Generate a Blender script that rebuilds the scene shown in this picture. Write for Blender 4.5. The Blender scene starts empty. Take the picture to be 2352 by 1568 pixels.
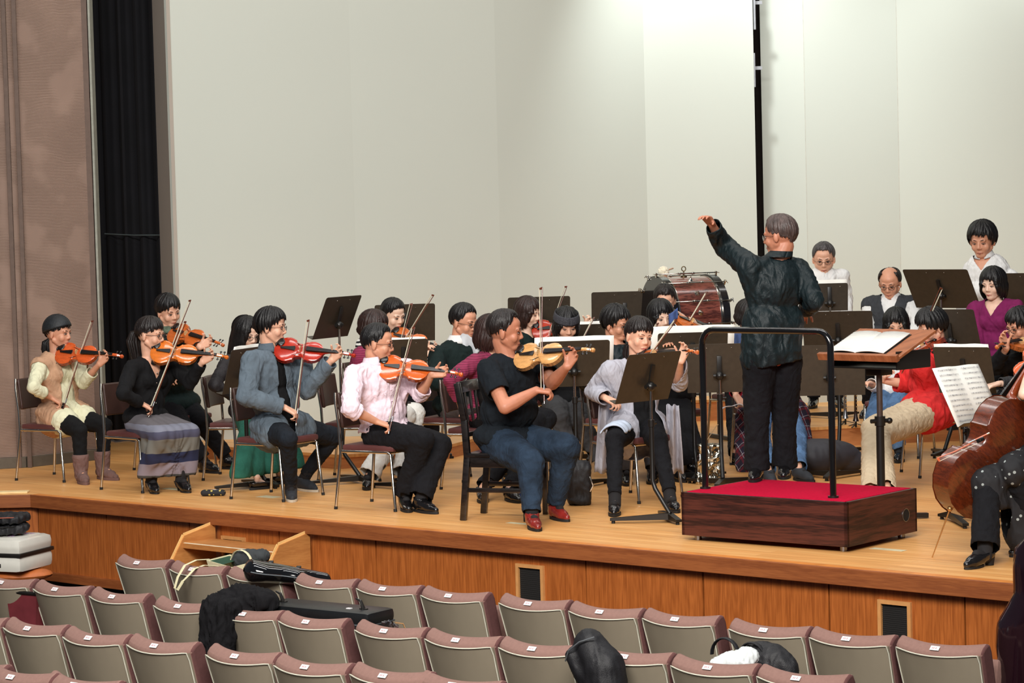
import bpy, bmesh, math, random
from mathutils import Vector, Matrix, noise
random.seed(7)
scene = bpy.context.scene
COL = scene.collection
R = math.radians
V = Vector
# ------------------------------------------------------------------ camera
F_PX, CX, CY, CAM_H = 5600.0, 1176.0, 784.0, 1.99
PITCH = math.atan(291 / F_PX); ROLL = 0.026
_F = V((0, math.cos(PITCH), -math.sin(PITCH)))
_R0 = V((1, 0, 0)); _U0 = V((0, math.sin(PITCH), math.cos(PITCH)))
_RC = _R0 * math.cos(ROLL) - _U0 * math.sin(ROLL)
_UC = _R0 * math.sin(ROLL) + _U0 * math.cos(ROLL)
CAMP = V((0, 0, CAM_H))
cd = bpy.data.cameras.new('camera'); cam = bpy.data.objects.new('camera', cd); COL.objects.link(cam)
m = Matrix.Identity(4)
for i in range(3):
    m[i][0] = _RC[i]; m[i][1] = _UC[i]; m[i][2] = -_F[i]; m[i][3] = CAMP[i]
cam.matrix_world = m
cd.sensor_width = 36; cd.lens = 36 * F_PX / 2352; cd.clip_start = .1; cd.clip_end = 200
scene.camera = cam
def ray(px, py):
    return (_F + _RC * ((px - CX) / F_PX) + _UC * ((CY - py) / F_PX))
def at(px, py, Y):
    d = ray(px, py); return CAMP + d * (Y / d.y)
def onz(px, py, z=0.0):
    d = ray(px, py); return CAMP + d * ((z - CAM_H) / d.z)
def atz(px, Y, z):
    "point at depth Y and height z that shows in column px"
    p = at(px, 800, Y)
    for _ in range(3):
        q = at(px, CY + (CAM_H - z) * F_PX / Y - 291 - .026 * (px - CX), Y)
        p = V((q.x, Y, z))
    return p
def proj(p):
    v = V(p) - CAMP; d = v.dot(_F)
    return (CX + F_PX * v.dot(_RC) / d, CY - F_PX * v.dot(_UC) / d)
# ------------------------------------------------------------------ world, lights, exposure
w = bpy.data.worlds.new('hall_air'); scene.world = w; w.use_nodes = True
w.node_tree.nodes['Background'].inputs[0].default_value = (.75, .85, 1, 1)
w.node_tree.nodes['Background'].inputs[1].default_value = .12
vs = scene.view_settings
vs.view_transform = 'Standard'; vs.look = 'None'; vs.exposure = -0.50; vs.gamma = 1; vs.use_curve_mapping = False
def area(name, loc, target, size, power, col=(1, .93, .82), spread=180):
    l = bpy.data.lights.new(name, 'AREA'); l.shape = 'RECTANGLE'; l.size = size[0]; l.size_y = size[1]
    l.energy = power; l.color = col; l.spread = R(spread)
    o = bpy.data.objects.new(name, l); COL.objects.link(o); o.location = loc
    o.rotation_euler = (V(target) - V(loc)).to_track_quat('-Z', 'Y').to_euler(); return o
def spot(name, loc, target, power, ang, blend=.6, rad=.12, col=(1, .95, .88)):
    l = bpy.data.lights.new(name, 'SPOT'); l.energy = power; l.spot_size = R(ang); l.spot_blend = blend
    l.shadow_soft_size = rad; l.color = col
    o = bpy.data.objects.new(name, l); COL.objects.link(o); o.location = loc
    o.rotation_euler = (V(target) - V(loc)).to_track_quat('-Z', 'Y').to_euler(); return o
# rows of border lights over the stage, hall house lights, wall-washing downlights
area("border_light_front", (-.3, 14.2, 7.2), (-.3, 16.6, 0), (9, .6), 330, (1,.985,.96))
area("border_light_middle", (0, 17.6, 7.4), (0, 18.4, 0), (10, .6), 230, (1,.985,.96))
area("border_light_rear", (.5, 20.6, 7.4), (.5, 21.6, 0), (10, .5), 150, (1,.985,.96))
area("ceiling_spot_row", (-1.5, 5.0, 7.0), (0, 16.5, .6), (8, .8), 520, (1,.97,.93), 90)
area("house_light", (-1, 2.5, 6.5), (-.5, 12.5, -.6), (9, 3), 520, (1,.94,.88), 100)
spot('shell_downlight_bright', (1.9, 22.7, 5.8), (2.1, 24.2, 2.9), 560, 84, .9, .1, (.95, 1, 1))
spot('shell_downlight_right', (3.4, 23.6, 5.4), (3.5, 24.8, 2.8), 190, 90, .9, .1, (.95, 1, 1))
spot('shell_downlight_far', (4.8, 23.6, 5.4), (4.9, 24.8, 2.8), 150, 90, .9, .1, (.95, 1, 1))
# ------------------------------------------------------------------ materials
def _nm(name):
    mt = bpy.data.materials.new(name); mt.use_nodes = True
    nt = mt.node_tree; return mt, nt, nt.nodes['Principled BSDF']
def s2l(c):
    return tuple(((v / 255) / 12.92 if v / 255 <= .04045 else ((v / 255 + .055) / 1.055) ** 2.4) for v in c)
_mc = {}
def mat(name, rgb, rough=.6, metal=0.0, var=.12, scale=20, bump=.0, bscale=60, stretch=(1, 1, 1), sheen=0, coat=0, spec=.5, alpha=1, sub=0, wrk=0):
    "procedural material: sRGB colour with noise variation and bump"
    if name in _mc: return _mc[name]
    mt, nt, b = _nm(name); c = s2l(rgb)
    tc = nt.nodes.new('ShaderNodeTexCoord'); mp = nt.nodes.new('ShaderNodeMapping')
    mp.inputs['Scale'].default_value = stretch
    nt.links.new(tc.outputs['Object'], mp.inputs[0])
    n = nt.nodes.new('ShaderNodeTexNoise'); n.inputs['Scale'].default_value = scale; n.inputs['Detail'].default_value = 4
    nt.links.new(mp.outputs[0], n.inputs['Vector'])
    r = nt.nodes.new('ShaderNodeValToRGB')
    r.color_ramp.elements[0].color = (*[max(0, v * (1 - var)) for v in c], 1); r.color_ramp.elements[0].position = .3
    r.color_ramp.elements[1].color = (*[min(1, v * (1 + var)) for v in c], 1); r.color_ramp.elements[1].position = .7
    nt.links.new(n.outputs['Fac'], r.inputs[0]); nt.links.new(r.outputs[0], b.inputs['Base Color'])
    b.inputs['Roughness'].default_value = rough; b.inputs['Metallic'].default_value = metal
    b.inputs['Specular IOR Level'].default_value = spec
    if sheen: b.inputs['Sheen Weight'].default_value = sheen
    if coat: b.inputs['Coat Weight'].default_value = coat; b.inputs['Coat Roughness'].default_value = .08
    if sub:
        b.inputs['Subsurface Weight'].default_value = sub; b.inputs['Subsurface Radius'].default_value = (.02, .008, .005)
        b.inputs['Subsurface Scale'].default_value = 1.0
    if bump:
        n2 = nt.nodes.new('ShaderNodeTexNoise'); n2.inputs['Scale'].default_value = bscale; n2.inputs['Detail'].default_value = 3
        nt.links.new(mp.outputs[0], n2.inputs['Vector'])
        bp = nt.nodes.new('ShaderNodeBump'); bp.inputs['Strength'].default_value = bump; bp.inputs['Distance'].default_value = .004
        nt.links.new(n2.outputs['Fac'], bp.inputs['Height']); nt.links.new(bp.outputs[0], b.inputs['Normal'])
        if wrk:
            n4 = nt.nodes.new('ShaderNodeTexNoise'); n4.inputs['Scale'].default_value = 11; n4.inputs['Detail'].default_value = 2.5; n4.inputs['Distortion'].default_value = 1.6
            mp4 = nt.nodes.new('ShaderNodeMapping'); mp4.inputs['Scale'].default_value = (1, 1, .55); mp4.inputs['Rotation'].default_value = (.5, .6, 0)
            nt.links.new(tc.outputs['Object'], mp4.inputs[0]); nt.links.new(mp4.outputs[0], n4.inputs['Vector'])
            m4 = nt.nodes.new('ShaderNodeMath'); m4.operation = 'SUBTRACT'; m4.inputs[1].default_value = .5; nt.links.new(n4.outputs['Fac'], m4.inputs[0])
            m5 = nt.nodes.new('ShaderNodeMath'); m5.operation = 'ABSOLUTE'; nt.links.new(m4.outputs[0], m5.inputs[0])
            b4 = nt.nodes.new('ShaderNodeBump'); b4.invert = True; b4.inputs['Strength'].default_value = wrk; b4.inputs['Distance'].default_value = .05
            nt.links.new(m5.outputs[0], b4.inputs['Height']); nt.links.new(bp.outputs[0], b4.inputs['Normal']); nt.links.new(b4.outputs[0], b.inputs['Normal'])
    _mc[name] = mt; return mt
def woodmat(name, dark, light, scale=6, stretch=(1, 1, 12), rough=.45, rot=(0, 0, 0), coat=0, rings=3.0, bumpd=.0):
    "wood grain: noise stretched along the board plus distorted bands"
    if name in _mc: return _mc[name]
    mt, nt, b = _nm(name)
    tc = nt.nodes.new('ShaderNodeTexCoord'); mp = nt.nodes.new('ShaderNodeMapping')
    mp.inputs['Scale'].default_value = stretch; mp.inputs['Rotation'].default_value = rot
    nt.links.new(tc.outputs['Object'], mp.inputs[0])
    n = nt.nodes.new('ShaderNodeTexNoise'); n.inputs['Scale'].default_value = scale; n.inputs['Detail'].default_value = 6; n.inputs['Distortion'].default_value = .4
    nt.links.new(mp.outputs[0], n.inputs['Vector'])
    wv = nt.nodes.new('ShaderNodeMath'); wv.operation = 'MULTIPLY'; wv.inputs[1].default_value = rings * 6.28
    nt.links.new(n.outputs['Fac'], wv.inputs[0])
    sn = nt.nodes.new('ShaderNodeMath'); sn.operation = 'SINE'; nt.links.new(wv.outputs[0], sn.inputs[0])
    n3 = nt.nodes.new('ShaderNodeTexNoise'); n3.inputs['Scale'].default_value = scale * 8; n3.inputs['Detail'].default_value = 3
    nt.links.new(mp.outputs[0], n3.inputs['Vector'])
    ad = nt.nodes.new('ShaderNodeMath'); ad.operation = 'MULTIPLY_ADD'; ad.inputs[1].default_value = .22
    nt.links.new(sn.outputs[0], ad.inputs[0]); nt.links.new(n3.outputs['Fac'], ad.inputs[2])
    r = nt.nodes.new('ShaderNodeValToRGB')
    r.color_ramp.elements[0].color = (*s2l(dark), 1); r.color_ramp.elements[0].position = .25
    r.color_ramp.elements[1].color = (*s2l(light), 1); r.color_ramp.elements[1].position = .72
    nt.links.new(ad.outputs[0], r.inputs[0]); nt.links.new(r.outputs[0], b.inputs['Base Color'])
    b.inputs['Roughness'].default_value = rough
    if coat: b.inputs['Coat Weight'].default_value = coat; b.inputs['Coat Roughness'].default_value = .1
    if bumpd:
        bp = nt.nodes.new('ShaderNodeBump'); bp.inputs['Strength'].default_value = bumpd; bp.inputs['Distance'].default_value = .003
        nt.links.new(ad.outputs[0], bp.inputs['Height']); nt.links.new(bp.outputs[0], b.inputs['Normal'])
    _mc[name] = mt; return mt
CHROME = mat('chrome', (205, 200, 190), .18, 1, .05)
DARKSTEEL = mat('dark_steel', (150, 150, 155), .3, 1, .05)
BLACKM = mat('black_painted_metal', (24, 22, 20), .38, 0, .1)
PLATE = mat('stand_plate_enamel', (58, 50, 40), .42, .0, .12, 30, .1, 300)
RUBBER = mat('black_rubber', (18, 18, 18), .7)
PAPER = mat('sheet_paper', (238, 236, 228), .8, 0, .02)
INK = mat('printed_ink', (150, 150, 156), .8)
EBONY = mat('ebony', (20, 17, 16), .25, 0, .2, 30, spec=.6)
WHITEHAIR = mat('bow_hair', (230, 224, 200), .5)
PERNAM = mat('bow_stick_wood', (96, 44, 26), .3, 0, .2, 30, coat=.4)
# ------------------------------------------------------------------ mesh builder
def basis(z, xh=None):
    z = V(z).normalized()
    xh = V(xh) if xh is not None else (V((0, 0, 1)) if abs(z.z) < .9 else V((1, 0, 0)))
    y = z.cross(xh)
    if y.length < 1e-6: y = z.cross(V((1, .3, .2)))
    y.normalize(); x = y.cross(z)
    return x, y, z
class MB:
    def __init__(s): s.v = []; s.f = []; s.mi = []; s.cur = 0; s.M = None
    def _add(s, vs, fs):
        o = len(s.v)
        if s.M is not None: vs = [s.M @ V(p) for p in vs]
        s.v.extend([tuple(p) for p in vs]); s.f.extend([tuple(i + o for i in f) for f in fs]); s.mi.extend([s.cur] * len(fs)); return s
    def box(s, c, size, rot=None, bev=0.0):
        bm = bmesh.new(); bmesh.ops.create_cube(bm, size=1)
        for v in bm.verts: v.co = V((v.co.x * size[0], v.co.y * size[1], v.co.z * size[2]))
        if bev > 0: bmesh.ops.bevel(bm, geom=bm.edges[:], offset=bev, segments=2, affect='EDGES', profile=.6)
        rm = rot if rot is not None else Matrix.Identity(3)
        if isinstance(rm, tuple): 
            from mathutils import Euler
            rm = Euler(rm).to_matrix()
        vs = [rm @ v.co + V(c) for v in bm.verts]; bm.verts.ensure_lookup_table()
        fs = [[v.index for v in f.verts] for f in bm.faces]; bm.free()
        return s._add(vs, fs)
    def beam(s, a, b, wd, th, up=(0, 0, 1), bev=0):
        a = V(a); b = V(b); z = (b - a); L = z.length; x, y, z = basis(z, up)
        m = Matrix((x, y, z)).transposed(); return s.box((a + b) / 2, (th, wd, L), m, bev)
    def tube(s, pts, rad, n=10, cap=True, flat=1.0, up=None):
        pts = [V(p) for p in pts]; k = len(pts)
        if not isinstance(rad, (list, tuple)): rad = [rad] * k
        vs = []; px = None
        for i, p in enumerate(pts):
            t = (pts[min(i + 1, k - 1)] - pts[max(i - 1, 0)])
            if t.length < 1e-9: t = V((0, 0, 1))
            t.normalize()
            if px is None: x, y, _ = basis(t, up)
            else:
                x = px - t * px.dot(t)
                if x.length < 1e-6: x, y, _ = basis(t)
                x.normalize(); y = t.cross(x)
            px = x
            for j in range(n):
                a = 2 * math.pi * j / n
                vs.append(p + (x * math.cos(a) * flat + y * math.sin(a)) * rad[i])
        fs = [(i * n + j, i * n + (j + 1) % n, (i + 1) * n + (j + 1) % n, (i + 1) * n + j) for i in range(k - 1) for j in range(n)]
        if cap: fs.append(tuple(range(n - 1, -1, -1))); fs.append(tuple(range((k - 1) * n, k * n)))
        return s._add(vs, fs)
    def cyl(s, a, b, r, r2=None, n=14): return s.tube([a, b], [r, r if r2 is None else r2], n)
    def ell(s, c, r, rot=None, n=16, m_=10):
        c = V(c); vs = [];
        if not isinstance(r, (tuple, list)): r = (r, r, r)
        for i in range(1, m_):
            ph = math.pi * i / m_
            for j in range(n):
                th = 2 * math.pi * j / n
                vs.append(V((r[0] * math.sin(ph) * math.cos(th), r[1] * math.sin(ph) * math.sin(th), r[2] * math.cos(ph))))
        vs.append(V((0, 0, r[2]))); vs.append(V((0, 0, -r[2])))
        if rot is not None: vs = [rot @ v for v in vs]
        vs = [v + c for v in vs]
        T = len(vs) - 2; B = T + 1
        fs = [(i * n + j, (i + 1) * n + j, (i + 1) * n + (j + 1) % n, i * n + (j + 1) % n) for i in range(m_ - 2) for j in range(n)]
        fs += [(T, j, (j + 1) % n) for j in range(n)]
        fs += [(B, (m_ - 2) * n + (j + 1) % n, (m_ - 2) * n + j) for j in range(n)]
        return s._add(vs, fs)
    def rc(s, a, b, ra, rb, n=12, sq=1.0, xh=None):
        "round-ended tapered limb; sq flattens it across xh"
        a = V(a); b = V(b); d = b - a; L = d.length
        if L < 1e-5: d = V((0, 0, 1)); L = 1e-5
        x, y, z = basis(d, xh)
        rows = []
        for i in range(1, 5):
            t = math.pi / 2 * i / 4; rows.append((a - z * ra * math.cos(t), ra * math.sin(t)))
        for i in range(0, 4):
            t = math.pi / 2 * i / 4; rows.append((b + z * rb * math.sin(t), rb * math.cos(t)))
        vs = []
        for c, r in rows:
            for j in range(n):
                an = 2 * math.pi * j / n; vs.append(c + x * (r * math.cos(an) * sq) + y * (r * math.sin(an)))
        vs.append(a - z * ra); vs.append(b + z * rb); k = len(rows)
        fs = [(i * n + j, i * n + (j + 1) % n, (i + 1) * n + (j + 1) % n, (i + 1) * n + j) for i in range(k - 1) for j in range(n)]
        A = k * n; fs += [(A, (j + 1) % n, j) for j in range(n)]; fs += [(A + 1, (k - 1) * n + j, (k - 1) * n + (j + 1) % n) for j in range(n)]
        return s._add(vs, fs)
    def prism(s, poly, axis_o, ux, uy, un, h):
        "polygon (2D) extruded by h along un"
        o = V(axis_o); ux = V(ux); uy = V(uy); un = V(un); n = len(poly)
        vs = [o + ux * p[0] + uy * p[1] for p in poly] + [o + ux * p[0] + uy * p[1] + un * h for p in poly]
        fs = [tuple(range(n - 1, -1, -1)), tuple(range(n, 2 * n))] + [(i, (i + 1) % n, n + (i + 1) % n, n + i) for i in range(n)]
        return s._add(vs, fs)
    def quad(s, a, b, c, d): return s._add([V(a), V(b), V(c), V(d)], [(0, 1, 2, 3)])
    def grid(s, fn, nu, nv, closed=False):
        vs = [V(fn(i / nu, j / nv)) for i in range(nu + 1) for j in range(nv + 1)]
        fs = [(i * (nv + 1) + j, (i + 1) * (nv + 1) + j, (i + 1) * (nv + 1) + j + 1, i * (nv + 1) + j + 1) for i in range(nu) for j in range(nv)]
        return s._add(vs, fs)
    def lathe(s, prof, c=(0, 0, 0), rot=None, n=24):
        c = V(c); vs = []
        for r, z in prof:
            for j in range(n):
                a = 2 * math.pi * j / n; v = V((r * math.cos(a), r * math.sin(a), z))
                vs.append((rot @ v if rot is not None else v) + c)
        k = len(prof)
        fs = [(i * n + j, i * n + (j + 1) % n, (i + 1) * n + (j + 1) % n, (i + 1) * n + j) for i in range(k - 1) for j in range(n)]
        fs += [tuple(range(n - 1, -1, -1)), tuple(range((k - 1) * n, k * n))]
        return s._add(vs, fs)
    def mesh(s, name, org=None):
        me = bpy.data.meshes.new(name)
        vs = s.v if org is None else [(x - org[0], y - org[1], z - org[2]) for x, y, z in s.v]
        me.from_pydata(vs, [], s.f); me.validate(); return me
    def build(s, name, mats, parent=None, smooth=True, org=None, angle=40, recalc=True, split=False):
        if split:
            par = list(range(len(s.v)))
            def fd(i):
                while par[i] != i: par[i] = par[par[i]]; i = par[i]
                return i
            for f in s.f:
                r0 = fd(f[0])
                for i in f[1:]: par[fd(i)] = r0
            grp = {}
            for f in s.f: grp.setdefault(fd(f[0]), []).append(f)
            out = None
            for fs in grp.values():
                m2 = MB(); ids = sorted({i for f in fs for i in f}); mp = {i: j for j, i in enumerate(ids)}
                m2.v = [s.v[i] for i in ids]; m2.f = [tuple(mp[i] for i in f) for f in fs]; m2.mi = [0] * len(fs)
                out = m2.build(name, mats, parent, smooth, org, angle, recalc)
            return out
        me = s.mesh(name, org)
        if not isinstance(mats, (list, tuple)): mats = [mats]
        for mm in mats: me.materials.append(mm)
        if len(mats) > 1: me.polygons.foreach_set('material_index', s.mi[:len(me.polygons)])
        finish(me, smooth, angle, recalc)
        o = bpy.data.objects.new(name, me); COL.objects.link(o)
        if parent is not None: o.parent = parent
        return o
def finish(me, smooth=True, angle=40, recalc=True):
    if recalc:
        bm = bmesh.new(); bm.from_mesh(me); bmesh.ops.recalc_face_normals(bm, faces=bm.faces[:])
        if smooth:
            for e in bm.edges:
                if len(e.link_faces) == 2 and e.calc_face_angle(0) > R(angle): e.smooth = False
        bm.to_mesh(me); bm.free()
    me.polygons.foreach_set('use_smooth', [smooth] * len(me.polygons)); me.update()
def remesh(mb, name, mats, parent, org, vox=.006, it=2, disp=None, cut=None, solid=0, fac=.5):
    "fuse overlapping limbs into one continuous surface"
    me = mb.mesh(name, org); o = bpy.data.objects.new(name, me); COL.objects.link(o)
    md = o.modifiers.new('r', 'REMESH'); md.mode = 'VOXEL'; md.voxel_size = vox; md.adaptivity = 0
    sm = o.modifiers.new('s', 'SMOOTH'); sm.iterations = it; sm.factor = fac
    dg = bpy.context.evaluated_depsgraph_get(); ev = o.evaluated_get(dg)
    nm = bpy.data.meshes.new_from_object(ev); o.modifiers.clear(); o.data = nm; bpy.data.meshes.remove(me); nm.name = name
    if disp or cut:
        bm = bmesh.new(); bm.from_mesh(nm); bm.normal_update(); ov = V(org)
        if disp:
            for v in bm.verts: v.co += v.normal * disp(v.co + ov)
        if cut:
            dl = [f for f in bm.faces if cut(f.calc_center_median() + ov)]
            bmesh.ops.delete(bm, geom=dl, context='FACES')
            for _ in range(3):
                bd = [v for v in bm.verts if v.is_boundary]
                new = {}
                for v in bd:
                    nb = [e.other_vert(v).co for e in v.link_edges if e.is_boundary]
                    if len(nb) == 2: new[v] = v.co * .5 + (nb[0] + nb[1]) * .25
                for v, c in new.items(): v.co = c
            if solid:
                pass
        bm.to_mesh(nm); bm.free()
    if solid:
        s2 = o.modifiers.new('solid', 'SOLIDIFY'); s2.thickness = solid; s2.offset = -1
    nm.materials.clear()
    for mm in (mats if isinstance(mats, (list, tuple)) else [mats]): nm.materials.append(mm)
    nm.polygons.foreach_set('use_smooth', [True] * len(nm.polygons))
    o.parent = parent; return o
# ------------------------------------------------------------------ tagging
def tag(o, label=None, cat=None, group=None, kind=None):
    if label: o['label'] = label
    if cat: o['category'] = cat
    if group: o['group'] = group
    if kind: o['kind'] = kind
    return o
def thing(name, label, cat, loc=(0, 0, 0), rz=0, group=None):
    o = bpy.data.objects.new(name, None); COL.objects.link(o); o.empty_display_size = .1
    o.location = loc; o.rotation_euler = (0, 0, rz)
    return tag(o, label, cat, group)
def struct(o): o['kind'] = 'structure'; return o
def dup(root, loc, rz, label=None, group=None):
    r = root.copy(); COL.objects.link(r); r.location = loc; r.rotation_euler = (0, 0, rz)
    if label: r['label'] = label
    if group: r['group'] = group
    def rec(a, b):
        for ch in list(a.children):
            c = ch.copy(); COL.objects.link(c); c.parent = b; rec(ch, c)
    rec(root, r); return r
# ================================================================== SETTING
FLOORM = None
def floor_material():
    mt, nt, b = _nm('stage_boards')
    tc = nt.nodes.new('ShaderNodeTexCoord'); mp = nt.nodes.new('ShaderNodeMapping')
    mp.inputs['Rotation'].default_value = (0, 0, R(41))
    nt.links.new(tc.outputs['Object'], mp.inputs[0])
    br = nt.nodes.new('ShaderNodeTexBrick'); br.inputs['Scale'].default_value = 1; br.inputs['Mortar Size'].default_value = .0012
    br.inputs['Brick Width'].default_value = 1.8; br.inputs['Row Height'].default_value = .075; br.inputs['Bias'].default_value = 0
    br.inputs['Color1'].default_value = (*s2l((220, 160, 94)), 1); br.inputs['Color2'].default_value = (*s2l((230, 175, 109)), 1)
    br.inputs['Mortar'].default_value = (*s2l((196, 132, 72)), 1)
    nt.links.new(mp.outputs[0], br.inputs['Vector'])
    mp2 = nt.nodes.new('ShaderNodeMapping'); mp2.inputs['Scale'].default_value = (1.2, 22, 1)
    nt.links.new(mp.outputs[0], mp2.inputs[0])
    n = nt.nodes.new('ShaderNodeTexNoise'); n.inputs['Scale'].default_value = 1.6; n.inputs['Detail'].default_value = 6
    nt.links.new(mp2.outputs[0], n.inputs['Vector'])
    r = nt.nodes.new('ShaderNodeValToRGB'); r.color_ramp.elements[0].color = (.80, .74, .66, 1); r.color_ramp.elements[0].position = .32
    r.color_ramp.elements[1].color = (1.1, 1.08, 1.05, 1); r.color_ramp.elements[1].position = .6
    nt.links.new(n.outputs['Fac'], r.inputs[0])
    mx = nt.nodes.new('ShaderNodeMix'); mx.data_type = 'RGBA'; mx.blend_type = 'MULTIPLY'; mx.inputs[0].default_value = .8
    nt.links.new(br.outputs['Color'], mx.inputs[6]); nt.links.new(r.outputs[0], mx.inputs[7])
    nt.links.new(mx.outputs[2], b.inputs['Base Color']); b.inputs['Roughness'].default_value = .42
    return mt
FLOORM = floor_material()
LIPA = onz(73, 1136); LIPB = onz(2328, 1340)
LD = (LIPB - LIPA).normalized(); LN = V((LD.y, -LD.x, 0))      # LN points to the audience
if LN.y > 0: LN = -LN
ANG = math.atan2(LD.y, LD.x)
END = LIPB + LD * 3.0
LEFT = onz(-260, 1146); LEFT.y = LIPA.y + .05
# stage floor slab (thin lip overhanging the front panels)
mb = MB(); far = 27
poly = [(LEFT.x, LEFT.y), (LIPA.x, LIPA.y), (END.x, END.y), (9, END.y), (9, far), (-9, far), (-9, LEFT.y)]
mb.prism(poly, (0, 0, -.03), (1, 0, 0), (0, 1, 0), (0, 0, 1), .03)
struct(mb.build('floor', FLOORM, smooth=False))
# nosing board along the front
NOSE = woodmat('nosing_wood', (150, 88, 42), (196, 124, 66), 5, (1, 1, 1), .45)
FASC = woodmat('fascia_wood', (124, 66, 32), (150, 86, 44), 3, (.5, .5, 9), .5, rings=1)
mb = MB()
for a, b in ((LIPA, END), (LEFT, LIPA)):
    d = (b - a).normalized(); nn = V((d.y, -d.x, 0))
    if nn.y > 0: nn = -nn
    mb.box((a + b) / 2 + V((0, 0, -.045)) + nn * .006, ((b - a).length + .004, .03, .095), (0, 0, math.atan2(d.y, d.x)), .004)
struct(mb.build('trim_1', FASC, smooth=False))
mb = MB()
mb.box((LIPA + END) / 2 + V((0, 0, .001)) - LN * .03, ((END - LIPA).length, .07, .004), (0, 0, ANG))
struct(mb.build('trim_2', mat('worn_nosing', (214, 134, 62), .4, 0, .18, 8), smooth=False))
# front panels
PANEL = woodmat('veneer_panel', (122, 60, 22), (176, 98, 44), 2.2, (5, 5, .55), .42, rings=2.2)
def panel_material():
    mt, nt, b = _nm('stage_front_veneer')
    tc = nt.nodes.new('ShaderNodeTexCoord'); mp = nt.nodes.new('ShaderNodeMapping')
    mp.inputs['Rotation'].default_value = (0, 0, -ANG)
    nt.links.new(tc.outputs['Object'], mp.inputs[0])
    mp2 = nt.nodes.new('ShaderNodeMapping'); mp2.inputs['Scale'].default_value = (7, 1, .9)
    nt.links.new(mp.outputs[0], mp2.inputs[0])
    n = nt.nodes.new('ShaderNodeTexNoise'); n.inputs['Scale'].default_value = 1.5; n.inputs['Detail'].default_value = 2; n.inputs['Distortion'].default_value = .25
    nt.links.new(mp2.outputs[0], n.inputs['Vector'])
    k = nt.nodes.new('ShaderNodeMath'); k.operation = 'MULTIPLY'; k.inputs[1].default_value = 42; nt.links.new(n.outputs['Fac'], k.inputs[0])
    sn = nt.nodes.new('ShaderNodeMath'); sn.operation = 'SINE'; nt.links.new(k.outputs[0], sn.inputs[0])
    mp3 = nt.nodes.new('ShaderNodeMapping'); mp3.inputs['Scale'].default_value = (60, 1, 3); nt.links.new(mp.outputs[0], mp3.inputs[0])
    n2 = nt.nodes.new('ShaderNodeTexNoise'); n2.inputs['Scale'].default_value = 2; n2.inputs['Detail'].default_value = 4
    nt.links.new(mp3.outputs[0], n2.inputs['Vector'])
    ad = nt.nodes.new('ShaderNodeMath'); ad.operation = 'MULTIPLY_ADD'; ad.inputs[1].default_value = .06
    nt.links.new(sn.outputs[0], ad.inputs[0]); nt.links.new(n2.outputs['Fac'], ad.inputs[2])
    r = nt.nodes.new('ShaderNodeValToRGB'); r.color_ramp.elements[0].color = (*s2l((144, 76, 30)), 1); r.color_ramp.elements[0].position = .3
    r.color_ramp.elements[1].color = (*s2l((180, 102, 46)), 1); r.color_ramp.elements[1].position = .72
    nt.links.new(ad.outputs[0], r.inputs[0]); nt.links.new(r.outputs[0], b.inputs['Base Color']); b.inputs['Roughness'].default_value = .4
    return mt
PANEL = panel_material()
BASEB = -.575
REC = .05
def lip_point(px, z=0.0, rec=REC):
    "point on the recessed front wall seen in column px"
    best = None
    a = LIPA - LN * rec
    lo, hi = 0.0, 12.0
    for _ in range(40):
        t = (lo + hi) / 2; p = a + LD * t
        if proj((p.x, p.y, z))[0] < px: lo = t
        else: hi = t
    return V((p.x, p.y, z)), t
seams = [lip_point(x, -.3)[1] for x in (246, 437, 643, 865, 1347, 1616, 1905, 2217)]
seams = [0] + seams + [10.6]
a0 = LIPA - LN * REC
grille = [(lip_point(x0, -.3)[1], lip_point(x1, -.3)[1], zt, zb) for x0, x1, zt, zb in ((513, 566, -.17, -.45), (1189, 1252, -.16, -.50), (2020, 2096, -.16, -.475))]
mb = MB(); e = .0055
for i in range(len(seams) - 1):
    t0, t1 = seams[i] + e, seams[i + 1] - e
    cuts = [g for g in grille if t0 < (g[0] + g[1]) / 2 < t1]
    segs = []
    if cuts:
        g = cuts[0]; segs = [(t0, g[0], -.03, BASEB), (g[1], t1, -.03, BASEB), (g[0], g[1], -.03, g[2]), (g[0], g[1], g[3], BASEB)]
    else: segs = [(t0, t1, -.03, BASEB)]
    for s0, s1, zt, zb in segs:
        c = a0 + LD * ((s0 + s1) / 2) - LN * .01
        mb.box((c.x, c.y, (zt + zb) / 2), (s1 - s0, .02, zt - zb), (0, 0, ANG))
# left return wall
q = V((LEFT.x, LEFT.y + REC, 0)); q1 = V((a0.x, a0.y, 0)); d = (q1 - q).normalized()
c = (q + q1) / 2; mb.box((c.x, c.y + .01, (-.03 + BASEB) / 2), ((q1 - q).length, .02, -.03 - BASEB), (0, 0, math.atan2(d.y, d.x)))
struct(mb.build('wall_front', PANEL, smooth=False))
mb = MB()
c = a0 + LD * 5.3 + LN * .012; mb.box((c.x, c.y, BASEB - .03), (10.6, .03, .065), (0, 0, ANG), .003)
c = (q + q1) / 2; mb.box((c.x, c.y - .012, BASEB - .03), ((q1 - q).length + .02, .03, .065), (0, 0, math.atan2(d.y, d.x)), .003)
struct(mb.build('baseboard_front', woodmat('baseboard_wood', (126, 66, 30), (152, 86, 42), 3, (.5, .5, 9), .5, rings=1), smooth=False))
BLACKF = mat('recess_shade_black', (10, 9, 9), .8)  # shade of the under-stage recess and the hand hole, put in as black
mb = MB()
c = a0 + LD * 5.3 - LN * .16; mb.box((c.x, c.y, -.56), (10.8, .02, 1.06), (0, 0, ANG))
c = (q + q1) / 2; mb.box((c.x, c.y + .16, -.56), ((q1 - q).length + .3, .02, 1.06), (0, 0, math.atan2(d.y, d.x)))
struct(mb.build('trim_3', BLACKF, smooth=False))
GRM = mat('grille_frame_wood', (196, 140, 84), .5, 0, .1)
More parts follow.
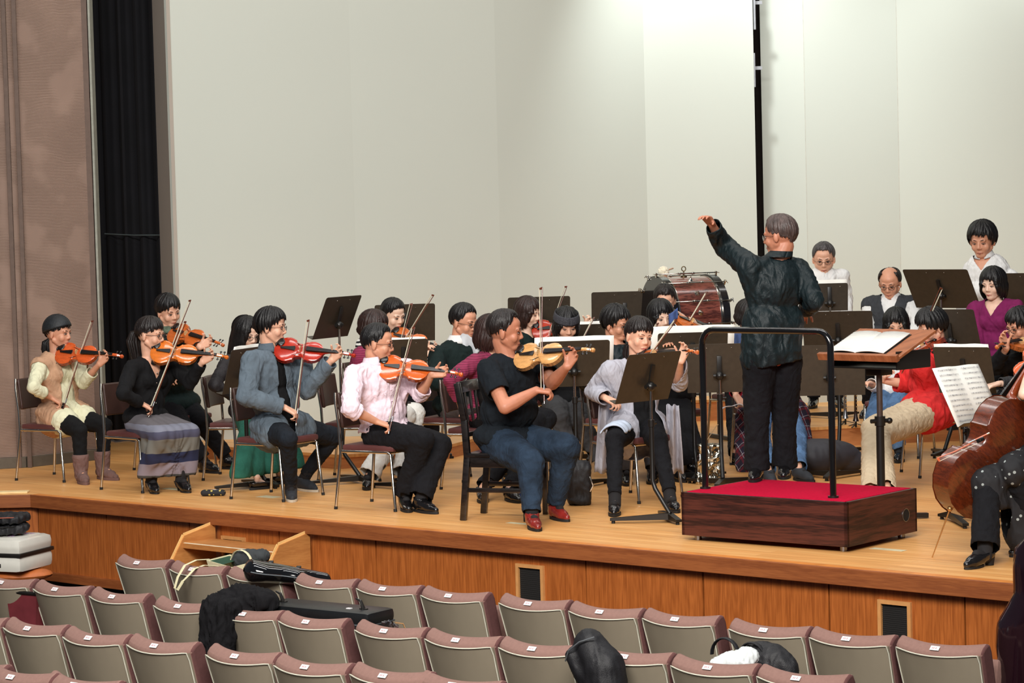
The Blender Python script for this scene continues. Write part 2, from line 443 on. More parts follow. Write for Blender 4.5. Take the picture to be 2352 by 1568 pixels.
GRB = mat('black_grille_cloth', (20, 18, 16), .8, 0, .3, 200, .3, 600)
gl = ['small black grille in the stage front behind the wooden steps', 'tall black grille in the stage front near the middle, light wooden frame', 'wide black grille in the stage front at the right end, light wooden frame']
for (t0, t1, zt, zb), lb in zip(grille, gl):
    c = a0 + LD * ((t0 + t1) / 2)
    th = thing('vent_grille', lb, 'vent', (c.x, c.y, zb), ANG)
    wd = t1 - t0; h = zt - zb; f = .022
    mb = MB()
    mb.box((0, -.004, h - f / 2), (wd, .03, f)); mb.box((0, -.004, f / 2), (wd, .03, f))
    mb.box((-wd / 2 + f / 2, -.004, h / 2), (f, .03, h - 2 * f)); mb.box((wd / 2 - f / 2, -.004, h / 2), (f, .03, h - 2 * f))
    mb.build('frame', GRM, th, False)
    mb = MB(); mb.box((0, .004, h / 2), (wd - 2 * f, .01, h - 2 * f))
    for k in range(1, 24): mb.box((0, -.002, f + (h - 2 * f) * k / 24), (wd - 2 * f, .003, .003))
    mb.build('grille_panel', GRB, th, False)
# hall floor
CARP = mat('hall_carpet', (48, 36, 30), .95, 0, .2, 30, .3, 300)
HF = -1.06
mb = MB(); mb.box((0, 11, HF - .05), (26, 24, .1)); struct(mb.build('trim_4', CARP, smooth=False))
# ------------------------------------------------------------------ shell walls
WALLM = mat('shell_wall_paint', (201, 206, 196), .8, 0, .015, .6, .08, 40)
GAPM = mat('shaded_wall_end', (168, 158, 146), .75, 0, .03, 2)  # greyer than the shell paint: the panel end's shade is put into the colour
def wallseg(mb, p, q, z0, z1, th=.04):
    p = V(p); q = V(q); d = (q - p).to_2d(); L = d.length; a = math.atan2(d.y, d.x)
    n = V((-math.sin(a), math.cos(a), 0)); c = (p + q) / 2 + n * th / 2
    mb.box((c.x, c.y, (z0 + z1) / 2), (L, th, z1 - z0), (0, 0, a))
ZT = 7.8
def wp(px, Y, z=2.0): p = atz(px, Y, z); return (p.x, p.y)
shell = [(398, 21.05), (815, 22.1), (1147, 22.9), (1487, 24.0), (1738, 24.2)]
pts = [wp(x, Y) for x, Y in shell]
mb = MB()
for i in range(4): wallseg(mb, (*pts[i], 0), (*pts[i + 1], 0), 0.0, ZT)
struct(mb.build('wall_back', WALLM, smooth=False))
pr = [wp(1754, 24.8), wp(1853, 24.75), wp(2066, 24.9), wp(2700, 24.2)]
mb = MB()
for i in range(3): wallseg(mb, (*pr[i], 0), (*pr[i + 1], 0), 0.0, ZT)
struct(mb.build('wall_right', WALLM, smooth=False))
# panel end on the left side of the shell and thin seams
el = wp(366, 21.75)
mb = MB(); wallseg(mb, (*el, 0), (*pts[0], 0), 0, ZT, .03); struct(mb.build('trim_5', GAPM, smooth=False))
SEAM = mat('panel_seam', (196, 193, 182), .8)
mb = MB()
for p_, q_ in ((pr[1], None), (pr[2], None)):
    mb.box((p_[0], p_[1] - .001, ZT / 2), (.004, .004, ZT))
struct(mb.build('trim_6', SEAM, smooth=False))
# dark slot with steel brackets between the two shells
SLOT = mat('slot_backing', (38, 28, 24), .9)
mb = MB(); c0 = wp(1745, 25.1); mb.box((c0[0], c0[1], ZT / 2), (1.0, .02, ZT)); struct(mb.build('trim_7', SLOT, smooth=False))
GALV = mat('galvanised_steel', (150, 152, 156), .4, .6, .1)
mb = MB()
for y0, y1 in ((-60, 68), (122, 200)):
    za = at(1730, y0, 24.25).z; zb = at(1730, y1, 24.25).z; x = at(1732, (y0 + y1) / 2, 24.25).x + .0
    mb.box((x + .0, 24.25, (za + zb) / 2), (.02, .04, abs(za - zb)))
for yy in (6, 156):
    p = at(1738, yy, 24.3); mb.box((p.x + .02, 24.32, p.z), (.07, .02, .034))
tag(mb.build('steel_bracket', GALV, smooth=False), 'grey steel hinge plates joining the two wall sections high in the dark slot', 'bracket')
# ------------------------------------------------------------------ left side: curtain, textured wall
CURT = mat('black_curtain_cloth', (14, 14, 20), .9, 0, .3, 4, .1, 60)
cl = wp(150, 22.4); cr = wp(420, 22.3)
mb = MB()
mb.grid(lambda u, v: (cl[0] + (cr[0] - cl[0]) * u, 22.35 + .05 * math.sin(u * 44) + .02 * math.sin(u * 91 + 1), .02 + 7.6 * v), 90, 4)
o = mb.build('stage_curtain', CURT, smooth=True); tag(o, 'black stage curtain hanging between the brown textured wall and the pale shell', 'curtain')
sm_ = o.modifiers.new('t', 'SOLIDIFY'); sm_.thickness = .01
p1 = at(235, 537, 22.1); p2 = at(368, 540, 22.1)
mb = MB(); mb.tube([(p1.x, 22.22, p1.z), ((p1.x + p2.x) / 2, 22.24, p1.z - .02), (p2.x, 22.22, p2.z)], .006)
mb.build('curtain_cord', mat('grey_cord', (60, 70, 70), .6), o)
def rib_material():
    mt, nt, b = _nm('ribbed_brown_plaster')
    tc = nt.nodes.new('ShaderNodeTexCoord')
    n0 = nt.nodes.new('ShaderNodeTexNoise'); n0.inputs['Scale'].default_value = 1.7; n0.inputs['Detail'].default_value = 3
    nt.links.new(tc.outputs['Object'], n0.inputs['Vector'])
    sep = nt.nodes.new('ShaderNodeSeparateXYZ'); nt.links.new(tc.outputs['Object'], sep.inputs[0])
    zz = nt.nodes.new('ShaderNodeMath'); zz.operation = 'MULTIPLY_ADD'; zz.inputs[1].default_value = .07
    nt.links.new(n0.outputs['Fac'], zz.inputs[0]); nt.links.new(sep.outputs['Z'], zz.inputs[2])
    k = nt.nodes.new('ShaderNodeMath'); k.operation = 'MULTIPLY'; k.inputs[1].default_value = 520; nt.links.new(zz.outputs[0], k.inputs[0])
    sn = nt.nodes.new('ShaderNodeMath'); sn.operation = 'SINE'; nt.links.new(k.outputs[0], sn.inputs[0])
    n1 = nt.nodes.new('ShaderNodeTexNoise'); n1.inputs['Scale'].default_value = 3.2; n1.inputs['Detail'].default_value = 2
    nt.links.new(tc.outputs['Object'], n1.inputs['Vector'])
    rp = nt.nodes.new('ShaderNodeValToRGB'); rp.color_ramp.elements[0].position = .34; rp.color_ramp.elements[1].position = .5
    nt.links.new(n1.outputs['Fac'], rp.inputs[0])
    mu = nt.nodes.new('ShaderNodeMath'); mu.operation = 'MULTIPLY'; nt.links.new(sn.outputs[0], mu.inputs[0]); nt.links.new(rp.outputs[0], mu.inputs[1])
    bp = nt.nodes.new('ShaderNodeBump'); bp.inputs['Strength'].default_value = .8; bp.inputs['Distance'].default_value = .0028
    nt.links.new(mu.outputs[0], bp.inputs['Height']); nt.links.new(bp.outputs[0], b.inputs['Normal'])
    cr_ = nt.nodes.new('ShaderNodeValToRGB'); cr_.color_ramp.elements[0].color = (*s2l((126, 105, 93)), 1); cr_.color_ramp.elements[1].color = (*s2l((162, 136, 121)), 1)
    nt.links.new(n0.outputs['Fac'], cr_.inputs[0]); nt.links.new(cr_.outputs[0], b.inputs['Base Color']); b.inputs['Roughness'].default_value = .85
    return mt
RIB = rib_material()
w0 = onz(-160, 1085); w1 = onz(60, 1073); w2 = onz(238, 1054)
mb = MB(); wallseg(mb, w0, w1, 0, ZT, .1); wallseg(mb, w1, w2, 0, ZT, .1); struct(mb.build('wall_left', RIB, smooth=False))
mb = MB()
MOLD = mat('brown_moulding', (104, 86, 76), .7, 0, .1)
for p_, off in ((w1, (-.045, -.03)), (w1, (.04, -.03))):
    mb.box((p_.x + off[0], p_.y + off[1], ZT / 2), (.035, .03, ZT), None, .004)
struct(mb.build('trim_8', MOLD, smooth=False))
mb = MB()
mb.box((w2.x - .03, w2.y - .03, ZT / 2), (.05, .04, ZT), None, .004); struct(mb.build('trim_9', MOLD, smooth=False))
mb = MB(); mb.box((w2.x + .012, w2.y + .03, ZT / 2), (.018, .16, ZT), None); struct(mb.build('trim_10', mat('pale_edge_strip', (150, 152, 140), .6), smooth=False))
mb = MB()
for p_, q_ in ((w0, w1), (w1, w2)):
    d = (q_ - p_).normalized(); n = V((d.y, -d.x, 0)); c = (p_ + q_) / 2 + n * .012
    mb.box((c.x, c.y, .045), ((q_ - p_).length, .03, .09), (0, 0, math.atan2(d.y, d.x)), .004)
struct(mb.build('baseboard_left', mat('grey_baseboard', (92, 84, 72), .7, 0, .1), smooth=False))
# ceiling (out of frame, holds the light in), side of the hall
mb = MB(); mb.box((0, 21, 7.85), (14, 8, .1)); struct(mb.build('ceiling', mat('ceiling_paint', (190, 188, 180), .8), smooth=False))
# ------------------------------------------------------------------ risers
RISF = woodmat('riser_front_board', (186, 120, 70), (206, 140, 86), 3, (.5, .5, 8), .5, rings=1)
def riser(label, pxs, h, backY):
    fr = [onz(x, y) for x, y in pxs]
    mbt = MB(); poly = [(p.x, p.y) for p in fr] + [(fr[-1].x, backY), (fr[0].x, backY)]
    th = thing('stage_riser', label, 'riser', (fr[0].x, fr[0].y, 0))
    mbt.prism(poly, (-fr[0].x, -fr[0].y, h - .025), (1, 0, 0), (0, 1, 0), (0, 0, 1), .025); mbt.build('deck', FLOORM, th, False)
    mbf = MB()
    poly2 = [(p.x, p.y + .01) for p in fr] + [(fr[-1].x, backY), (fr[0].x, backY)]
    mbf.prism(poly2, (-fr[0].x, -fr[0].y, .0), (1, 0, 0), (0, 1, 0), (0, 0, 1), h - .026); mbf.build('side_board', RISF, th, False)
    return th
riser('low wooden riser along the pale wall behind the long-haired violinist', [(400, 1048), (640, 1066), (775, 1077), (985, 1066), (1120, 1030)], .115, 21.0)
riser('wooden riser at the foot of the pale wall behind the bass drum', [(1330, 978), (1640, 966), (1722, 964)], .2, 23.4)
riser('wide wooden riser under the wind players on the right', [(1835, 1030), (2010, 1020), (2500, 1000)], .17, 22.2)
# tape / patches on stage
TAPE = mat('pale_tape', (206, 196, 160), .7)
for (x, y, w_, h_, lb) in ((618, 1141, .18, .10, 'pale square patch on the boards beside the denim-jacket player’s chair'), (1190, 1202, .17, .05, 'pale strip of tape on the boards under the black wooden chair'), (400, 1123, .2, .09, 'pale patch on the boards behind the high-heeled shoes'), (2040, 1262, .22, .06, 'grey-green patch on the boards in front of the podium')):
    p = onz(x, y); mb = MB(); mb.box((p.x, p.y, .0015), (w_, h_, .001), (0, 0, ANG)); tag(mb.build('tape_patch', TAPE, smooth=False), lb, 'tape')
# pale ramp strip at the far left of the stage edge
mb = MB(); a = onz(-40, 1134); b = onz(66, 1131); c = (a + b) / 2
mb.box((c.x, c.y, .008), ((b - a).length, .1, .014), None, .003)
tag(mb.build('plywood_strip', mat('light_plywood', (232, 204, 150), .6, 0, .08), smooth=False), 'light plywood strip lying on the stage edge at the far left', 'board')
# ================================================================== FURNITURE
CUSH = mat('brown_vinyl_cushion', (62, 40, 34), .45, 0, .15, 12, .1, 80)
CUSHS = mat('maroon_vinyl_seat', (92, 52, 50), .45, 0, .15, 12, .1, 80)
def make_chair():
    "steel stacking chair, faces +X, origin on the floor under the seat centre"
    t = thing('stacking_chair', '', 'chair')
    W = .21; D = .2
    mb = MB(); mb.box((0.01, 0, .425), (.42, .42, .045), None, .018); mb.build('seat', CUSHS, t)
    mb = MB()
    def bk(u, v):
        y = (u - .5) * .40; z = .56 + .24 * v
        return (-.215 - .03 * v - .03 * (1 - (2 * u - 1) ** 2) , y, z)
    g = []
    mb.grid(bk, 10, 6); n0 = len(mb.v)
    mb.grid(lambda u, v: V(bk(u, v)) + V((.028, 0, 0)), 10, 6)
    nu, nv = 10, 6; idx = lambda i, j: i * (nv + 1) + j
    bd = [idx(i, 0) for i in range(nu + 1)] + [idx(nu, j) for j in range(1, nv + 1)] + [idx(i, nv) for i in range(nu - 1, -1, -1)] + [idx(0, j) for j in range(nv - 1, 0, -1)]
    for k in range(len(bd)):
        a, b = bd[k], bd[(k + 1) % len(bd)]; mb.f.append((a, b, b + n0, a + n0)); mb.mi.append(0)
    o = mb.build('backrest', CUSH, t); bv = o.modifiers.new('b', 'BEVEL'); bv.width = .01; bv.segments = 2; bv.limit_method = 'ANGLE'
    for sy in (-1, 1):
        mb = MB(); mb.tube([(D + .03, sy * (W + .015), .012), (D - .005, sy * W, .385), (D - .03, sy * W, .4), (-D, sy * W, .4)], [.0105] * 4, 10)
        l = mb.build('leg', CHROME, t); mb2 = MB(); mb2.cyl((D + .031, sy * (W + .0155), 0), (D + .029, sy * (W + .015), .02), .0125); mb2.build('foot_cap', RUBBER, l)
        mb = MB(); mb.tube([(-D - .055, sy * (W + .015), .012), (-D - .012, sy * W, .39), (-D - .02, sy * W, .56), (-D - .045, sy * W * .98, .72), (-D - .052, sy * W * .93, .80)], [.0105] * 5, 10)
        l = mb.build('leg', CHROME, t); mb2 = MB(); mb2.cyl((-D - .056, sy * (W + .0155), 0), (-D - .054, sy * (W + .015), .02), .0125); mb2.build('foot_cap', RUBBER, l)
    mb = MB(); mb.cyl((D - .03, -W, .395), (D - .03, W, .395), .01); mb.cyl((-D + .02, -W, .395), (-D + .02, W, .395), .01); mb.build('seat_rail', CHROME, t, split=True)
    return t
CHAIR0 = make_chair(); CHAIR_USED = [False]
def chair(pos, ang, label, z=0):
    loc = (pos[0], pos[1], z)
    if not CHAIR_USED[0]:
        CHAIR_USED[0] = True; c = CHAIR0; c.location = loc; c.rotation_euler = (0, 0, R(ang)); c['label'] = label; c['group'] = 'steel stacking chairs on the stage'; return c
    return dup(CHAIR0, loc, R(ang), label, 'steel stacking chairs on the stage')
BLW = woodmat('black_lacquered_wood', (14, 11, 10), (30, 24, 22), 5, (1, 1, 5), .3, coat=.5)
def wooden_chair(pos, ang, label):
    t = thing('wooden_chair', label, 'chair', (pos[0], pos[1], 0), R(ang))
    mb = MB(); mb.box((.01, 0, .43), (.42, .42, .03), None, .008); mb.build('seat', BLW, t)
    mb = MB()
    for sy in (-1, 1): mb.box((.01, sy * .19, .385), (.38, .022, .07), None, .003)
    for sx in (-.19, .21): mb.box((sx, 0, .385), (.022, .38, .07), None, .003)
    mb.build('apron', BLW, t, split=True)
    for sy in (-1, 1):
        mb = MB(); mb.beam((.2, sy * .19, 0), (.2, sy * .19, .42), .036, .036, (1, 0, 0), .004); mb.build('leg', BLW, t)
        mb = MB(); mb.beam((-.24, sy * .19, 0), (-.2, sy * .19, .42), .034, .042, (1, 0, 0), .004)
        mb.beam((-.2, sy * .19, .40), (-.215, sy * .19, .66), .034, .042, (1, 0, 0), .004); mb.beam((-.215, sy * .19, .65), (-.26, sy * .19, .90), .034, .04, (1, 0, 0), .004)
        mb.build('leg', BLW, t)
        mb = MB(); mb.beam((-.22, sy * .19, .2), (.2, sy * .19, .2), .016, .03, (0, 0, 1), .003); mb.build('stretcher', BLW, t)
    mb = MB(); mb.beam((.2, -.19, .26), (.2, .19, .26), .016, .03, (0, 0, 1), .003); mb.build('stretcher', BLW, t)
    mb = MB(); mb.box((-.255, 0, .87), (.025, .36, .075), (0, -.17, 0), .004); mb.box((-.24, 0, .70), (.02, .36, .04), (0, -.17, 0), .003)
    for y in (-.1, 0, .1): mb.beam((-.225, y, .64), (-.25, y, .86), .03, .012, (1, 0, 0), .002)
    mb.box((-.212, 0, .56), (.02, .36, .03), None, .003)
    mb.build('backrest', BLW, t); return t
# ------------------------------------------------------------------ music stands
def stand(base, pl, ang, tilt, label, group=None, w_=.5, h_=.34, foot=True, sheets=None, plate_mat=None, lower=True, z0=0.0):
    """base=(px,Y): foot column; pl=(px,py): plate centre. ang = direction the music side faces (deg, world), tilt from vertical"""
    b = atz(base[0], base[1], z0); loc = V((b.x, b.y, z0))
    th = thing('music_stand', label, 'music stand', loc, 0, group)
    n = V((math.cos(R(ang)), math.sin(R(ang)), 0)); wv = V((-n.y, n.x, 0))
    pc = at(pl[0], pl[1], base[1]) - loc
    up = V((0, 0, 1)) * math.cos(R(tilt)) - n * math.sin(R(tilt)); fn = n * math.cos(R(tilt)) + V((0, 0, 1)) * math.sin(R(tilt))
    Mx = Matrix((wv, up, fn)).transposed()
    mb = MB()
    rr = .018; P = []
    for cx_, cy_, a0_ in ((w_ / 2 - rr, h_ / 2 - rr, 0), (-w_ / 2 + rr, h_ / 2 - rr, 90), (-w_ / 2 + .004, -h_ / 2 + .004, 180), (w_ / 2 - .004, -h_ / 2 + .004, 270)):
        r_ = rr if a0_ < 180 else .004
        for k in range(4):
            a = R(a0_ + k * 30); P.append((cx_ + r_ * math.cos(a), cy_ + r_ * math.sin(a)))
    mb.prism(P, pc, wv, up, fn, .0025)
    mb.build('desk_plate', plate_mat or PLATE, th, False)
    mb = MB(); mb.box(pc - up * (h_ / 2) + fn * .028, (w_, .003, .055), Mx); mb.build('ledge', plate_mat or PLATE, th, False)
    mb = MB()
    for sx in (-.09, .09): mb.ell(pc + wv * sx + up * (h_ / 2 - .03) - fn * .003, .004, None, 8, 6)
    mb.build('rivet', CHROME, th, split=True)
    # bracket on the back
    mb = MB(); mb.beam(pc + up * .09 - fn * .008, pc - up * .06 - fn * .03, .035, .012, fn, .003)
    mb.ell(pc - up * .05 - fn * .035, .032, None, 12, 8); mb.cyl(pc - up * .05 - fn * .035 - wv * .045, pc - up * .05 - fn * .035 + wv * .045, .014); mb.build('bracket', BLACKM, th)
    top = pc - up * .05 - fn * .035
    so = V((top.x, top.y, 0)); zt = top.z
    mid = min(.62, zt - .16)
    mb = MB(); mb.cyl(top, (so.x, so.y, mid - .05), .0095); mb.build('upper_tube', CHROME, th)
    off = -n * .18     # base sits offset behind the plate
    if lower:
        mb = MB(); mb.tube([(so.x, so.y, mid), (so.x, so.y, .26), V((so.x, so.y, .21)) + off * .12, V((so.x, so.y, .06)) + off * .8], [.0155] * 4, 12); mb.build('lower_tube', BLACKM, th)
        mb = MB(); mb.cyl((so.x, so.y, mid - .01), (so.x, so.y, mid + .035), .021); mb.cyl(V((so.x, so.y, mid + .01)), V((so.x, so.y, mid + .01)) - wv * .045, .008); mb.build('collar', BLACKM, th)
    if foot:
        c = V((so.x, so.y, 0)) + off * .8
        for e_ in (V(-n) * .12 + wv * .05, n * .30 + wv * .24, n * .30 - wv * .24):
            mb = MB()
            d = e_; L = d.length; d = d.normalized(); s_ = V((-d.y, d.x, 0))
            P = [(0, .022), (L, .018), (L, .034), (0, .064)]
            mb.prism(P, c - s_ * .02, d, (0, 0, 1), s_, .04)
            l = mb.build('base_leg', BLACKM, th, False)
            mb = MB(); p = c + d * (L - .02); mb.cyl((p.x, p.y, 0), (p.x, p.y, .022), .012); mb.build('rubber_foot', RUBBER, l)
    if sheets:
        for k, (lb, du, dv, sw, sh, rot) in enumerate(sheets):
            mb = MB(); lc = pc + loc + wv * du + up * dv + fn * (.006 + .004 * k)
            def pg(u, v, side=0):
                x = (u - .5) * sw; bow = .010 * math.sin(u * math.pi * 2) ** 2
                return lc + (wv * math.cos(rot) + up * math.sin(rot)) * x + up * ((v - .5) * sh) + fn * bow
            mb.grid(pg, 12, 2); root = thing('sheet_music', lb, 'sheet music', lc)
            o = mb.build('page', PAPER, root, True, org=lc); s2 = o.modifiers.new('s', 'SOLIDIFY'); s2.thickness = .004; s2.offset = 1
            mb = MB()
            for li in range(11):
                for side in (-1, 1):
                    for q in range(3):
                        vv = (.45 - li * .086 - q * .010) * sh
                        mb.box(lc + wv * (side * sw * .25) + up * vv + fn * .016, (sw * .42, .0008, .0006), Mx)
                    for q in range(12):
                        mb.box(lc + wv * (side * sw * .25 + (random.random() - .5) * sw * .38) + up * ((.45 - li * .086 - random.random() * .02) * sh) + fn * .0165, (.005, .0035, .0006), Mx)
            mb.build('notation', INK, root, False, org=lc)
    return th
# ------------------------------------------------------------------ violins, violas, cello, bows
def strad(L=.355, wu=.084, wc=.056, wl=.104):
    "half outline (x along body from tail, y half width)"
    k = L / .355
    P = [(0, .0), (.004, .035), (.02, .066), (.045, .09), (.075, .102), (.10, .1035), (.122, .097), (.137, .0885), (.143, .089), (.147, .078), (.158, .063), (.178, .0555), (.195, .056), (.212, .063), (.222, .073), (.227, .079), (.235, .0765), (.255, .0835), (.28, .084), (.305, .0775), (.328, .062), (.343, .042), (.352, .02), (.355, 0)]
    return [(x * k, y * k) for x, y in P]
def make_violin(label, tail, scroll, up, varnish=(190, 90, 30), k=1.0, group=None, cat='violin', name='violin', kl=None, dark=0.0, flame=True, chin=True, toph=.0, depth=.031):
    """tail, scroll: world points of the chin end and of the scroll; up: direction the belly faces"""
    tail = V(tail); scroll = V(scroll); ax = (scroll - tail).normalized(); up = V(up); up = (up - ax * up.dot(ax)).normalized(); sd = up.cross(ax)
    th = bpy.data.objects.new(name, None); COL.objects.link(th); th.empty_display_size = .1
    M4 = Matrix((ax, sd, up)).transposed().to_4x4(); M4.translation = tail; th.matrix_world = M4; tag(th, label, cat, group)
    nm = 'varnish_%d_%d_%d' % varnish
    vm = woodmat(nm, tuple(int(c * .9) for c in varnish), tuple(min(255, int(c * 1.06)) for c in varnish), 14, (1, 3, 1), .22, coat=.8, rings=1)
    vr = woodmat(nm + '_rib', tuple(int(c * .55) for c in varnish), tuple(int(c * .85) for c in varnish), 20, (4, 1, 1), .25, coat=.7, rings=1)
    O = strad(); O = [(x * k, y * k) for x, y in O]
    full = O + [(x, -y) for x, y in O[-2:0:-1]]
    # ribs + plates with arching built from nested outlines
    def plate(z, s, arch):
        mb = MB(); n = len(full); vs = []; cx = .178 * k
        rings = [1.0, .97, .86, .65, .4, .15]
        for q in rings:
            hgt = arch * (1 - q ** 2.2) if q < .97 else (0 if q == 1.0 else arch * -.02)
            for x, y in full: vs.append((cx + (x - cx) * q * 1.012, y * q * 1.012, z + s * (hgt + (.0025 * k if q < 1 else 0))))
        vs.append((cx, 0, z + s * (arch + .0025 * k)))
        fs = []
        for r_ in range(len(rings) - 1):
            for i in range(n): fs.append((r_ * n + i, r_ * n + (i + 1) % n, (r_ + 1) * n + (i + 1) % n, (r_ + 1) * n + i))
        for i in range(n): fs.append(((len(rings) - 1) * n + i, (len(rings) - 1) * n + (i + 1) % n, len(vs) - 1))
        mb._add(vs, fs); return mb
    H = depth * k
    mb = MB(); mb.prism(full, (0, 0, -H / 2), (1, 0, 0), (0, 1, 0), (0, 0, 1), H); mb.build('ribs', vr, th, True, angle=50)
    plate(H / 2, 1, .013 * k).build('belly', vm, th, True, angle=60)
    plate(-H / 2, -1, .013 * k).build('back_plate', vr, th, True, angle=60)
    zt = H / 2 + .0135 * k
    for s_ in (-1, 1):
        mb = MB(); P = []
        for i in range(9):
            t = i / 8; P.append(((.135 + .075 * t) * k, s_ * (.050 - .016 * t + .004 * math.sin(t * 6.28)) * k, zt - .0035 * k + .002 * k * math.sin(t * 3.1)))
        mb.tube(P, [.0035 * k] + [.0024 * k] * 7 + [.0032 * k], 6); mb.build('f_hole', EBONY, th)
    nk0 = .235 * k if kl is None else kl[0]
    bridge_x = .190 * k
    L = .59 * k if kl is None else kl[1]
    mb = MB(); mb.prism([(-.019 * k, 0), (-.021 * k, .018 * k), (-.012 * k, .031 * k), (0, .035 * k), (.012 * k, .031 * k), (.021 * k, .018 * k), (.019 * k, 0), (.008 * k, .004 * k), (-.008 * k, .004 * k)], (bridge_x, 0, zt - .002), (0, 1, 0), (0, 0, 1), (1, 0, 0), .003 * k)
    mb.build('bridge', mat('maple_bridge', (222, 184, 128), .5), th, False)
    zb = zt + .031 * k
    zn = H / 2 + .012 * k
    mb = MB(); mb.prism([(.045 * k, -.006 * k), (.15 * k, -.019 * k), (.154 * k, 0), (.15 * k, .019 * k), (.045 * k, .006 * k)], (0, 0, zt + .002 * k), (1, 0, 0), (0, 1, 0), (.0, 0, 1), .007 * k); mb.build('tailpiece', EBONY, th, False)
    nut = L - .085 * k
    mb = MB(); mb._add([(nk0, -.0205 * k, zt + .016 * k), (nk0, .0205 * k, zt + .016 * k), (nut, .0115 * k, zn + .007 * k), (nut, -.0115 * k, zn + .007 * k), (nk0, -.017 * k, zt + .022 * k), (nk0, .017 * k, zt + .022 * k), (nut, .009 * k, zn + .012 * k), (nut, -.009 * k, zn + .012 * k)],
                  [(0, 3, 2, 1), (4, 5, 6, 7), (0, 1, 5, 4), (1, 2, 6, 5), (2, 3, 7, 6), (3, 0, 4, 7)]); mb.build('fingerboard', EBONY, th, False)
    mb = MB(); mb.tube([(.345 * k, 0, .0), (.365 * k, 0, zn - .008 * k), (.40 * k, 0, zn - .003 * k), (nut, 0, zn)], [.02 * k, .016 * k, .0115 * k, .0105 * k], 10); mb.build('neck', vm, th)
    mb = MB(); mb.tube([(nut, 0, zn), (nut + .03 * k, 0, zn - .004 * k), (nut + .055 * k, 0, zn - .012 * k), (nut + .07 * k, 0, zn - .024 * k)], [.0115 * k, .012 * k, .0105 * k, .009 * k], 8)
    for i, (rr, ww) in enumerate(((.0155, .012), (.011, .018), (.006, .024))):
        mb.cyl((L - .012 * k, -ww * k * .6, zn - .018 * k), (L - .012 * k, ww * k * .6, zn - .018 * k), rr * k, n=16)
    mb.build('scroll', vm, th)
    for i in range(4):
        x = nut + (.012 + .014 * i) * k; s_ = 1 if i % 2 else -1
        mb = MB(); mb.cyl((x, -s_ * .014 * k, zn - .004 * k), (x, s_ * .028 * k, zn - .004 * k), .003 * k, n=8); mb.ell((x, s_ * .034 * k, zn - .004 * k), (.0095 * k, .009 * k, .0035 * k), None, 8, 6); mb.build('tuning_peg', EBONY, th)
    for i in range(4):
        y0 = (-.0165 + .011 * i) * k; y1 = (-.0075 + .005 * i) * k
        mb = MB(); mb.tube([(.15 * k, y0 * .8, zt + .009 * k), (bridge_x + .0015 * k, y0, zb), (nut, y1, zn + .014 * k)], .0006 * k if k < 1.5 else .0012, 5); mb.build('string', DARKSTEEL, th)
    if chin:
        mb = MB(); mb.ell((.038 * k, .048 * k, zt + .004 * k), (.028 * k, .034 * k, .0055 * k), None, 16, 8); mb.ell((.008 * k, .03 * k, zt - .004 * k), (.009 * k, .016 * k, .010 * k), None, 10, 6); mb.build('chin_rest', EBONY, th)
        mb = MB(); mb.rc((.03 * k, -.07 * k, -H / 2 - .03 * k), (.03 * k, .07 * k, -H / 2 - .03 * k), .012 * k, .012 * k, 10, 2.0, (1, 0, 0)); mb.cyl((.03 * k, -.09 * k, -H / 2 - .02 * k), (.03 * k, -.09 * k, -.0), .003); mb.cyl((.03 * k, .09 * k, -H / 2 - .02 * k), (.03 * k, .09 * k, 0), .003); mb.build('shoulder_rest', RUBBER, th)
    th.scale = (1, 1, 1)
    return th
def make_bow(label, frog, tip, up=(0, 0, 1), group=None, L=None, name='violin_bow', stick=PERNAM):
    frog = V(frog); tip = V(tip); ax = (tip - frog).normalized(); L = (tip - frog).length
    up = V(up); up = (up - ax * up.dot(ax)).normalized(); sd = up.cross(ax)
    th = bpy.data.objects.new(name, None); COL.objects.link(th); th.empty_display_size = .1
    M4 = Matrix((ax, sd, up)).transposed().to_4x4(); M4.translation = frog; th.matrix_world = M4; tag(th, label, 'bow', group)
    mb = MB(); mb.tube([(-.02, 0, 0), (.05, 0, 0), (L * .35, 0, -.008), (L * .65, 0, -.009), (L, 0, 0)], [.0046, .0046, .0042, .0038, .003], 8)
    mb.prism([(L - .012, 0), (L + .004, .0), (L - .002, -.022), (L - .012, -.022)], (0, -.004, 0), (1, 0, 0), (0, 0, 1), (0, 1, 0), .008); mb.build('stick', stick, th)
    mb = MB(); mb.box((.028, 0, -.012), (.045, .012, .022), None, .003); fr = mb.build('frog', EBONY, th)
    mb = MB(); mb.cyl((-.034, 0, 0), (-.018, 0, 0), .0052); mb.ell((.028, 0, -.012), (.005, .0072, .005), None, 8, 6); mb.build('silver_button', CHROME, fr)
    mb = MB(); mb.beam((.048, 0, -.022), (L - .006, 0, -.021), .009, .0018, (0, 0, 1)); mb.build('bow_hair', WHITEHAIR, th, False)
    mb = MB(); mb.cyl((.052, 0, 0), (.09, 0, 0), .0056); mb.build('grip_wrap', DARKSTEEL, th)
    return th
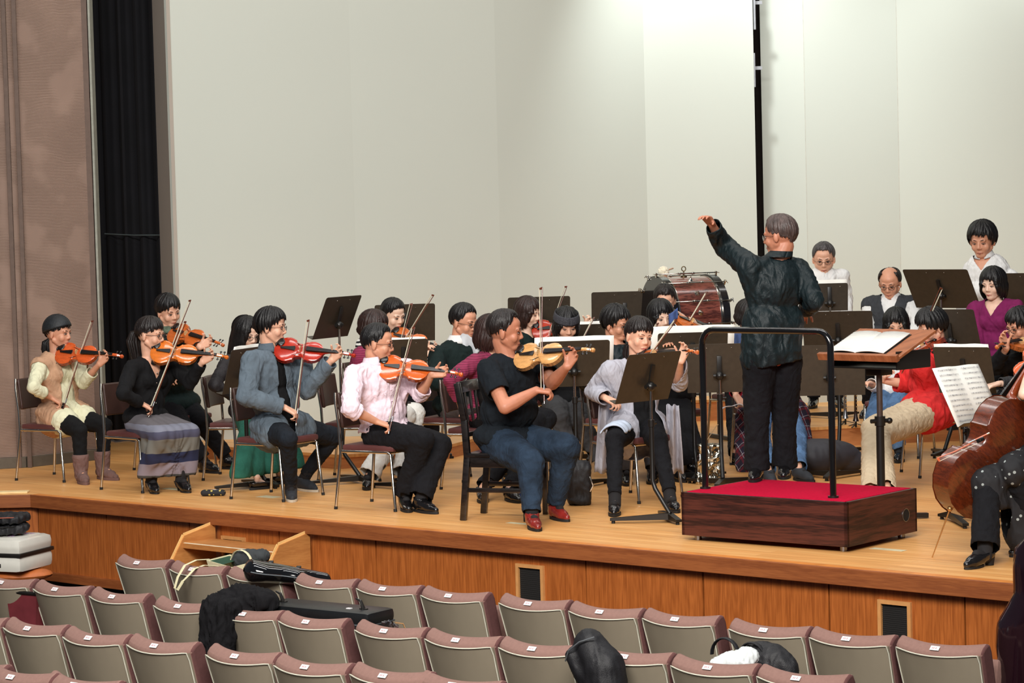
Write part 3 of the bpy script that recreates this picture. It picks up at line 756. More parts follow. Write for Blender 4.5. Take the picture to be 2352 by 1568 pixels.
# ================================================================== PODIUM, RAIL, CONDUCTOR'S DESK
PW = woodmat('dark_red_oak', (36, 13, 11), (80, 38, 29), 2.2, (.55, .55, 8), .45, rings=3, coat=.0)
PC = onz(1947, 1270); PL_ = onz(1575, 1241); PR_ = onz(2150, 1236)
u = (PL_ - PC); u = u.normalized() * 1.16; vdir = V((u.y, -u.x, 0)).normalized()
if vdir.x < 0: vdir = -vdir
vv = vdir * .80
PZ = .295
pctr = PC + (u + vv) / 2
pang = math.atan2(-u.y, -u.x)
POD = thing('conductor_podium', 'dark red-brown wooden conductor’s podium with a crimson carpet top', 'podium', (pctr.x, pctr.y, 0), pang)
Lx, Ly = 1.16, .80
mb = MB()
for sx in (-1, 1):
    mb.box((sx * (Lx / 2 - .012), 0, (PZ + .02) / 2 + .005), (.024, Ly, PZ - .035), None, .003)
mb.build('side_board', PW, POD, False, split=True)
mb = MB(); HR = .045
for sy in (-1, 1):
    mb.box((0, sy * (Ly / 2 - .012), (PZ + .02) / 2 + .005), (Lx, .024, PZ - .035), None, .003)
mb.build('front_board', PW, POD, False, split=True)
mb = MB(); mb.box((0, 0, PZ - .008), (Lx - .05, Ly - .05, .018), None, .004); mb.build('carpet', mat('crimson_carpet', (184, 10, 50), .95, 0, .12, 60, .5, 500, spec=.1), POD)
mb = MB()
for sx in (-1, 1):
    for sy in (-1, 1): mb.cyl((sx * (Lx / 2 - .07), sy * (Ly / 2 - .07), 0), (sx * (Lx / 2 - .07), sy * (Ly / 2 - .07), .026), .022)
mb.build('levelling_foot', DARKSTEEL, POD, split=True)
sx = 1 if (Matrix.Rotation(pang, 3, 'Z') @ V((1, 0, 0))).x > 0 else -1
# round hand hole in the right side board
mb = MB(); q = Matrix.Rotation(-pang, 3, 'Z') @ (vdir); 
hp = Matrix.Rotation(-pang, 3, 'Z') @ (onz(2010, 1233, .0) - pctr)
mb.cyl((Lx / 2 * 1.0 + .0015 if hp.x > 0 else -Lx / 2 - .0015, hp.y, .145), ((Lx / 2 - .02) if hp.x > 0 else (-Lx / 2 + .02), hp.y, .145), .04, n=24)
mb.build('hand_hole', BLACKF, POD)
mb = MB(); mb.lathe([(.041, -.001), (.041, .003), (.036, .003), (.036, -.001)], (Lx / 2 * 1.0 if hp.x > 0 else -Lx / 2, hp.y, .145), Matrix.Rotation(R(90), 3, 'Y'), 24); mb.build('hole_ring', DARKSTEEL, POD)
# guard rail
ra = at(1619, 1117, PL_.y + .1); a = onz(1620, 1122, PZ); b = onz(1914, 1143, PZ)
RT = .97
rail = thing('podium_rail', 'black tubular guard rail along the audience side of the podium', 'rail', ((a.x + b.x) / 2, (a.y + b.y) / 2, PZ))
o_ = V(((a.x + b.x) / 2, (a.y + b.y) / 2, PZ)); a2 = a - o_; b2 = b - o_; d = (b2 - a2).normalized(); r0 = .09
rp = [a2, a2 + V((0, 0, RT - r0 - .2)), a2 + V((0, 0, RT - r0))]
for k in range(1, 6):
    t = R(90 * k / 5); rp.append(a2 + V((0, 0, RT - r0)) + d * (r0 * (1 - math.cos(t))) + V((0, 0, r0 * math.sin(t))))
for k in range(0, 6):
    t = R(90 * (5 - k) / 5); rp.append(b2 + V((0, 0, RT - r0)) - d * (r0 * (1 - math.cos(t))) + V((0, 0, r0 * math.sin(t))))
rp += [b2]
mb = MB(); mb.tube(rp, .0195, 16); mb.build('rail_tube', mat('black_gloss_tube', (16, 15, 16), .16, 0, .05, coat=.6), rail)
mb = MB()
for p in (a2, b2): mb.cyl(p, p + V((0, 0, .012)), .032)
mb.build('rail_flange', BLACKM, rail, split=True)
# conductor's desk
DW = woodmat('desk_wood', (138, 80, 48), (168, 102, 64), 4, (1, 8, 1), .45, rings=1)
DY = 15.35
db = atz(2006, DY, 0)
DESK = thing('conductor_desk', 'conductor’s music desk with brown wooden top and black shelf on a steel pole', 'music desk', (db.x, db.y, 0))
fl = at(1874, 822, DY - .25); fr_ = at(2035, 822, DY - .3)
# desk top: corners taken at their depth, tilted away from the conductor
c_ll = at(1906, 795, DY - .22); c_lr = at(2040, 822, DY - .42); 
tx = V((math.cos(R(-46)), math.sin(R(-46)), 0)); tn = V((-tx.y, tx.x, 0))
tilt = R(21); upd = tn * math.cos(tilt) + V((0, 0, 1)) * math.sin(tilt); nd = -tn * math.sin(tilt) + V((0, 0, 1)) * math.cos(tilt)
dc = at(2018, 790, DY) - V((db.x, db.y, 0))
mD = Matrix((tx, upd, nd)).transposed()
mb = MB(); mb.box(dc, (.60, .43, .018), mD, .004); mb.build('desk_top', DW, DESK, False)
mb = MB(); mb.box(dc - upd * .225 + nd * .012, (.62, .03, .045), mD, .004); mb.build('ledge', DW, DESK, False)
zsh = dc.z - .14
r2 = Matrix((tx, tn, V((0, 0, 1)))).transposed()
mb = MB(); cc = V((dc.x, dc.y, zsh))
mb.box(cc, (.54, .34, .012), r2, .002); mb.box(cc + V((0, 0, .045)) + tn * .17, (.54, .012, .1), r2, .002)
for s_ in (-1, 1): mb.box(cc + V((0, 0, .05)) + tx * (.265 * s_), (.012, .34, .115), r2, .002)
mb.build('shelf_box', BLACKM, DESK, False)
mb = MB(); mb.cyl((dc.x, dc.y, zsh), (dc.x, dc.y, .55), .019); mb.build('upper_pole', mat('grey_brown_tube', (98, 84, 78), .35, .6, .1), DESK)
mb = MB(); mb.cyl((dc.x, dc.y, .62), (dc.x, dc.y, .03), .026); mb.build('lower_pole', BLACKM, DESK)
mb = MB(); mb.cyl((dc.x, dc.y, .60), (dc.x, dc.y, .66), .034); mb.cyl((dc.x - .06, dc.y - .02, .63), (dc.x + .06, dc.y + .02, .63), .014); mb.ell((dc.x + .06, dc.y, .63), (.02, .02, .02)); mb.build('clamp', BLACKM, DESK)
mb = MB(); mb.box((dc.x, dc.y, zsh - .03), (.12, .12, .05), r2, .004); mb.build('mount', BLACKM, DESK)
mb = MB()
for k in range(4):
    an = R(45 + 90 * k - 38); mb.beam((dc.x, dc.y, .03), (dc.x + .3 * math.cos(an), dc.y + .3 * math.sin(an), .02), .04, .03)
mb.build('base', BLACKM, DESK, False)
# open score
so = V((db.x, db.y, 0)) + dc + nd * .012 - upd * .025 - tx * .055
sc = thing('score', 'large open white conductor’s score lying on the wooden desk', 'sheet music', so)
mb = MB(); SW, SH = .44, .30
def pgf(u_, v_):
    x = (u_ - .5) * SW; t = abs(x) / (SW / 2)
    bow = .012 * math.sin(math.pi * min(1, t * 1.0)) * (1 - .3 * t) + .006
    if abs(x) < .004: bow = .002
    return tx * x + upd * ((v_ - .5) * SH) + nd * bow
mb.grid(pgf, 40, 2); o = mb.build('pages', PAPER, sc); s2 = o.modifiers.new('s', 'SOLIDIFY'); s2.thickness = .006; s2.offset = 1 
mb = MB(); mb.box(V((0, 0, 0)) - nd * .002, (SW + .012, SH + .012, .003), mD); mb.build('cover', mat('black_cover', (22, 22, 26), .6), sc, False)
mb = MB()
for li in range(12):
    for s_ in (-1, 1):
        mb.box(tx * (s_ * SW * .25) + upd * ((.45 - li * .08) * SH) + nd * .026, (SW * .4, .0011, .0006), mD)
mb.build('staff_lines', mat('pale_grey_ink', (190, 190, 192), .8), sc, False)
# ================================================================== BASS DRUM
DRW = woodmat('rosewood_drum_shell', (70, 34, 30), (132, 72, 60), 5, (.6, 1, 4), .22, coat=.7)
DYc = 21.0
dcn = at(1572, 697, DYc)
DR = thing('bass_drum', 'big rosewood concert bass drum with chrome rods standing behind the violinists', 'drum', (dcn.x, dcn.y, 0))
rad = .34; half = .25; axd = V((math.cos(R(20)), math.sin(R(20)), 0))
zc = dcn.z - .11; cen = V((0, 0, zc))
rm = axd.to_track_quat('Z', 'Y').to_matrix()
mb = MB(); mb.lathe([(rad, -half), (rad, half)], cen, rm, 64); mb.build('shell', DRW, DR)
for s_ in (-1, 1):
    mb = MB(); z0, z1 = s_ * (half + .02), s_ * (half - .045); mb.lathe([(rad - .01, z0), (rad + .018, z0), (rad + .018, z1), (rad + .004, z1)], cen, rm, 64); h = mb.build('hoop', mat('black_drum_hoop', (26, 24, 26), .2, 0, .1, coat=.6), DR)
    mb = MB(); z1 = s_ * (half - .055); mb.lathe([(rad + .001, z1 - .008), (rad + .006, z1 - .008), (rad + .006, z1 + .008), (rad + .001, z1 + .008)], cen, rm, 64); mb.build('pinstripe', CHROME, h)
    mb = MB(); mb.lathe([(.001, s_ * (half + .004)), (rad - .008, s_ * (half + .004)), (rad - .008, s_ * (half + .0))], cen, rm, 64); mb.build('drum_head', mat('calf_drum_head', (206, 174, 136), .6, 0, .1, 3), DR)
for k in range(12):
    a_ = R(360 * k / 12 + 8); rv = rm @ V((math.cos(a_), math.sin(a_), 0))
    mb = MB(); p = cen + rv * (rad + .035)
    mb.cyl(p - axd * (half + .045), p + axd * (half + .045), .005, n=8); mb.build('tension_rod', CHROME, DR)
    mb = MB()
    for s_ in (-1, 1):
        q = p + axd * s_ * (half + .03); mb.beam(q - rv * .03, q + rv * .012, .022, .012, axd, .002); mb.cyl(q + axd * s_ * .02 - axd.cross(rv) * .02, q + axd * s_ * .02 + axd.cross(rv) * .02, .004, n=8)
        q = p + axd * s_ * .06; mb.ell(q, (.013, .013, .013), None, 8, 6)
    mb.tube([p - axd * .08, p, p + axd * .08], [.009, .006, .009], 8); mb.build('lug', CHROME, DR)
    if k in (2, 3, 4, 5, 9):
        a2_ = a_ + R(15); rv2 = rm @ V((math.cos(a2_), math.sin(a2_), 0)); mb = MB(); p = cen + rv2 * rad; mb.rc(p, p + rv2 * .018, .024, .008, 12); mb.cyl(p, p + rv2 * .04, .005); mb.build('knob', CHROME, DR)
mb = MB(); p = cen + V((0, 0, rad)); mb.cyl(p, p + V((0, 0, .05)), .006)
rg = [p + V((0, 0, .07)) + V((math.cos(t * math.pi / 6) * .018, 0, math.sin(t * math.pi / 6) * .02)) for t in range(13)]
mb.tube(rg, .0045, 8, False); mb.cyl(p, p + V((0, 0, .012)), .028); mb.build('eye_bolt', mat('tarnished_brass', (110, 96, 70), .4, .8), DR)
mb = MB()
for s_ in (-1, 1):
    for q in (-1, 1):
        mb.beam(V((0, 0, 0)) + axd * s_ * .3 + axd.cross(V((0, 0, 1))) * q * .3, cen + axd * s_ * .22 + axd.cross(V((0, 0, 1))) * q * rad * .72 - V((0, 0, rad * .72)), .03, .03)
    mb.beam(axd * s_ * .3 - axd.cross(V((0, 0, 1))) * .3 + V((0, 0, .02)), axd * s_ * .3 + axd.cross(V((0, 0, 1))) * .3 + V((0, 0, .02)), .03, .03)
mb.build('cradle', BLACKM, DR, False)
bt = at(1524, 626, DYc)
mbt = MB()
for k in range(70):
    a_ = random.random() * 6.28; b_ = math.acos(random.uniform(-.9, 1)); dv = V((math.sin(b_) * math.cos(a_), math.sin(b_) * math.sin(a_), math.cos(b_)))
    mbt.ell(V((dv.x * .03, dv.y * .03, dv.z * .03)), .02, None, 8, 6)
bth = thing('drum_beater', 'fluffy cream bass drum beater resting on top of the drum', 'drum beater', (bt.x, dcn.y, dcn.z - .11 + rad + .05))
mbt.build('fleece_head', mat('cream_fleece', (236, 226, 200), .95, 0, .15, 60, 1.0, 200, sheen=.5), bth)
mb = MB(); mb.cyl((0, 0, 0), (.1, .28, .02), .007); mb.cyl((0, 0, -.03), (0, 0, -.055), .03, .034); mb.build('handle', mat('beater_wood', (206, 160, 130), .5), bth)
# percussion table edge right of the drum
mb = MB(); a = at(1655, 762, 21.2); tb = thing('percussion_table', 'small metal percussion table beside the bass drum, half hidden by the conductor', 'table', (a.x + .22, 21.2, 0))
mb.box((0, 0, a.z), (.55, .4, .025), None, .004); mb.build('table_top', mat('grey_metal_top', (120, 116, 108), .4, .4), tb, False)
for sx_ in (-1, 1):
    for sy_ in (-1, 1): mb = MB(); mb.cyl((sx_ * .24, sy_ * .17, .0), (sx_ * .24, sy_ * .17, a.z - .01), .012); mb.build('leg', DARKSTEEL, tb)
mb = MB(); mb.box((0, -.2, a.z - .07), (.5, .02, .1), None, .003); mb.build('apron', DARKSTEEL, tb, False)
# ================================================================== PEOPLE
def skin(name, rgb): return mat(name, rgb, .48, 0, .06, 25, .12, 150, sub=.12)
SK = {'tan': skin('skin_tan', (214, 154, 124)), 'mid': skin('skin_mid', (226, 174, 146)), 'fair': skin('skin_fair', (238, 198, 174)), 'dark': skin('skin_dark', (190, 126, 98))}
LIPM = mat('lip_colour', (178, 84, 78), .45, 0, .05); LIPN = mat('lip_natural', (172, 98, 80), .5, 0, .05)
EYEW = mat('eye_white', (186, 168, 156), .3, 0, .02); IRIS = mat('iris_dark', (26, 16, 12), .2); LASH = mat('eyelid_line', (40, 26, 22), .6)
def hairmat(name, rgb, rough=.46, var=.5):
    return mat(name, rgb, rough, 0, var, 60, .8, 160, (1, 1, .18), spec=.45)
HB = hairmat('black_hair', (13, 11, 12)); HDB = hairmat('dark_brown_hair', (26, 18, 16)); HBR = hairmat('brown_hair', (44, 26, 22)); HGR = hairmat('greying_hair', (70, 66, 66), .45); HCON = hairmat('grey_brown_hair', (74, 60, 56), .45)
def kf(keys, t):
    t = abs(t)
    for (a, va), (b, vb) in zip(keys, keys[1:]):
        if t <= b: u_ = (t - a) / (b - a); u_ = u_ * u_ * (3 - 2 * u_); return va + (vb - va) * u_
    return keys[-1][1]
HAIRS = {
 'short': ([(0, 46), (28, 52), (45, 56), (62, 80), (80, 98), (96, 92), (115, 112), (180, 134)], [(0, 0), (180, 0)]),
 'crop': ([(0, 43), (35, 46), (62, 72), (80, 98), (96, 92), (115, 110), (180, 130)], [(0, 0), (180, 0)]),
 'fringe': ([(0, 72), (40, 72), (60, 80), (80, 100), (98, 96), (118, 116), (180, 136)], [(0, 0), (180, 0)]),
 'mop': ([(0, 68), (40, 73), (62, 92), (85, 110), (120, 124), (180, 140)], [(0, 0), (180, .0)]),
 'bob': ([(0, 76), (34, 76), (56, 95), (90, 100), (180, 105)], [(0, 0), (38, 0), (58, .075), (90, .09), (180, .06)]),
 'longbob': ([(0, 74), (34, 76), (56, 95), (90, 100), (180, 105)], [(0, 0), (38, 0), (58, .11), (90, .13), (180, .11)]),
 'long': ([(0, 60), (30, 66), (52, 95), (90, 100), (180, 105)], [(0, 0), (32, 0), (56, .22), (90, .3), (180, .34)]),
 'tied': ([(0, 54), (35, 60), (60, 78), (80, 94), (98, 92), (120, 112), (180, 130)], [(0, 0), (180, 0)]),
 'tiedbang': ([(0, 76), (38, 76), (58, 86), (80, 96), (98, 94), (120, 112), (180, 130)], [(0, 0), (180, 0)]),
 'balding': ([(0, 14), (30, 20), (55, 52), (80, 96), (96, 92), (115, 108), (180, 128)], [(0, 0), (180, 0)]),
}
def build_hair(style, Mh, k, m_, parent, org, seed=1, nc=110, thick=1.0, volume=1.0):
    pk, dk = HAIRS[style]; rnd = random.Random(seed)
    C = V((0, -.012, .022)); RR = V((.0835, .101, .1015)) * volume
    def pt(ps, th, off=1.0):
        d = V((math.sin(ps) * math.sin(th), math.sin(ps) * math.cos(th), math.cos(ps)))
        tl = R(-14); d = V((d.x, d.y * math.cos(tl) - d.z * math.sin(tl) * -1 * -1, d.z)) if False else d
        return C + V((d.x * RR.x, d.y * RR.y, d.z * RR.z)) * off
    mb = MB(); mb.M = Mh @ Matrix.Scale(k, 4)
    def cap(u_, v_):
        th = math.pi * 2 * u_ - math.pi; ps = R(kf(pk, math.degrees(th))) * v_ * .97
        if style == 'balding': ps = R(10) + (R(kf(pk, math.degrees(th))) - R(10)) * v_ if False else ps
        p = pt(max(ps, .001), th, 1.0 + .018 * math.sin(th * 23) + .012 * math.sin(th * 41 + 2)); return p
    if style != 'balding':
        mb.grid(cap, 64, 12)
    n0 = nc if style != 'balding' else int(nc * .8)
    for i in range(n0):
        th = -math.pi + 2 * math.pi * (i + rnd.random()) / n0
        deg = math.degrees(th)
        pe = R(kf(pk, deg) + rnd.uniform(-5, 4)); dr = kf(dk, deg) * rnd.uniform(.9, 1.05)
        st = R(rnd.uniform(0, 26))
        if style == 'balding':
            if abs(deg) < 52: continue
            st = R(48); 
        wild = style == 'mop'; th2 = th + rnd.uniform(-.12, .12) + (.38 * math.exp(-(deg / 50) ** 2) if style in ('short', 'crop', 'mop') else 0)
        if wild: th2 += rnd.uniform(-.3, .3); pe += R(rnd.uniform(-9, 5))
        layer = rnd.uniform(1.0, 1.13 if wild else 1.05) * (1 if thick == 1 else 1 + .02 * thick)
        pts = []; N = 8; hug = .055 if dr <= .01 else .0
        if hug: pe += R(rnd.uniform(-5, 5))
        for j in range(N + 1):
            t = j / N; pts.append(pt(st + (pe - st) * t, th + (th2 - th) * t, layer + .02 * math.sin(t * 3) - hug * t * t * (1 if abs(deg) > 45 else .5)))
        if dr > .01:
            e_ = pts[-1]; out = V((e_.x - C.x, e_.y - C.y, 0)).normalized()
            for j in range(1, 6):
                t = j / 5; pts.append(e_ + V((0, 0, -dr * t)) + out * (.012 * math.sin(t * 2.6) - .022 * t * t) + V((rnd.uniform(-.002, .002), rnd.uniform(-.002, .002), 0)))
        kk = len(pts); wdt = .0135 * rnd.uniform(.8, 1.2) * (1.25 if dr > .01 else 1)
        rad = [wdt * (.6 + .4 * min(1, 3 * j / kk)) * (1 - max(0, (j / (kk - 1) - .72) / .28) * .8) for j in range(kk)]
        nrm = (pts[kk // 2] - C).normalized(); mb.tube(pts, rad, 7, True, .42, nrm)
    if style == 'tied' or style == 'tiedbang':
        pass
    o = mb.build('hair', m_, parent, True, org=org, angle=80)
    return o
def head_prims(mb, k, sex, nose=1.0, jaw=1.0, ears=True):
    E = mb.ell; 
    E((0, -.012, .024), (.0765 * k, .0935, .0915), None, 24, 16)
    E((0, .024, -.028), (.0605, .062, .078), None, 20, 14)
    jw = .037 * jaw * (1.0 if sex == 'm' else .86)
    E((0, .050, -.088), (jw, .032, .025), None, 14, 10)
    for s_ in (-1, 1):
        E((s_ * .036, .052, -.032), (.026, .026, .03), None, 12, 8)
        mb.rc((s_ * .052 * jaw, .0, -.05), (s_ * .022 * jaw, .042, -.09), .02, .016, 10)
        if ears: E((s_ * .0785, -.008, -.012), (.009, .017, .031), Matrix.Rotation(s_ * -.25, 3, 'Z'), 12, 10); 
        mb.ell((s_ * .0105, .088, -.034), (.0085, .009, .007), None, 8, 6)
    mb.rc((-.036, .072, .018), (.036, .072, .018), .012, .012, 10)
    mb.rc((0, .079, .010), (0, .094 + .004 * (nose - 1) * 10, -.028), .0075, .0115 * nose, 10)
    E((0, .073, -.062), (.024, .014, .010), None, 12, 8); E((0, .071, -.074), (.020, .013, .008), None, 12, 8)
    E((0, .030, .045), (.060, .052, .042), None, 16, 10)
def face_parts(Mh, k, parent, org, sex, eyes='open', brow=(30, 22, 20), lips=None):
    S = Mh @ Matrix.Scale(k, 4)
    for s_ in (-1, 1):
        mb = MB(); mb.M = S
        hh = .0040 if eyes == 'open' else .0026
        mb.ell((s_ * .031, .0775, -.002), (.0135, .0065, hh), Matrix.Rotation(s_ * -.25, 3, 'Z'), 12, 8); e_ = mb.build('eye', EYEW, parent, org=org)
        mb = MB(); mb.M = S; mb.ell((s_ * .030, .0822, -.002 if eyes == 'open' else -.0035), (.0062, .0036, hh * 1.0), None, 10, 8); mb.build('iris', IRIS, e_, org=org)
        mb = MB(); mb.M = S; mb.tube([(s_ * .016, .0815, -.001), (s_ * .024, .0850, .0045 if eyes == 'open' else .001), (s_ * .034, .0835, .0045 if eyes == 'open' else .0), (s_ * .046, .0735, -.001)], [.001, .0018, .0018, .001], 6); mb.build('eyelid_line', LASH, e_, org=org)
        mb = MB(); mb.M = S; mb.tube([(s_ * .014, .0855, .019), (s_ * .028, .0850, .024), (s_ * .042, .0765, .0225), (s_ * .050, .068, .018)], [.0016, .0026 if sex == 'm' else .0018, .0022 if sex == 'm' else .0015, .0008], 6, True, 1); mb.build('eyebrow', mat('eyebrow_hair', brow, .8), parent, org=org)
    mb = MB(); mb.M = S; mb.tube([(-.022, .0765, -.067), (-.010, .0842, -.0645), (0, .0856, -.066), (.010, .0842, -.0645), (.022, .0765, -.067)], [.001, .0032, .0030, .0032, .001], 8)
    mb.tube([(-.018, .0765, -.070), (0, .0832, -.0735), (.018, .0765, -.070)], [.001, .0038, .001], 8); mb.build('lips', lips or (LIPM if sex == 'f' else LIPN), parent, org=org)
GLM = mat('glasses_wire', (70, 62, 58), .3, .8, .05); GLB = mat('glasses_black', (22, 20, 22), .3)
def glasses(Mh, k, parent, org, m_=None, r_=.0205, ry=.016, thin=.0012):
    S = Mh @ Matrix.Scale(k, 4); mb = MB(); mb.M = S; m_ = m_ or GLM
    for s_ in (-1, 1):
        pts = [(s_ * .031 + r_ * math.cos(a), .0985 - abs(s_ * .031 + r_ * math.cos(a)) * .22, -.004 + ry * math.sin(a)) for a in [i * math.pi / 8 for i in range(17)]]
        mb.tube(pts, thin, 6, False)
        mb.tube([(s_ * .052, .087, .002), (s_ * .074, .055, .003), (s_ * .082, -.005, .0), (s_ * .08, -.02, -.012)], thin, 6)
    mb.tube([(-.011, .096, .0), (0, .099, .003), (.011, .096, .0)], thin, 6)
    g = mb.build('glasses', m_, parent, org=org)
    lm = _mc.get('spectacle_lens')
    if lm is None:
        lm, nt, b = _nm('spectacle_lens'); b.inputs['Transmission Weight'].default_value = 1; b.inputs['Roughness'].default_value = 0.02; b.inputs['IOR'].default_value = 1.05; b.inputs['Base Color'].default_value = (1, 1, 1, 1); _mc['spectacle_lens'] = lm
    mb = MB(); mb.M = S
    for s_ in (-1, 1):
        mb._add([(s_ * .031 + (r_ - .001) * math.cos(a), .0985 - abs(s_ * .031 + r_ * math.cos(a)) * .22, -.004 + (ry - .001) * math.sin(a)) for a in [i * math.pi / 8 for i in range(16)]], [tuple(range(16))])
    mb.build('lens', lm, g, org=org, split=True)
def hand_prims(mb, W, d, n, t, k=1.0, curl=(.5, .6, .4), spread=.0, thumb=1.0, cr=1.0):
    "W wrist, d wrist->knuckles, n direction the fingers curl to (palm side), t thumb side"
    W = V(W); d = V(d).normalized(); n = V(n); n = (n - d * n.dot(d)).normalized(); t = V(t); t = (t - d * t.dot(d) - n * t.dot(n)); 
    t = t.normalized() if t.length > 1e-4 else d.cross(n)
    k = k * 1.0
    specs = [(.031, .088, .072), (.0105, .092, .08), (-.0105, .089, .074), (-.031, .081, .058)]
    for i, (o, L, F) in enumerate(specs):
        kn = W + (t * o + d * L) * k
        mb.rc(W + t * o * .55 * k, kn, .0165 * k, .0125 * k, 10)
        p = kn; a = curl[0] * (1 + .10 * i); dirv = d
        ang = 0; rr = [.0095, .0085, .0078, .0066]
        for s_, (fr, cu) in enumerate(zip((.45, .31, .24), curl)):
            ang += cu * cr * (1 + .08 * i)
            dv = d * math.cos(ang) + n * math.sin(ang) + t * (spread * (1.5 - i) * .12)
            q = p + dv.normalized() * F * fr * k
            mb.rc(p, q, rr[s_] * k, rr[s_ + 1] * k, 10); p = q
    mb.rc(W + t * .012 * k + d * .02 * k, W + t * .034 * k + d * .045 * k + n * .012 * k, .018 * k, .014 * k, 10)
    p = W + t * .034 * k + d * .045 * k + n * .012 * k
    for F, a1 in ((.034, .5), (.028, .9)):
        dv = (t * math.cos(a1) * .6 * thumb + d * .7 + n * math.sin(a1)).normalized(); q = p + dv * F * k; mb.rc(p, q, .0105 * k, .0085 * k, 10); p = q
def solve_depth(A, px, py, L, sign, Y0):
    "point seen at (px,py) at distance L from A; sign -1 nearer, +1 farther than A"
    best = None
    for i in range(0, 121):
        Y = A.y + sign * i * .006; p = at(px, py, Y); e_ = abs((p - A).length - L)
        if best is None or e_ < best[0]: best = (e_, p)
    return best[1]
def solve_elbow(S, Wp, px, py, Lu, Lf, pref=0):
    best = None
    for i in range(-70, 71):
        Y = (S.y + Wp.y) / 2 + i * .007; p = at(px, py, Y)
        e_ = ((p - S).length - Lu) ** 2 + ((p - Wp).length - Lf) ** 2 + pref * (Y - S.y) * .01
        if best is None or e_ < best[0]: best = (e_, p)
    return best[1]
def folds(a, sc=9, st=(1, 1, .5)):
    def f(p):
        q = V((p.x * sc * st[0], p.y * sc * st[1], p.z * sc * st[2] + p.x * 3))
        n1 = noise.noise(q); n2 = noise.noise(q * 2.3 + V((5, 5, 5)) + V((n1, n1, n1)) * 1.5)
        return a * (1 - 3.2 * abs(n1)) * .7 + a * .55 * (1 - 3.4 * abs(n2))
    return f
PEOPLE = {}
class P: pass
SOCKB = mat('black_sock_knit', (24, 22, 24), .9)
def person(name, label, px, Y, ang, head, hyaw, hpitch=10, hroll=0, k=1.0, sex='m', z0=0.0, J=None, stand_=False, lean=None, tone='mid', hair=('short', HB), eyes='open', gl=None,
           top=None, bottom=None, shoes=None, viol=None, bow=None, extra=None, legs=True, sleeves='long', nose=1.0, girth=1.0, hk=1.0, vox=.0058, group=None, collar=None, larm=None, rarm=None, relax=True, jaw=1.0, hvol=1.0, hseed=3, handcurl=None, headcloth=None, socks=SOCKB, lips=None):
    J = J or {}
    Fw = V((math.cos(R(ang)), math.sin(R(ang)), 0)); Rt = V((Fw.y, -Fw.x, 0)); Up = V((0, 0, 1))
    base = atz(px, Y, z0 + .5); base.z = z0
    org = V((base.x, base.y, z0))
    D = {}
    if not stand_:
        T = dict(hc=(0, 0, .50), hl=(0, -.09, .50), hr=(0, .09, .50), ne=(.03, 0, 1.015), hd=(.06, 0, 1.17), sl=(.02, -.17, .965), sr=(.02, .17, .965),
                 kl=(.42, -.12, .49), kr=(.42, .12, .49), al=(.40, -.13, .10), ar=(.40, .13, .10), tl=(.57, -.16, .03), tr=(.57, .16, .03),
                 wl=(.42, -.10, .98), wr=(.34, .22, .72), el=(.22, -.26, .80), er=(.12, .28, .72))
        tz = lambda z: .5 + (z - .5) * k if z > .5 else z
    else:
        T = dict(hc=(0, 0, .90), hl=(0, -.09, .88), hr=(0, .09, .88), ne=(.0, 0, 1.40), hd=(.03, 0, 1.56), sl=(.0, -.18, 1.35), sr=(.0, .18, 1.35),
                 kl=(.02, -.11, .49), kr=(.02, .11, .49), al=(0, -.12, .09), ar=(0, .12, .09), tl=(.17, -.15, .03), tr=(.17, .15, .03),
                 wl=(.1, -.22, .85), wr=(.1, .22, .85), el=(-.02, -.22, 1.1), er=(-.02, .22, 1.1))
        tz = lambda z: z * k
    for n_, (f, r_, z) in T.items(): D[n_] = base + Fw * f * k + Rt * r_ * k + Up * tz(z)
    # head pixel fixes the neck lean
    hp = D['hd']; h3 = at(head[0], head[1], (D['hd'].y if 'hdY' not in J else J['hdY']))
    hc_ = D['hc']; full = hp - hc_; new = h3 - hc_
    def shear(p):
        t = max(0, min(1.1, (p.z - hc_.z) / full.z)); return p + (new - full) * t
    for n_ in ('ne', 'sl', 'sr', 'hd', 'wl', 'wr', 'el', 'er'): D[n_] = shear(D[n_])
    for n_, v in J.items():
        if n_ in D:
            D[n_] = at(v[0], v[1], D[n_].y + (v[2] if len(v) > 2 else 0))
    # knees/ankles: pixel given; the ankle goes straight on the floor when asked
    for a_, t_ in (('al', 'tl'), ('ar', 'tr')):
        if a_ in J and len(J[a_]) == 2:
            p = onz(J[a_][0], J[a_][1], z0 + .09); D[a_] = p
        if t_ in J and len(J[t_]) == 2:
            D[t_] = onz(J[t_][0], J[t_][1], z0 + .03)
        else:
            D[t_] = D[a_] + Fw * .16 * k + Rt * (.03 if a_ == 'ar' else -.03) + V((0, 0, z0 + .03 - D[a_].z))
    for q in 'lr':
        if 'a' + q in J and not stand_:
            kx, ky = J['k' + q][:2] if 'k' + q in J else proj(D['k' + q])
            D['k' + q] = solve_elbow(D['h' + q], D['a' + q], kx, ky, .43 * k, .42 * k)
    th = thing(name, label, 'person', org, 0, group)
    kh = 1.09 * hk
    # head matrix
    fa = R(hyaw); fp = R(hpitch); ff = V((math.cos(fa) * math.cos(fp), math.sin(fa) * math.cos(fp), -math.sin(fp)))
    hr_ = ff.cross(Up).normalized(); hu = hr_.cross(ff)
    if hroll: q = Matrix.Rotation(R(hroll), 3, ff); hr_ = q @ hr_; hu = q @ hu
    Mh = Matrix((hr_, ff, hu)).transposed().to_4x4(); Mh.translation = D['hd']
    headbase = Mh @ V((0, -.028, -.07))
    # violin and bow
    vio = None
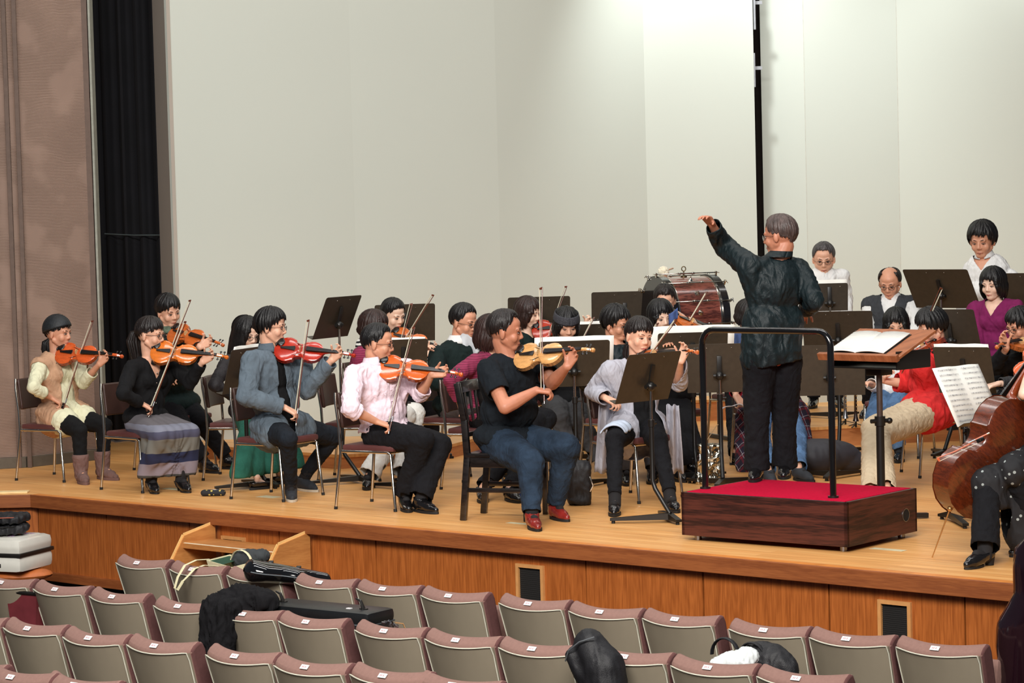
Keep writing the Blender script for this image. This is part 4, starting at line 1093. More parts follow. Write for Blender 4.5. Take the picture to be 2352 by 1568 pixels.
    if viol:
        tp, sp, dt, sg = viol[:4]
        tail = at(tp[0], tp[1], D['hd'].y + dt); kv = viol[4] if len(viol) > 4 else 1.0
        scp = solve_depth(tail, sp[0], sp[1], .575 * kv, sg, 0)
        ax = (scp - tail).normalized()
        upv = V(viol[5]) if len(viol) > 5 else V((0, -.55, .85))
        vio = (tail, tail + ax * .59 * kv, upv, kv, ax)
        npnt = tail + ax * (.475 * kv)
        uu = (upv - ax * upv.dot(ax)).normalized(); sdv = uu.cross(ax)
        if 'wl' not in J: D['wl'] = npnt - uu * .06 + ax * .0 + V((0, .01, -.055))
        else: D['wl'] = at(J['wl'][0], J['wl'][1], npnt.y + (J['wl'][2] if len(J['wl']) > 2 else .0))
    frog = None
    if bow:
        fp_, tp_, dw = bow[:3]
        if 'wr' in J: D['wr'] = at(J['wr'][0], J['wr'][1], D['sr'].y + dw)
        frog = at(fp_[0], fp_[1], D['wr'].y - .01)
        if vio:
            bc = vio[0] + vio[4] * (.165 * vio[3]) + (vio[2] - vio[4] * vio[2].dot(vio[4])).normalized() * .055 * vio[3]
            pb = V(proj(bc)).to_2d() if False else V((*proj(bc), 0)); A_ = V((fp_[0], fp_[1], 0)); B_ = V((tp_[0], tp_[1], 0)); dd = (B_ - A_)
            t = max(.15, min(.95, (pb - A_).dot(dd) / dd.length_squared)); cpx = A_ + dd * t
            cr3 = at(cpx.x, cpx.y, bc.y - .01); bd = (cr3 - frog).normalized(); 
        else: bd = (solve_depth(frog, tp_[0], tp_[1], .72, bow[3] if len(bow) > 3 else 1, 0) - frog).normalized()
        tipd = bd; 
    Lu, Lf = .285 * k, .255 * k
    if 'el' in J: D['el'] = solve_elbow(D['sl'], D['wl'], J['el'][0], J['el'][1], Lu, Lf)
    elif viol:
        mid = (D['sl'] + D['wl']) / 2; dist = (D['wl'] - D['sl']).length / 2; D['el'] = mid + V((0, 0, -1)) * math.sqrt(max(.0, .27 ** 2 - dist ** 2)) * k
    if 'er' in J: D['er'] = solve_elbow(D['sr'], D['wr'], J['er'][0], J['er'][1], Lu, Lf, 1.5 if abs(ang) < 45 else 0)
    elif bow or 'wr' in J:
        mid = (D['sr'] + D['wr']) / 2; dist = (D['wr'] - D['sr']).length / 2; D['er'] = mid + (Rt * .4 + V((0, 0, -1))).normalized() * math.sqrt(max(.0, .27 ** 2 - dist ** 2)) * k
    g = girth * k
    up_ = (D['ne'] - D['hc']).normalized(); rt_ = (D['sr'] - D['sl']); rt_ = (rt_ - up_ * rt_.dot(up_)).normalized(); fw_ = up_.cross(rt_)
    if fw_.dot(Fw) < 0: fw_ = -fw_
    TR = Matrix((rt_, fw_, up_)).transposed()
    chestc = D['hc'].lerp(D['ne'], .72) - fw_ * .005; waist = D['hc'].lerp(D['ne'], .34) + fw_ * .0; pelv = D['hc'] + up_ * .02
    fem = sex == 'f'
    def torso(mb, inf=0.0, down=0.0):
        mb.ell(pelv, (.165 * g + inf, .12 * g + inf, .12 * k + inf), TR, 18, 12)
        mb.ell(waist, ((.128 if fem else .145) * g + inf, (.098 if fem else .115) * g + inf, .16 * k), TR, 18, 12)
        mb.ell(chestc, ((.14 if fem else .16) * g + inf, (.10 if fem else .115) * g + inf, .165 * k + inf), TR, 18, 12)
        sh = .052 * k if fem else .06 * k
        mb.rc(D['sl'], D['sr'], sh + inf * .8, sh + inf * .8, 12)
        for s_ in ('sl', 'sr'):
            mb.rc(D['ne'] - up_ * .045, D[s_] - up_ * .005, .058 * k + inf * .5, .05 * k + inf * .8, 12)
            mb.rc(D[s_] - up_ * .02, D['hc'].lerp(D['ne'], .55) + (D[s_] - D['ne']) * .45, .055 * g + inf * .8, .06 * g + inf, 10)
        if fem:
            for s_ in (-1, 1): mb.ell(chestc + rt_ * s_ * .055 * k + fw_ * .062 * k - up_ * .02, .052 * k + inf, None, 12, 8)
        if girth > 1.05: mb.ell(waist + fw_ * .05 + up_ * .02, (.13 * g + inf, .11 * g + inf, .14), TR, 16, 10)
    # ---- continuous body
    mb = MB(); mb.M = Mh @ Matrix.Scale(kh, 4); head_prims(mb, 1.0, sex, nose, jaw); mb.M = None
    torso(mb, 0)
    mb.rc(D['ne'] - up_ * .05, headbase, .064 * k * (1 if not fem else .82), .058 * (1 if not fem else .82), 14)
    for s_, S_, E_, W_ in (('l', D['sl'], D['el'], D['wl']), ('r', D['sr'], D['er'], D['wr'])):
        a1, a2, a3 = (.046, .037, .0235) if not fem else (.040, .033, .0215)
        if girth > 1.05: a1 += .008; a2 += .008; a3 += .003
        mb.rc(S_, E_, a1 * k, a2 * k, 12); mid = E_.lerp(W_, .3); mb.rc(E_, mid, a2 * k, a2 * k * 1.02, 12); mb.rc(mid, W_, a2 * k * 1.02, a3 * k, 12)
    for s_ in 'lr':
        mb.rc(D['h' + s_], D['k' + s_], .082 * g, .056 * g, 12); mb.rc(D['k' + s_], D['k' + s_].lerp(D['a' + s_], .6), .054 * g, .040 * k, 12); mb.rc(D['k' + s_].lerp(D['a' + s_], .6), D['a' + s_], .040 * k, .027 * k, 12); mb.rc(D['a' + s_] - V((0, 0, .02)), D['a' + s_] + (D['t' + s_] - D['a' + s_]).normalized() * .08, .022, .014, 10)
    # hands
    if vio:
        uu = (vio[2] - vio[4] * vio[2].dot(vio[4])).normalized(); sdv = uu.cross(vio[4])
        npnt = vio[0] + vio[4] * (.47 * vio[3])
        dl = (npnt + uu * .03 + sdv * 0 - D['wl'])
        dl = dl.normalized(); toward = V((0, -1, .1)) - vio[4] * .6
        hand_prims(mb, D['wl'], dl, toward, -vio[4] if handcurl is None else V(handcurl), k * .95, (.35, .75, .7), .6)
    elif larm != 'none':
        dl = (D['wl'] - D['el']).normalized(); hand_prims(mb, D['wl'], dl + V((0, 0, -.15)), -Up + Fw * .1, -dl.cross(Up) if False else dl.cross(-Up), k * .95, (.35, .4, .3), .4)
    if frog is not None:
        dl = (frog + bd * .03 - D['wr']).normalized(); fa_ = (D['wr'] - D['er']).normalized()
        dl = (dl * .6 + fa_ * .4).normalized()
        hand_prims(mb, D['wr'], dl, V((0, .25, -1)), bd, k * .95, (.8, .8, .6), .8)
    elif rarm != 'none':
        dl = (D['wr'] - D['er']).normalized(); hand_prims(mb, D['wr'], dl + V((0, 0, -.15)), -Up + Fw * .1, dl.cross(Up), k * .95, (.35, .4, .3), .4)
    skm = SK[tone]
    remesh(mb, 'body', skm, th, org, vox, 2)
    face_parts(Mh, kh, th, org, sex, eyes, lips=lips)
    if hair:
        hs, hm = hair[0], hair[1]
        build_hair(hs, Mh, kh, hm, th, org, hseed, volume=hvol)
        if len(hair) > 2:
            mb = MB(); mb.M = Mh @ Matrix.Scale(kh, 4); rnd = random.Random(5)
            if hair[2] == 'ponytail':
                for i in range(22):
                    a = rnd.random() * 6.28; r1 = .022 * rnd.random() ** .5; o1 = V((math.cos(a) * r1, math.sin(a) * r1, 0))
                    mb.tube([V((0, -.095, .015)) + o1 * .3, V((0, -.125, .0)) + o1, V((0, -.135, -.06)) + o1 * 1.7, V((0, -.115, -.13)) + o1 * 1.6, V((0, -.10 + rnd.uniform(-.01, .01), -.19 - rnd.random() * .04)) + o1 * .6], [.008, .012, .013, .011, .003], 7)
            elif hair[2] == 'lowpony':
                for i in range(22):
                    a = rnd.random() * 6.28; r1 = .024 * rnd.random() ** .5; o1 = V((math.cos(a) * r1, math.sin(a) * r1, 0))
                    mb.tube([V((0, -.07, -.05)) + o1 * .3, V((0, -.10, -.08)) + o1, V((0, -.10, -.13)) + o1 * 1.3, V((0, -.085, -.20 - rnd.random() * .03)) + o1 * .6], [.008, .013, .012, .003], 7)
            elif hair[2] == 'bun': mb.ell((0, -.115, -.0), (.04, .035, .04), None, 16, 12); mb.tube([(.03, -.10, .02), (0, -.15, .0), (-.03, -.10, -.02)], .018, 10)
            mb.build('hair_tail', hm, th, org=org, angle=80)
    if gl: glasses(Mh, kh, th, org, *(gl if isinstance(gl, tuple) else ()))
    # ---- clothes
    def sleeve(mb, kind, inf, side):
        S_, E_, W_ = (D['sl'], D['el'], D['wl']) if side == 'l' else (D['sr'], D['er'], D['wr'])
        a1 = (.048 if fem else .054) * k + inf + (.01 if girth > 1.05 else 0); a2 = (.036 if fem else .040) * k + inf; a3 = .029 * k + inf
        if kind == 'none': return
        if kind == 'short': mb.rc(S_, S_.lerp(E_, .55), a1, a1 * .98, 14); return
        mb.rc(S_, E_, a1, a2, 14)
        if kind == 'long': mb.rc(E_, W_ - (W_ - E_).normalized() * .025, a2, a3, 14)
        elif kind == 'rolled': mb.rc(E_, E_.lerp(W_, .5), a2, a2 * 1.02, 14)
        elif kind == 'three': mb.rc(E_, E_.lerp(W_, .55), a2, a3 * 1.15, 14)
    if bottom:
        bm_ = bottom[1]
        if bottom[0] in ('pants', 'wide', 'slim'):
            lo = {'pants': .060, 'wide': .078, 'slim': .046}[bottom[0]]
            mb = MB(); mb.ell(pelv, (.175 * g, .13 * g, .105 * k), TR, 18, 12)
            for s_ in 'lr':
                hp_ = D['h' + s_]; kn = D['k' + s_]; an = D['a' + s_]; g = girth * k * 1.06; en = kn.lerp(an, .97 if bottom[0] != 'slim' else .9)
                mb.rc(hp_, kn, .104 * g, (.076 if bottom[0] != 'slim' else .064) * g, 14); mb.rc(kn, en, (.070 if bottom[0] != 'slim' else .058) * g, lo, 14)
                if bottom[0] == 'wide': mb.rc(kn.lerp(an, .55), an + V((0, 0, -.0)), .075, .082, 14)
            def cutp(p):
                for s_ in 'lr':
                    kn = D['k' + s_]; an = D['a' + s_]; d_ = (an - kn).normalized(); 
                    if (p - an).length < .16 and (p - an).dot(d_) > (-.015 if bottom[0] != 'slim' else -.04): return True
                return False
            remesh(mb, 'trousers', bm_, th, org, .011, 2, folds(.005, 15, (1, 1, 1)), cutp, .004)
        else:
            hem = bottom[2] if len(bottom) > 2 else .75
            mb = MB(); mb.ell(pelv, (.175 * g, .135 * g, .115 * k), TR, 18, 12)
            hl_, hr2 = D['hl'], D['hr']
            for i in range(5):
                t = i / 4; hp_ = hl_.lerp(hr2, t); kn = D['kl'].lerp(D['kr'], t); an = D['al'].lerp(D['ar'], t)
                ow = (kn - D['kl'].lerp(D['kr'], .5)); en = kn.lerp(an, hem) + ow * (.35 if len(bottom) < 4 else bottom[3]) 
                mb.rc(hp_, kn, .10 * g, .078 * g, 12); mb.rc(kn, en, .076 * g, .07 * g if len(bottom) < 4 else .085, 12)
                bk = hp_.lerp(kn, .6); mb.rc(bk, bk.lerp(an, 0).lerp(an + (bk - kn) * .35, hem), .075, .07, 12)
            zc_ = D['kl'].lerp(D['al'], hem).z - .02
            pl = (lambda p: .008 * math.sin(math.atan2((p - D['kl'].lerp(D['kr'], .5)).dot(Fw), (p - D['kl'].lerp(D['kr'], .5)).dot(Rt)) * 13) * min(1, max(0, (D['kl'].z + .05 - p.z) * 5)) + .003 * noise.noise(p * 14))
            remesh(mb, 'skirt', bm_, th, org, .011, 2, pl, lambda p: p.z < zc_, .004)
    if top:
        for gi, G in enumerate(top):
            kind, m_, inf = G[0], G[1], G[2]; slv = G[3]; opt = G[4] if len(G) > 4 else {}
            mb = MB(); torso(mb, inf)
            if opt.get('hem') and stand_:
                mb.ell(pelv, (.170 * g + inf * .6, .118 * g + inf * .6, .14), TR, 20, 14); mb.rc(waist - rt_ * .05, D['hc'] - rt_ * .055 - up_ * .03, .115 * g + inf, .125 * g + inf * .5, 16); mb.rc(waist + rt_ * .05, D['hc'] + rt_ * .055 - up_ * .03, .115 * g + inf, .125 * g + inf * .5, 16)
            elif opt.get('hem'):
                mb.ell(pelv - up_ * opt['hem'] * .5, (.185 * g + inf, .135 * g + inf, .10 + opt['hem'] * .5), TR, 18, 12)
                for s_ in 'lr': mb.rc(D['h' + s_], D['h' + s_].lerp(D['k' + s_], opt.get('lap', .25)), .105 * g + inf, .10 * g + inf, 12)
            if opt.get('turtle') is not None: mb.rc(D['ne'] - up_ * .03, D['ne'].lerp(headbase, opt['turtle']), .066 * k, .062, 14)
            if not opt.get('tuck') and not stand_: mb.ell(pelv + up_ * .02, (.186 * g + inf, .140 * g + inf, .10 * k), TR, 18, 12)
            for sd_ in 'lr': sleeve(mb, slv, inf, sd_)
            vn = opt.get('v', 0); op = opt.get('open'); neckr = opt.get('neck', .074)
            def cutf(p, vn=vn, op=op, neckr=neckr, slv=slv, opt=opt):
                q = p - D['ne']; u_ = q.dot(up_); r_ = q.dot(rt_); f_ = q.dot(fw_)
                if opt.get('tuck') and (p - D['hc']).dot(up_) < .045 and (p - D['hc']).length < .3: return True
                if stand_ and opt.get('hem') and p.z < D['hc'].z - .06 + r_ * .15: return True
                if 'turtle' not in opt or opt.get('turtle') is None:
                    if u_ > -.035 + .2 * max(0, -f_) and math.hypot(r_, f_ * .9) < neckr: return True
                if vn and f_ > 0 and abs(r_) < .06 * (1 + (u_ + .02) / vn) and u_ > -vn - .02 and u_ < .05: return True
                if op and f_ > -.02:
                    if abs(r_ + opt.get('shift', 0)) < op[0] + (op[1] - op[0]) * max(0, min(1, -u_ / .5)): return True
                for S_, E_, W_ in ((D['sl'], D['el'], D['wl']), (D['sr'], D['er'], D['wr'])):
                    if slv == 'short':
                        d_ = (E_ - S_).normalized(); c_ = S_.lerp(E_, .55); a1_ = (.048 if fem else .054) * k + G[2] + (.01 if girth > 1.05 else 0)
                        if (p - c_).dot(d_) > a1_ * .3 and a1_ - .022 < (p - c_).length < a1_ + .014: return True
                    elif slv in ('long', 'three'):
                        d_ = (W_ - E_).normalized(); c_ = W_ - d_ * .02 if slv == 'long' else E_.lerp(W_, .58)
                        if (p - c_).length < .075 and (p - c_).dot(d_) > 0: return True
                    elif slv == 'rolled':
                        d_ = (W_ - E_).normalized(); c_ = E_.lerp(W_, .30)
                        if (p - c_).length < .15 and (p - c_).dot(d_) > 0 and (p - c_ - d_ * (p - c_).dot(d_)).length < .07: return True
                    elif slv == 'none':
                        d_ = (E_ - S_).normalized()
                        if (p - S_).dot(d_) > .035 and (p - S_).length < .2 and (p - S_ - d_ * (p - S_).dot(d_)).length < .085: return True
                return False
            remesh(mb, kind, m_, th, org, .0095, 2, folds(opt.get('fold', .0065), opt.get('fs', 11)), cutf, .004)
            if opt.get('buttons'):
                mb = MB()
                for i in range(opt['buttons']):
                    pc = D['ne'] - up_ * (.10 + .075 * i) + fw_ * .2; 
                    # drop onto the front of the garment
                    for s2_ in range(40):
                        q = pc - fw_ * (.005 * s2_)
                        dz = (q - waist); ins = (dz.dot(rt_) / ((.128 if fem else .145) * g + inf)) ** 2 + (dz.dot(fw_) / ((.098 if fem else .115) * g + inf)) ** 2 + (dz.dot(up_) / (.16 * k)) ** 2 < 1
                        dz = (q - chestc); ins = ins or (dz.dot(rt_) / ((.14 if fem else .16) * g + inf)) ** 2 + (dz.dot(fw_) / ((.10 if fem else .115) * g + inf)) ** 2 + (dz.dot(up_) / (.165 * k + inf)) ** 2 < 1
                        if ins: break
                    mb.ell(q + fw_ * .004, .006, None, 8, 6)
                mb.build('button', opt.get('bmat', CHROME), th, org=org)
    if collar:
        cm = collar if not isinstance(collar, tuple) else collar[0]
        mb = MB(); c0 = D['ne'].lerp(headbase, .30); axn = (headbase - D['ne']).normalized()
        for side in (-1, 1):
            def cf(u_, v_):
                a = R(12 + 168 * u_) * side; r0_ = .060 * k + .005
                if v_ < .5: rr_ = r0_ + .004; h_ = -.01 + .045 * (v_ * 2)
                else: t = (v_ - .5) * 2; rr_ = r0_ + .006 + .022 * t; h_ = .035 - (.045 + .022 * (1 - u_) ** 2) * t
                return c0 + (fw_ * math.cos(a) + rt_ * math.sin(a)) * rr_ + axn * h_
            mb.grid(cf, 14, 6)
        o = mb.build('collar', cm, th, org=org, angle=90); s2 = o.modifiers.new('s', 'SOLIDIFY'); s2.thickness = .003
    if shoes and shoes[0] != 'boot' and socks is not None:
        for s_ in 'lr':
            A_, K_ = D['a' + s_], D['k' + s_]; mb = MB(); mb.rc(A_ - V((0, 0, .03)), A_.lerp(K_, .22), .042, .044, 14)
            mb.rc(A_ - V((0, 0, .035)), A_ + (D['t' + s_] - A_).normalized() * .08, .033, .024, 12); mb.build('sock', socks, th, org=org)
    if shoes:
        for s_ in 'lr':
            A_, T_ = D['a' + s_], D['t' + s_]; d_ = V((T_.x - A_.x, T_.y - A_.y, 0)).normalized(); sd2 = V((-d_.y, d_.x, 0)); zf = z0
            lift = max(0, A_.z - z0 - .12); st, shm = shoes[0], shoes[1]; b0 = V((A_.x, A_.y, zf + lift))
            mb = MB()
            hz = {'heel': .06, 'boot': .03, 'block': .045}.get(st, .022)
            mb.rc(b0 - d_ * .03 + V((0, 0, .04 + hz * .6)), b0 + d_ * .04 + V((0, 0, .042 + hz * .35)), .040, .043, 12)
            mb.rc(b0 + d_ * .04 + V((0, 0, .042 + hz * .3)), b0 + d_ * .12 + V((0, 0, .032)), .043, .039, 12)
            mb.rc(b0 + d_ * .115 + V((0, 0, .032)), b0 + d_ * (.165 if st != 'oxford' else .18) + V((0, 0, .026)), .038, .022, 12)
            if st in ('oxford', 'boot', 'sneaker', 'ankle'): mb.rc(b0 + V((0, 0, .05)), b0 + V((0, 0, {'oxford': .085, 'sneaker': .085, 'boot': .20, 'ankle': .13}[st])), .046, .048 if st != 'boot' else .064, 14)
            def csh(p, zf=zf, lift=lift, b0=b0, st=st):
                tpz = {'oxford': .085, 'sneaker': .085, 'boot': .21, 'ankle': .135}.get(st, None)
                if tpz and p.z > zf + lift + tpz + .012: return True
                if tpz is None and p.z > zf + lift + .055 + .02 * (st in ('heel', 'block')) and (p - b0).dot(d_) < .10: return True
                return p.z < zf + lift + .004
            o = remesh(mb, 'shoe' if st != 'boot' else 'boot', shm, th, org, .0075, 2, folds(.0008 if st != 'boot' else .005, 24), csh, .003)
            mb = MB(); N = 16; pol = []
            for i in range(N):
                a = 2 * math.pi * i / N; x_ = .065 + .137 * math.cos(a); y_ = .043 * math.sin(a) * (1 if math.cos(a) > -.2 else .9); pol.append((x_, y_))
            if st in ('heel', 'block'):
                mb.cyl(b0 - d_ * .04 + V((0, 0, .001)), b0 - d_ * .045 + V((0, 0, .06)), .007 if st == 'heel' else .024, .018 if st == 'heel' else .03)
                mb.prism([(x_ * .6 + .06, y_ * .8) for x_, y_ in pol], b0 + V((0, 0, .001)), d_, sd2, (0, 0, 1), .012)
            else: mb.prism(pol, b0 + V((0, 0, .001)), d_, sd2, (0, 0, 1), hz * .5 + .006)
            mb.build('sole', shoes[2] if len(shoes) > 2 else RUBBER, o, org=org)
    rec = P(); rec.__dict__.update(D=D, org=org, th=th, Mh=Mh, k=k, kh=kh, TR=TR, fw=fw_, rt=rt_, up=up_, vio=vio, frog=frog, bd=(bd if bow else None), Fw=Fw, Rt=Rt, base=base)
    PEOPLE[name] = rec
    if viol and not (extra and 'noviolin' in extra):
        pass
    return rec
# ------------------------------------------------------------------ cloth materials
def cloth(name, rgb, rough=.9, var=.12, scale=18, bump=.35, bscale=220, wrk=.3, **kw): return mat(name, rgb, rough, 0, var, scale, bump, bscale, spec=.25, wrk=wrk, **kw)
def denim(name, rgb, wear): 
    return mat(name, rgb, .9, 0, wear, 9, .4, 260, spec=.25, wrk=.35)
def stripes(name, stops, scale, axis='Z', off=0.0, rough=.9):
    "horizontal bands along one axis of the object"
    mt, nt, b = _nm(name); tc = nt.nodes.new('ShaderNodeTexCoord'); sp = nt.nodes.new('ShaderNodeSeparateXYZ'); nt.links.new(tc.outputs['Object'], sp.inputs[0])
    ns = nt.nodes.new('ShaderNodeTexNoise'); ns.inputs['Scale'].default_value = 6; nt.links.new(tc.outputs['Object'], ns.inputs['Vector'])
    a = nt.nodes.new('ShaderNodeMath'); a.operation = 'MULTIPLY_ADD'; a.inputs[1].default_value = .03; nt.links.new(ns.outputs['Fac'], a.inputs[0]); nt.links.new(sp.outputs[axis], a.inputs[2])
    k_ = nt.nodes.new('ShaderNodeMath'); k_.operation = 'MULTIPLY_ADD'; k_.inputs[1].default_value = scale; k_.inputs[2].default_value = off; nt.links.new(a.outputs[0], k_.inputs[0])
    fr = nt.nodes.new('ShaderNodeMath'); fr.operation = 'FRACT'; nt.links.new(k_.outputs[0], fr.inputs[0])
    r = nt.nodes.new('ShaderNodeValToRGB'); r.color_ramp.interpolation = 'CONSTANT'
    while len(r.color_ramp.elements) < len(stops): r.color_ramp.elements.new(.5)
    for e_, (p_, c) in zip(r.color_ramp.elements, stops): e_.position = p_; e_.color = (*s2l(c), 1)
    nt.links.new(fr.outputs[0], r.inputs[0]); nt.links.new(r.outputs[0], b.inputs['Base Color']); b.inputs['Roughness'].default_value = rough
    return mt
def spots(name, base_, spot_, scale=30, thr=.28):
    mt, nt, b = _nm(name); tc = nt.nodes.new('ShaderNodeTexCoord'); v = nt.nodes.new('ShaderNodeTexVoronoi'); v.inputs['Scale'].default_value = scale
    nt.links.new(tc.outputs['Object'], v.inputs['Vector']); r = nt.nodes.new('ShaderNodeValToRGB'); r.color_ramp.interpolation = 'CONSTANT'
    r.color_ramp.elements[0].color = (*s2l(spot_), 1); r.color_ramp.elements[1].position = thr; r.color_ramp.elements[1].color = (*s2l(base_), 1)
    nt.links.new(v.outputs['Distance'], r.inputs[0]); nt.links.new(r.outputs[0], b.inputs['Base Color']); b.inputs['Roughness'].default_value = .8
    return mt
def plaid(name):
    mt, nt, b = _nm(name); tc = nt.nodes.new('ShaderNodeTexCoord'); sp = nt.nodes.new('ShaderNodeSeparateXYZ')
    mp = nt.nodes.new('ShaderNodeMapping'); mp.inputs['Rotation'].default_value = (R(35), R(25), 0); nt.links.new(tc.outputs['Object'], mp.inputs[0]); nt.links.new(mp.outputs[0], sp.inputs[0])
    cols = []
    for ax_, off in (('X', 0), ('Z', .3)):
        k_ = nt.nodes.new('ShaderNodeMath'); k_.operation = 'MULTIPLY_ADD'; k_.inputs[1].default_value = 16; k_.inputs[2].default_value = off; nt.links.new(sp.outputs[ax_], k_.inputs[0])
        fr = nt.nodes.new('ShaderNodeMath'); fr.operation = 'FRACT'; nt.links.new(k_.outputs[0], fr.inputs[0])
        r = nt.nodes.new('ShaderNodeValToRGB'); r.color_ramp.interpolation = 'CONSTANT'
        st = [(0, (30, 26, 44)), (.4, (120, 30, 44)), (.62, (30, 26, 44)), (.72, (196, 186, 196)), (.78, (38, 30, 56))]
        while len(r.color_ramp.elements) < len(st): r.color_ramp.elements.new(.5)
        for e_, (p_, c) in zip(r.color_ramp.elements, st): e_.position = p_; e_.color = (*s2l(c), 1)
        nt.links.new(fr.outputs[0], r.inputs[0]); cols.append(r)
    mx = nt.nodes.new('ShaderNodeMix'); mx.data_type = 'RGBA'; mx.inputs[0].default_value = .5; nt.links.new(cols[0].outputs[0], mx.inputs[6]); nt.links.new(cols[1].outputs[0], mx.inputs[7])
    nt.links.new(mx.outputs[2], b.inputs['Base Color']); b.inputs['Roughness'].default_value = .9; return mt
BLK = cloth('black_knit', (17, 17, 19), wrk=.15); BLKT = cloth('black_trouser_cloth', (17, 17, 21)); NAVYT = cloth('dark_navy_tshirt', (17, 23, 29)); DGREEN = cloth('dark_green_wool', (18, 32, 31))
JEANS = denim('blue_jeans', (32, 46, 62), .4); BJEANS = denim('black_jeans', (22, 27, 34), .3); LJEANS = denim('light_blue_jeans', (86, 118, 156), .3)
CHAMB = denim('grey_blue_chambray', (92, 104, 114), .14); PINK = cloth('pale_pink_shirt_cotton', (236, 214, 224), var=.03); WHITE = cloth('white_shirt_cotton', (228, 228, 226), var=.03)
CREAM = cloth('cream_jersey', (222, 220, 188), var=.05); BEIGE = cloth('beige_fringed_knit', (190, 150, 120), var=.1); BURG = stripes('burgundy_ribbed_knit', [(0, (116, 30, 62)), (.5, (140, 44, 78))], 60)
GREYC = cloth('pale_grey_cardigan_knit', (176, 176, 186), var=.06); REDK = cloth('red_wool', (206, 46, 46), var=.12, bump=.6, wrk=.12); REDT = cloth('crimson_jersey', (184, 36, 56), var=.08)
MAROON = cloth('plum_wool', (122, 32, 84), var=.1, bump=.6, wrk=.1); KHAKI = cloth('khaki_cotton', (206, 186, 156), var=.05); TEAL = cloth('teal_skirt_cloth', (42, 100, 84), var=.12)
CHAR = cloth('charcoal_vest_wool', (58, 60, 64), var=.1); CONSH = cloth('black_green_shirt_cotton', (22, 33, 36), .5, var=.1)
STRSK = stripes('wide_striped_skirt_cloth', [(0, (96, 92, 96)), (.16, (64, 62, 58)), (.34, (130, 120, 128)), (.50, (30, 36, 66)), (.64, (112, 112, 106)), (.82, (72, 72, 92)), (.92, (120, 122, 136))], 1.75, off=.08)
BWSTR = stripes('black_white_striped_jersey', [(0, (226, 224, 218)), (.5, (24, 24, 28))], 30)
LOAF = mat('black_shoe_leather', (18, 17, 18), .22, 0, .1, coat=.4); REDSH = mat('oxblood_shoe_leather', (128, 36, 30), .25, 0, .2, 10, coat=.4); BOOTM = mat('brown_suede', (112, 84, 78), .85, 0, .1, 14, .3, 100)
SNEAK = mat('dark_sneaker_canvas', (40, 44, 50), .8); WSOLE = mat('pale_rubber_sole', (200, 190, 170), .6)
TRO2 = cloth('white_trouser_cotton', (214, 212, 206), var=.03)
SEATCH = []
def seat_at(rec_px, Y, ang, label, dz=0.0, back=.02): 
    b = atz(rec_px, Y, .5 + dz); fw = V((math.cos(R(ang)), math.sin(R(ang)), 0)); p = b - fw * back
    return chair((p.x, p.y), ang, label, dz)
# ================================================================== THE ORCHESTRA
TILT = (0, -.78, .62)
BOWG = 'violin bows held by the players'
def fiddle(p, label, varnish, **kw):
    if not p.vio: return
    return make_violin(label, p.vio[0], p.vio[1], p.vio[2], varnish, p.vio[3], **kw)
def bowit(p, label, L=.73, **kw):
    if p.frog is None: return
    return make_bow(label, p.frog, p.frog + p.bd * L, p.Fw, **kw)
# --- concertmaster in T-shirt on the wooden chair
p = person('person', 'man in a dark T-shirt and blue jeans playing violin, seated on the black wooden chair', 1165, 15.98, -32, (1162, 760), -8, 6, 4, 1.03, 'm', girth=1.15, tone='dark', hair=('crop', HDB), hk=1.04,
   J=dict(ne=(1168, 812), sl=(1245, 838), sr=(1122, 850), er=(1160, 935), wr=(1232, 896), el=(1268, 880), wl=(1302, 842), kr=(1218, 1062), kl=(1300, 1028), ar=(1222, 1180), al=(1275, 1160), tr=(1240, 1212), tl=(1325, 1193)),
   viol=((1184, 822), (1362, 806), -.06, -1, 1.0, TILT), bow=((1250, 915), (1246, 680), -.12), top=[('tshirt', NAVYT, .014, 'short', {'neck': .084})], bottom=('pants', JEANS), shoes=('oxford', REDSH))
fiddle(p, 'pale golden violin played by the man in the dark T-shirt', (212, 156, 96)); bowit(p, 'upright violin bow held by the man in the dark T-shirt')
b = atz(1165, 15.98, .5); q = b - p.Fw * .01; wooden_chair((q.x, q.y), -20, 'black wooden slat-back chair under the man in the dark T-shirt')
# --- pale pink shirt
p = person('person', 'man in a pale pink shirt with rolled sleeves, glasses and black trousers playing violin', 885, 16.75, -30, (869, 788), -10, 8, 0, 1.0, 'm', girth=1.04, tone='tan', hair=('short', HB), gl=True,
   J=dict(ne=(862, 838), sl=(935, 848), sr=(815, 862), er=(803, 938), wr=(865, 968), el=(965, 905), wl=(992, 858), kr=(970, 1010), kl=(1010, 1022), ar=(930, 1140), al=(965, 1145), tr=(945, 1172), tl=(985, 1168)),
   viol=((868, 843), (1058, 862), -.05, -1, 1.0, TILT), bow=((895, 985), (944, 788), -.12), top=[('shirt', PINK, .018, 'rolled', {'neck': .07, 'fold': .009, 'fs': 15, 'buttons': 4, 'bmat': PINK, 'tuck': 1})], bottom=('wide', BLKT), shoes=('oxford', LOAF), collar=PINK)
fiddle(p, 'glossy orange violin played by the man in the pale pink shirt', (216, 98, 36)); bowit(p, 'violin bow held by the man in the pale pink shirt')
seat_at(885, 16.75, -30, 'steel chair with maroon seat under the man in the pale pink shirt')
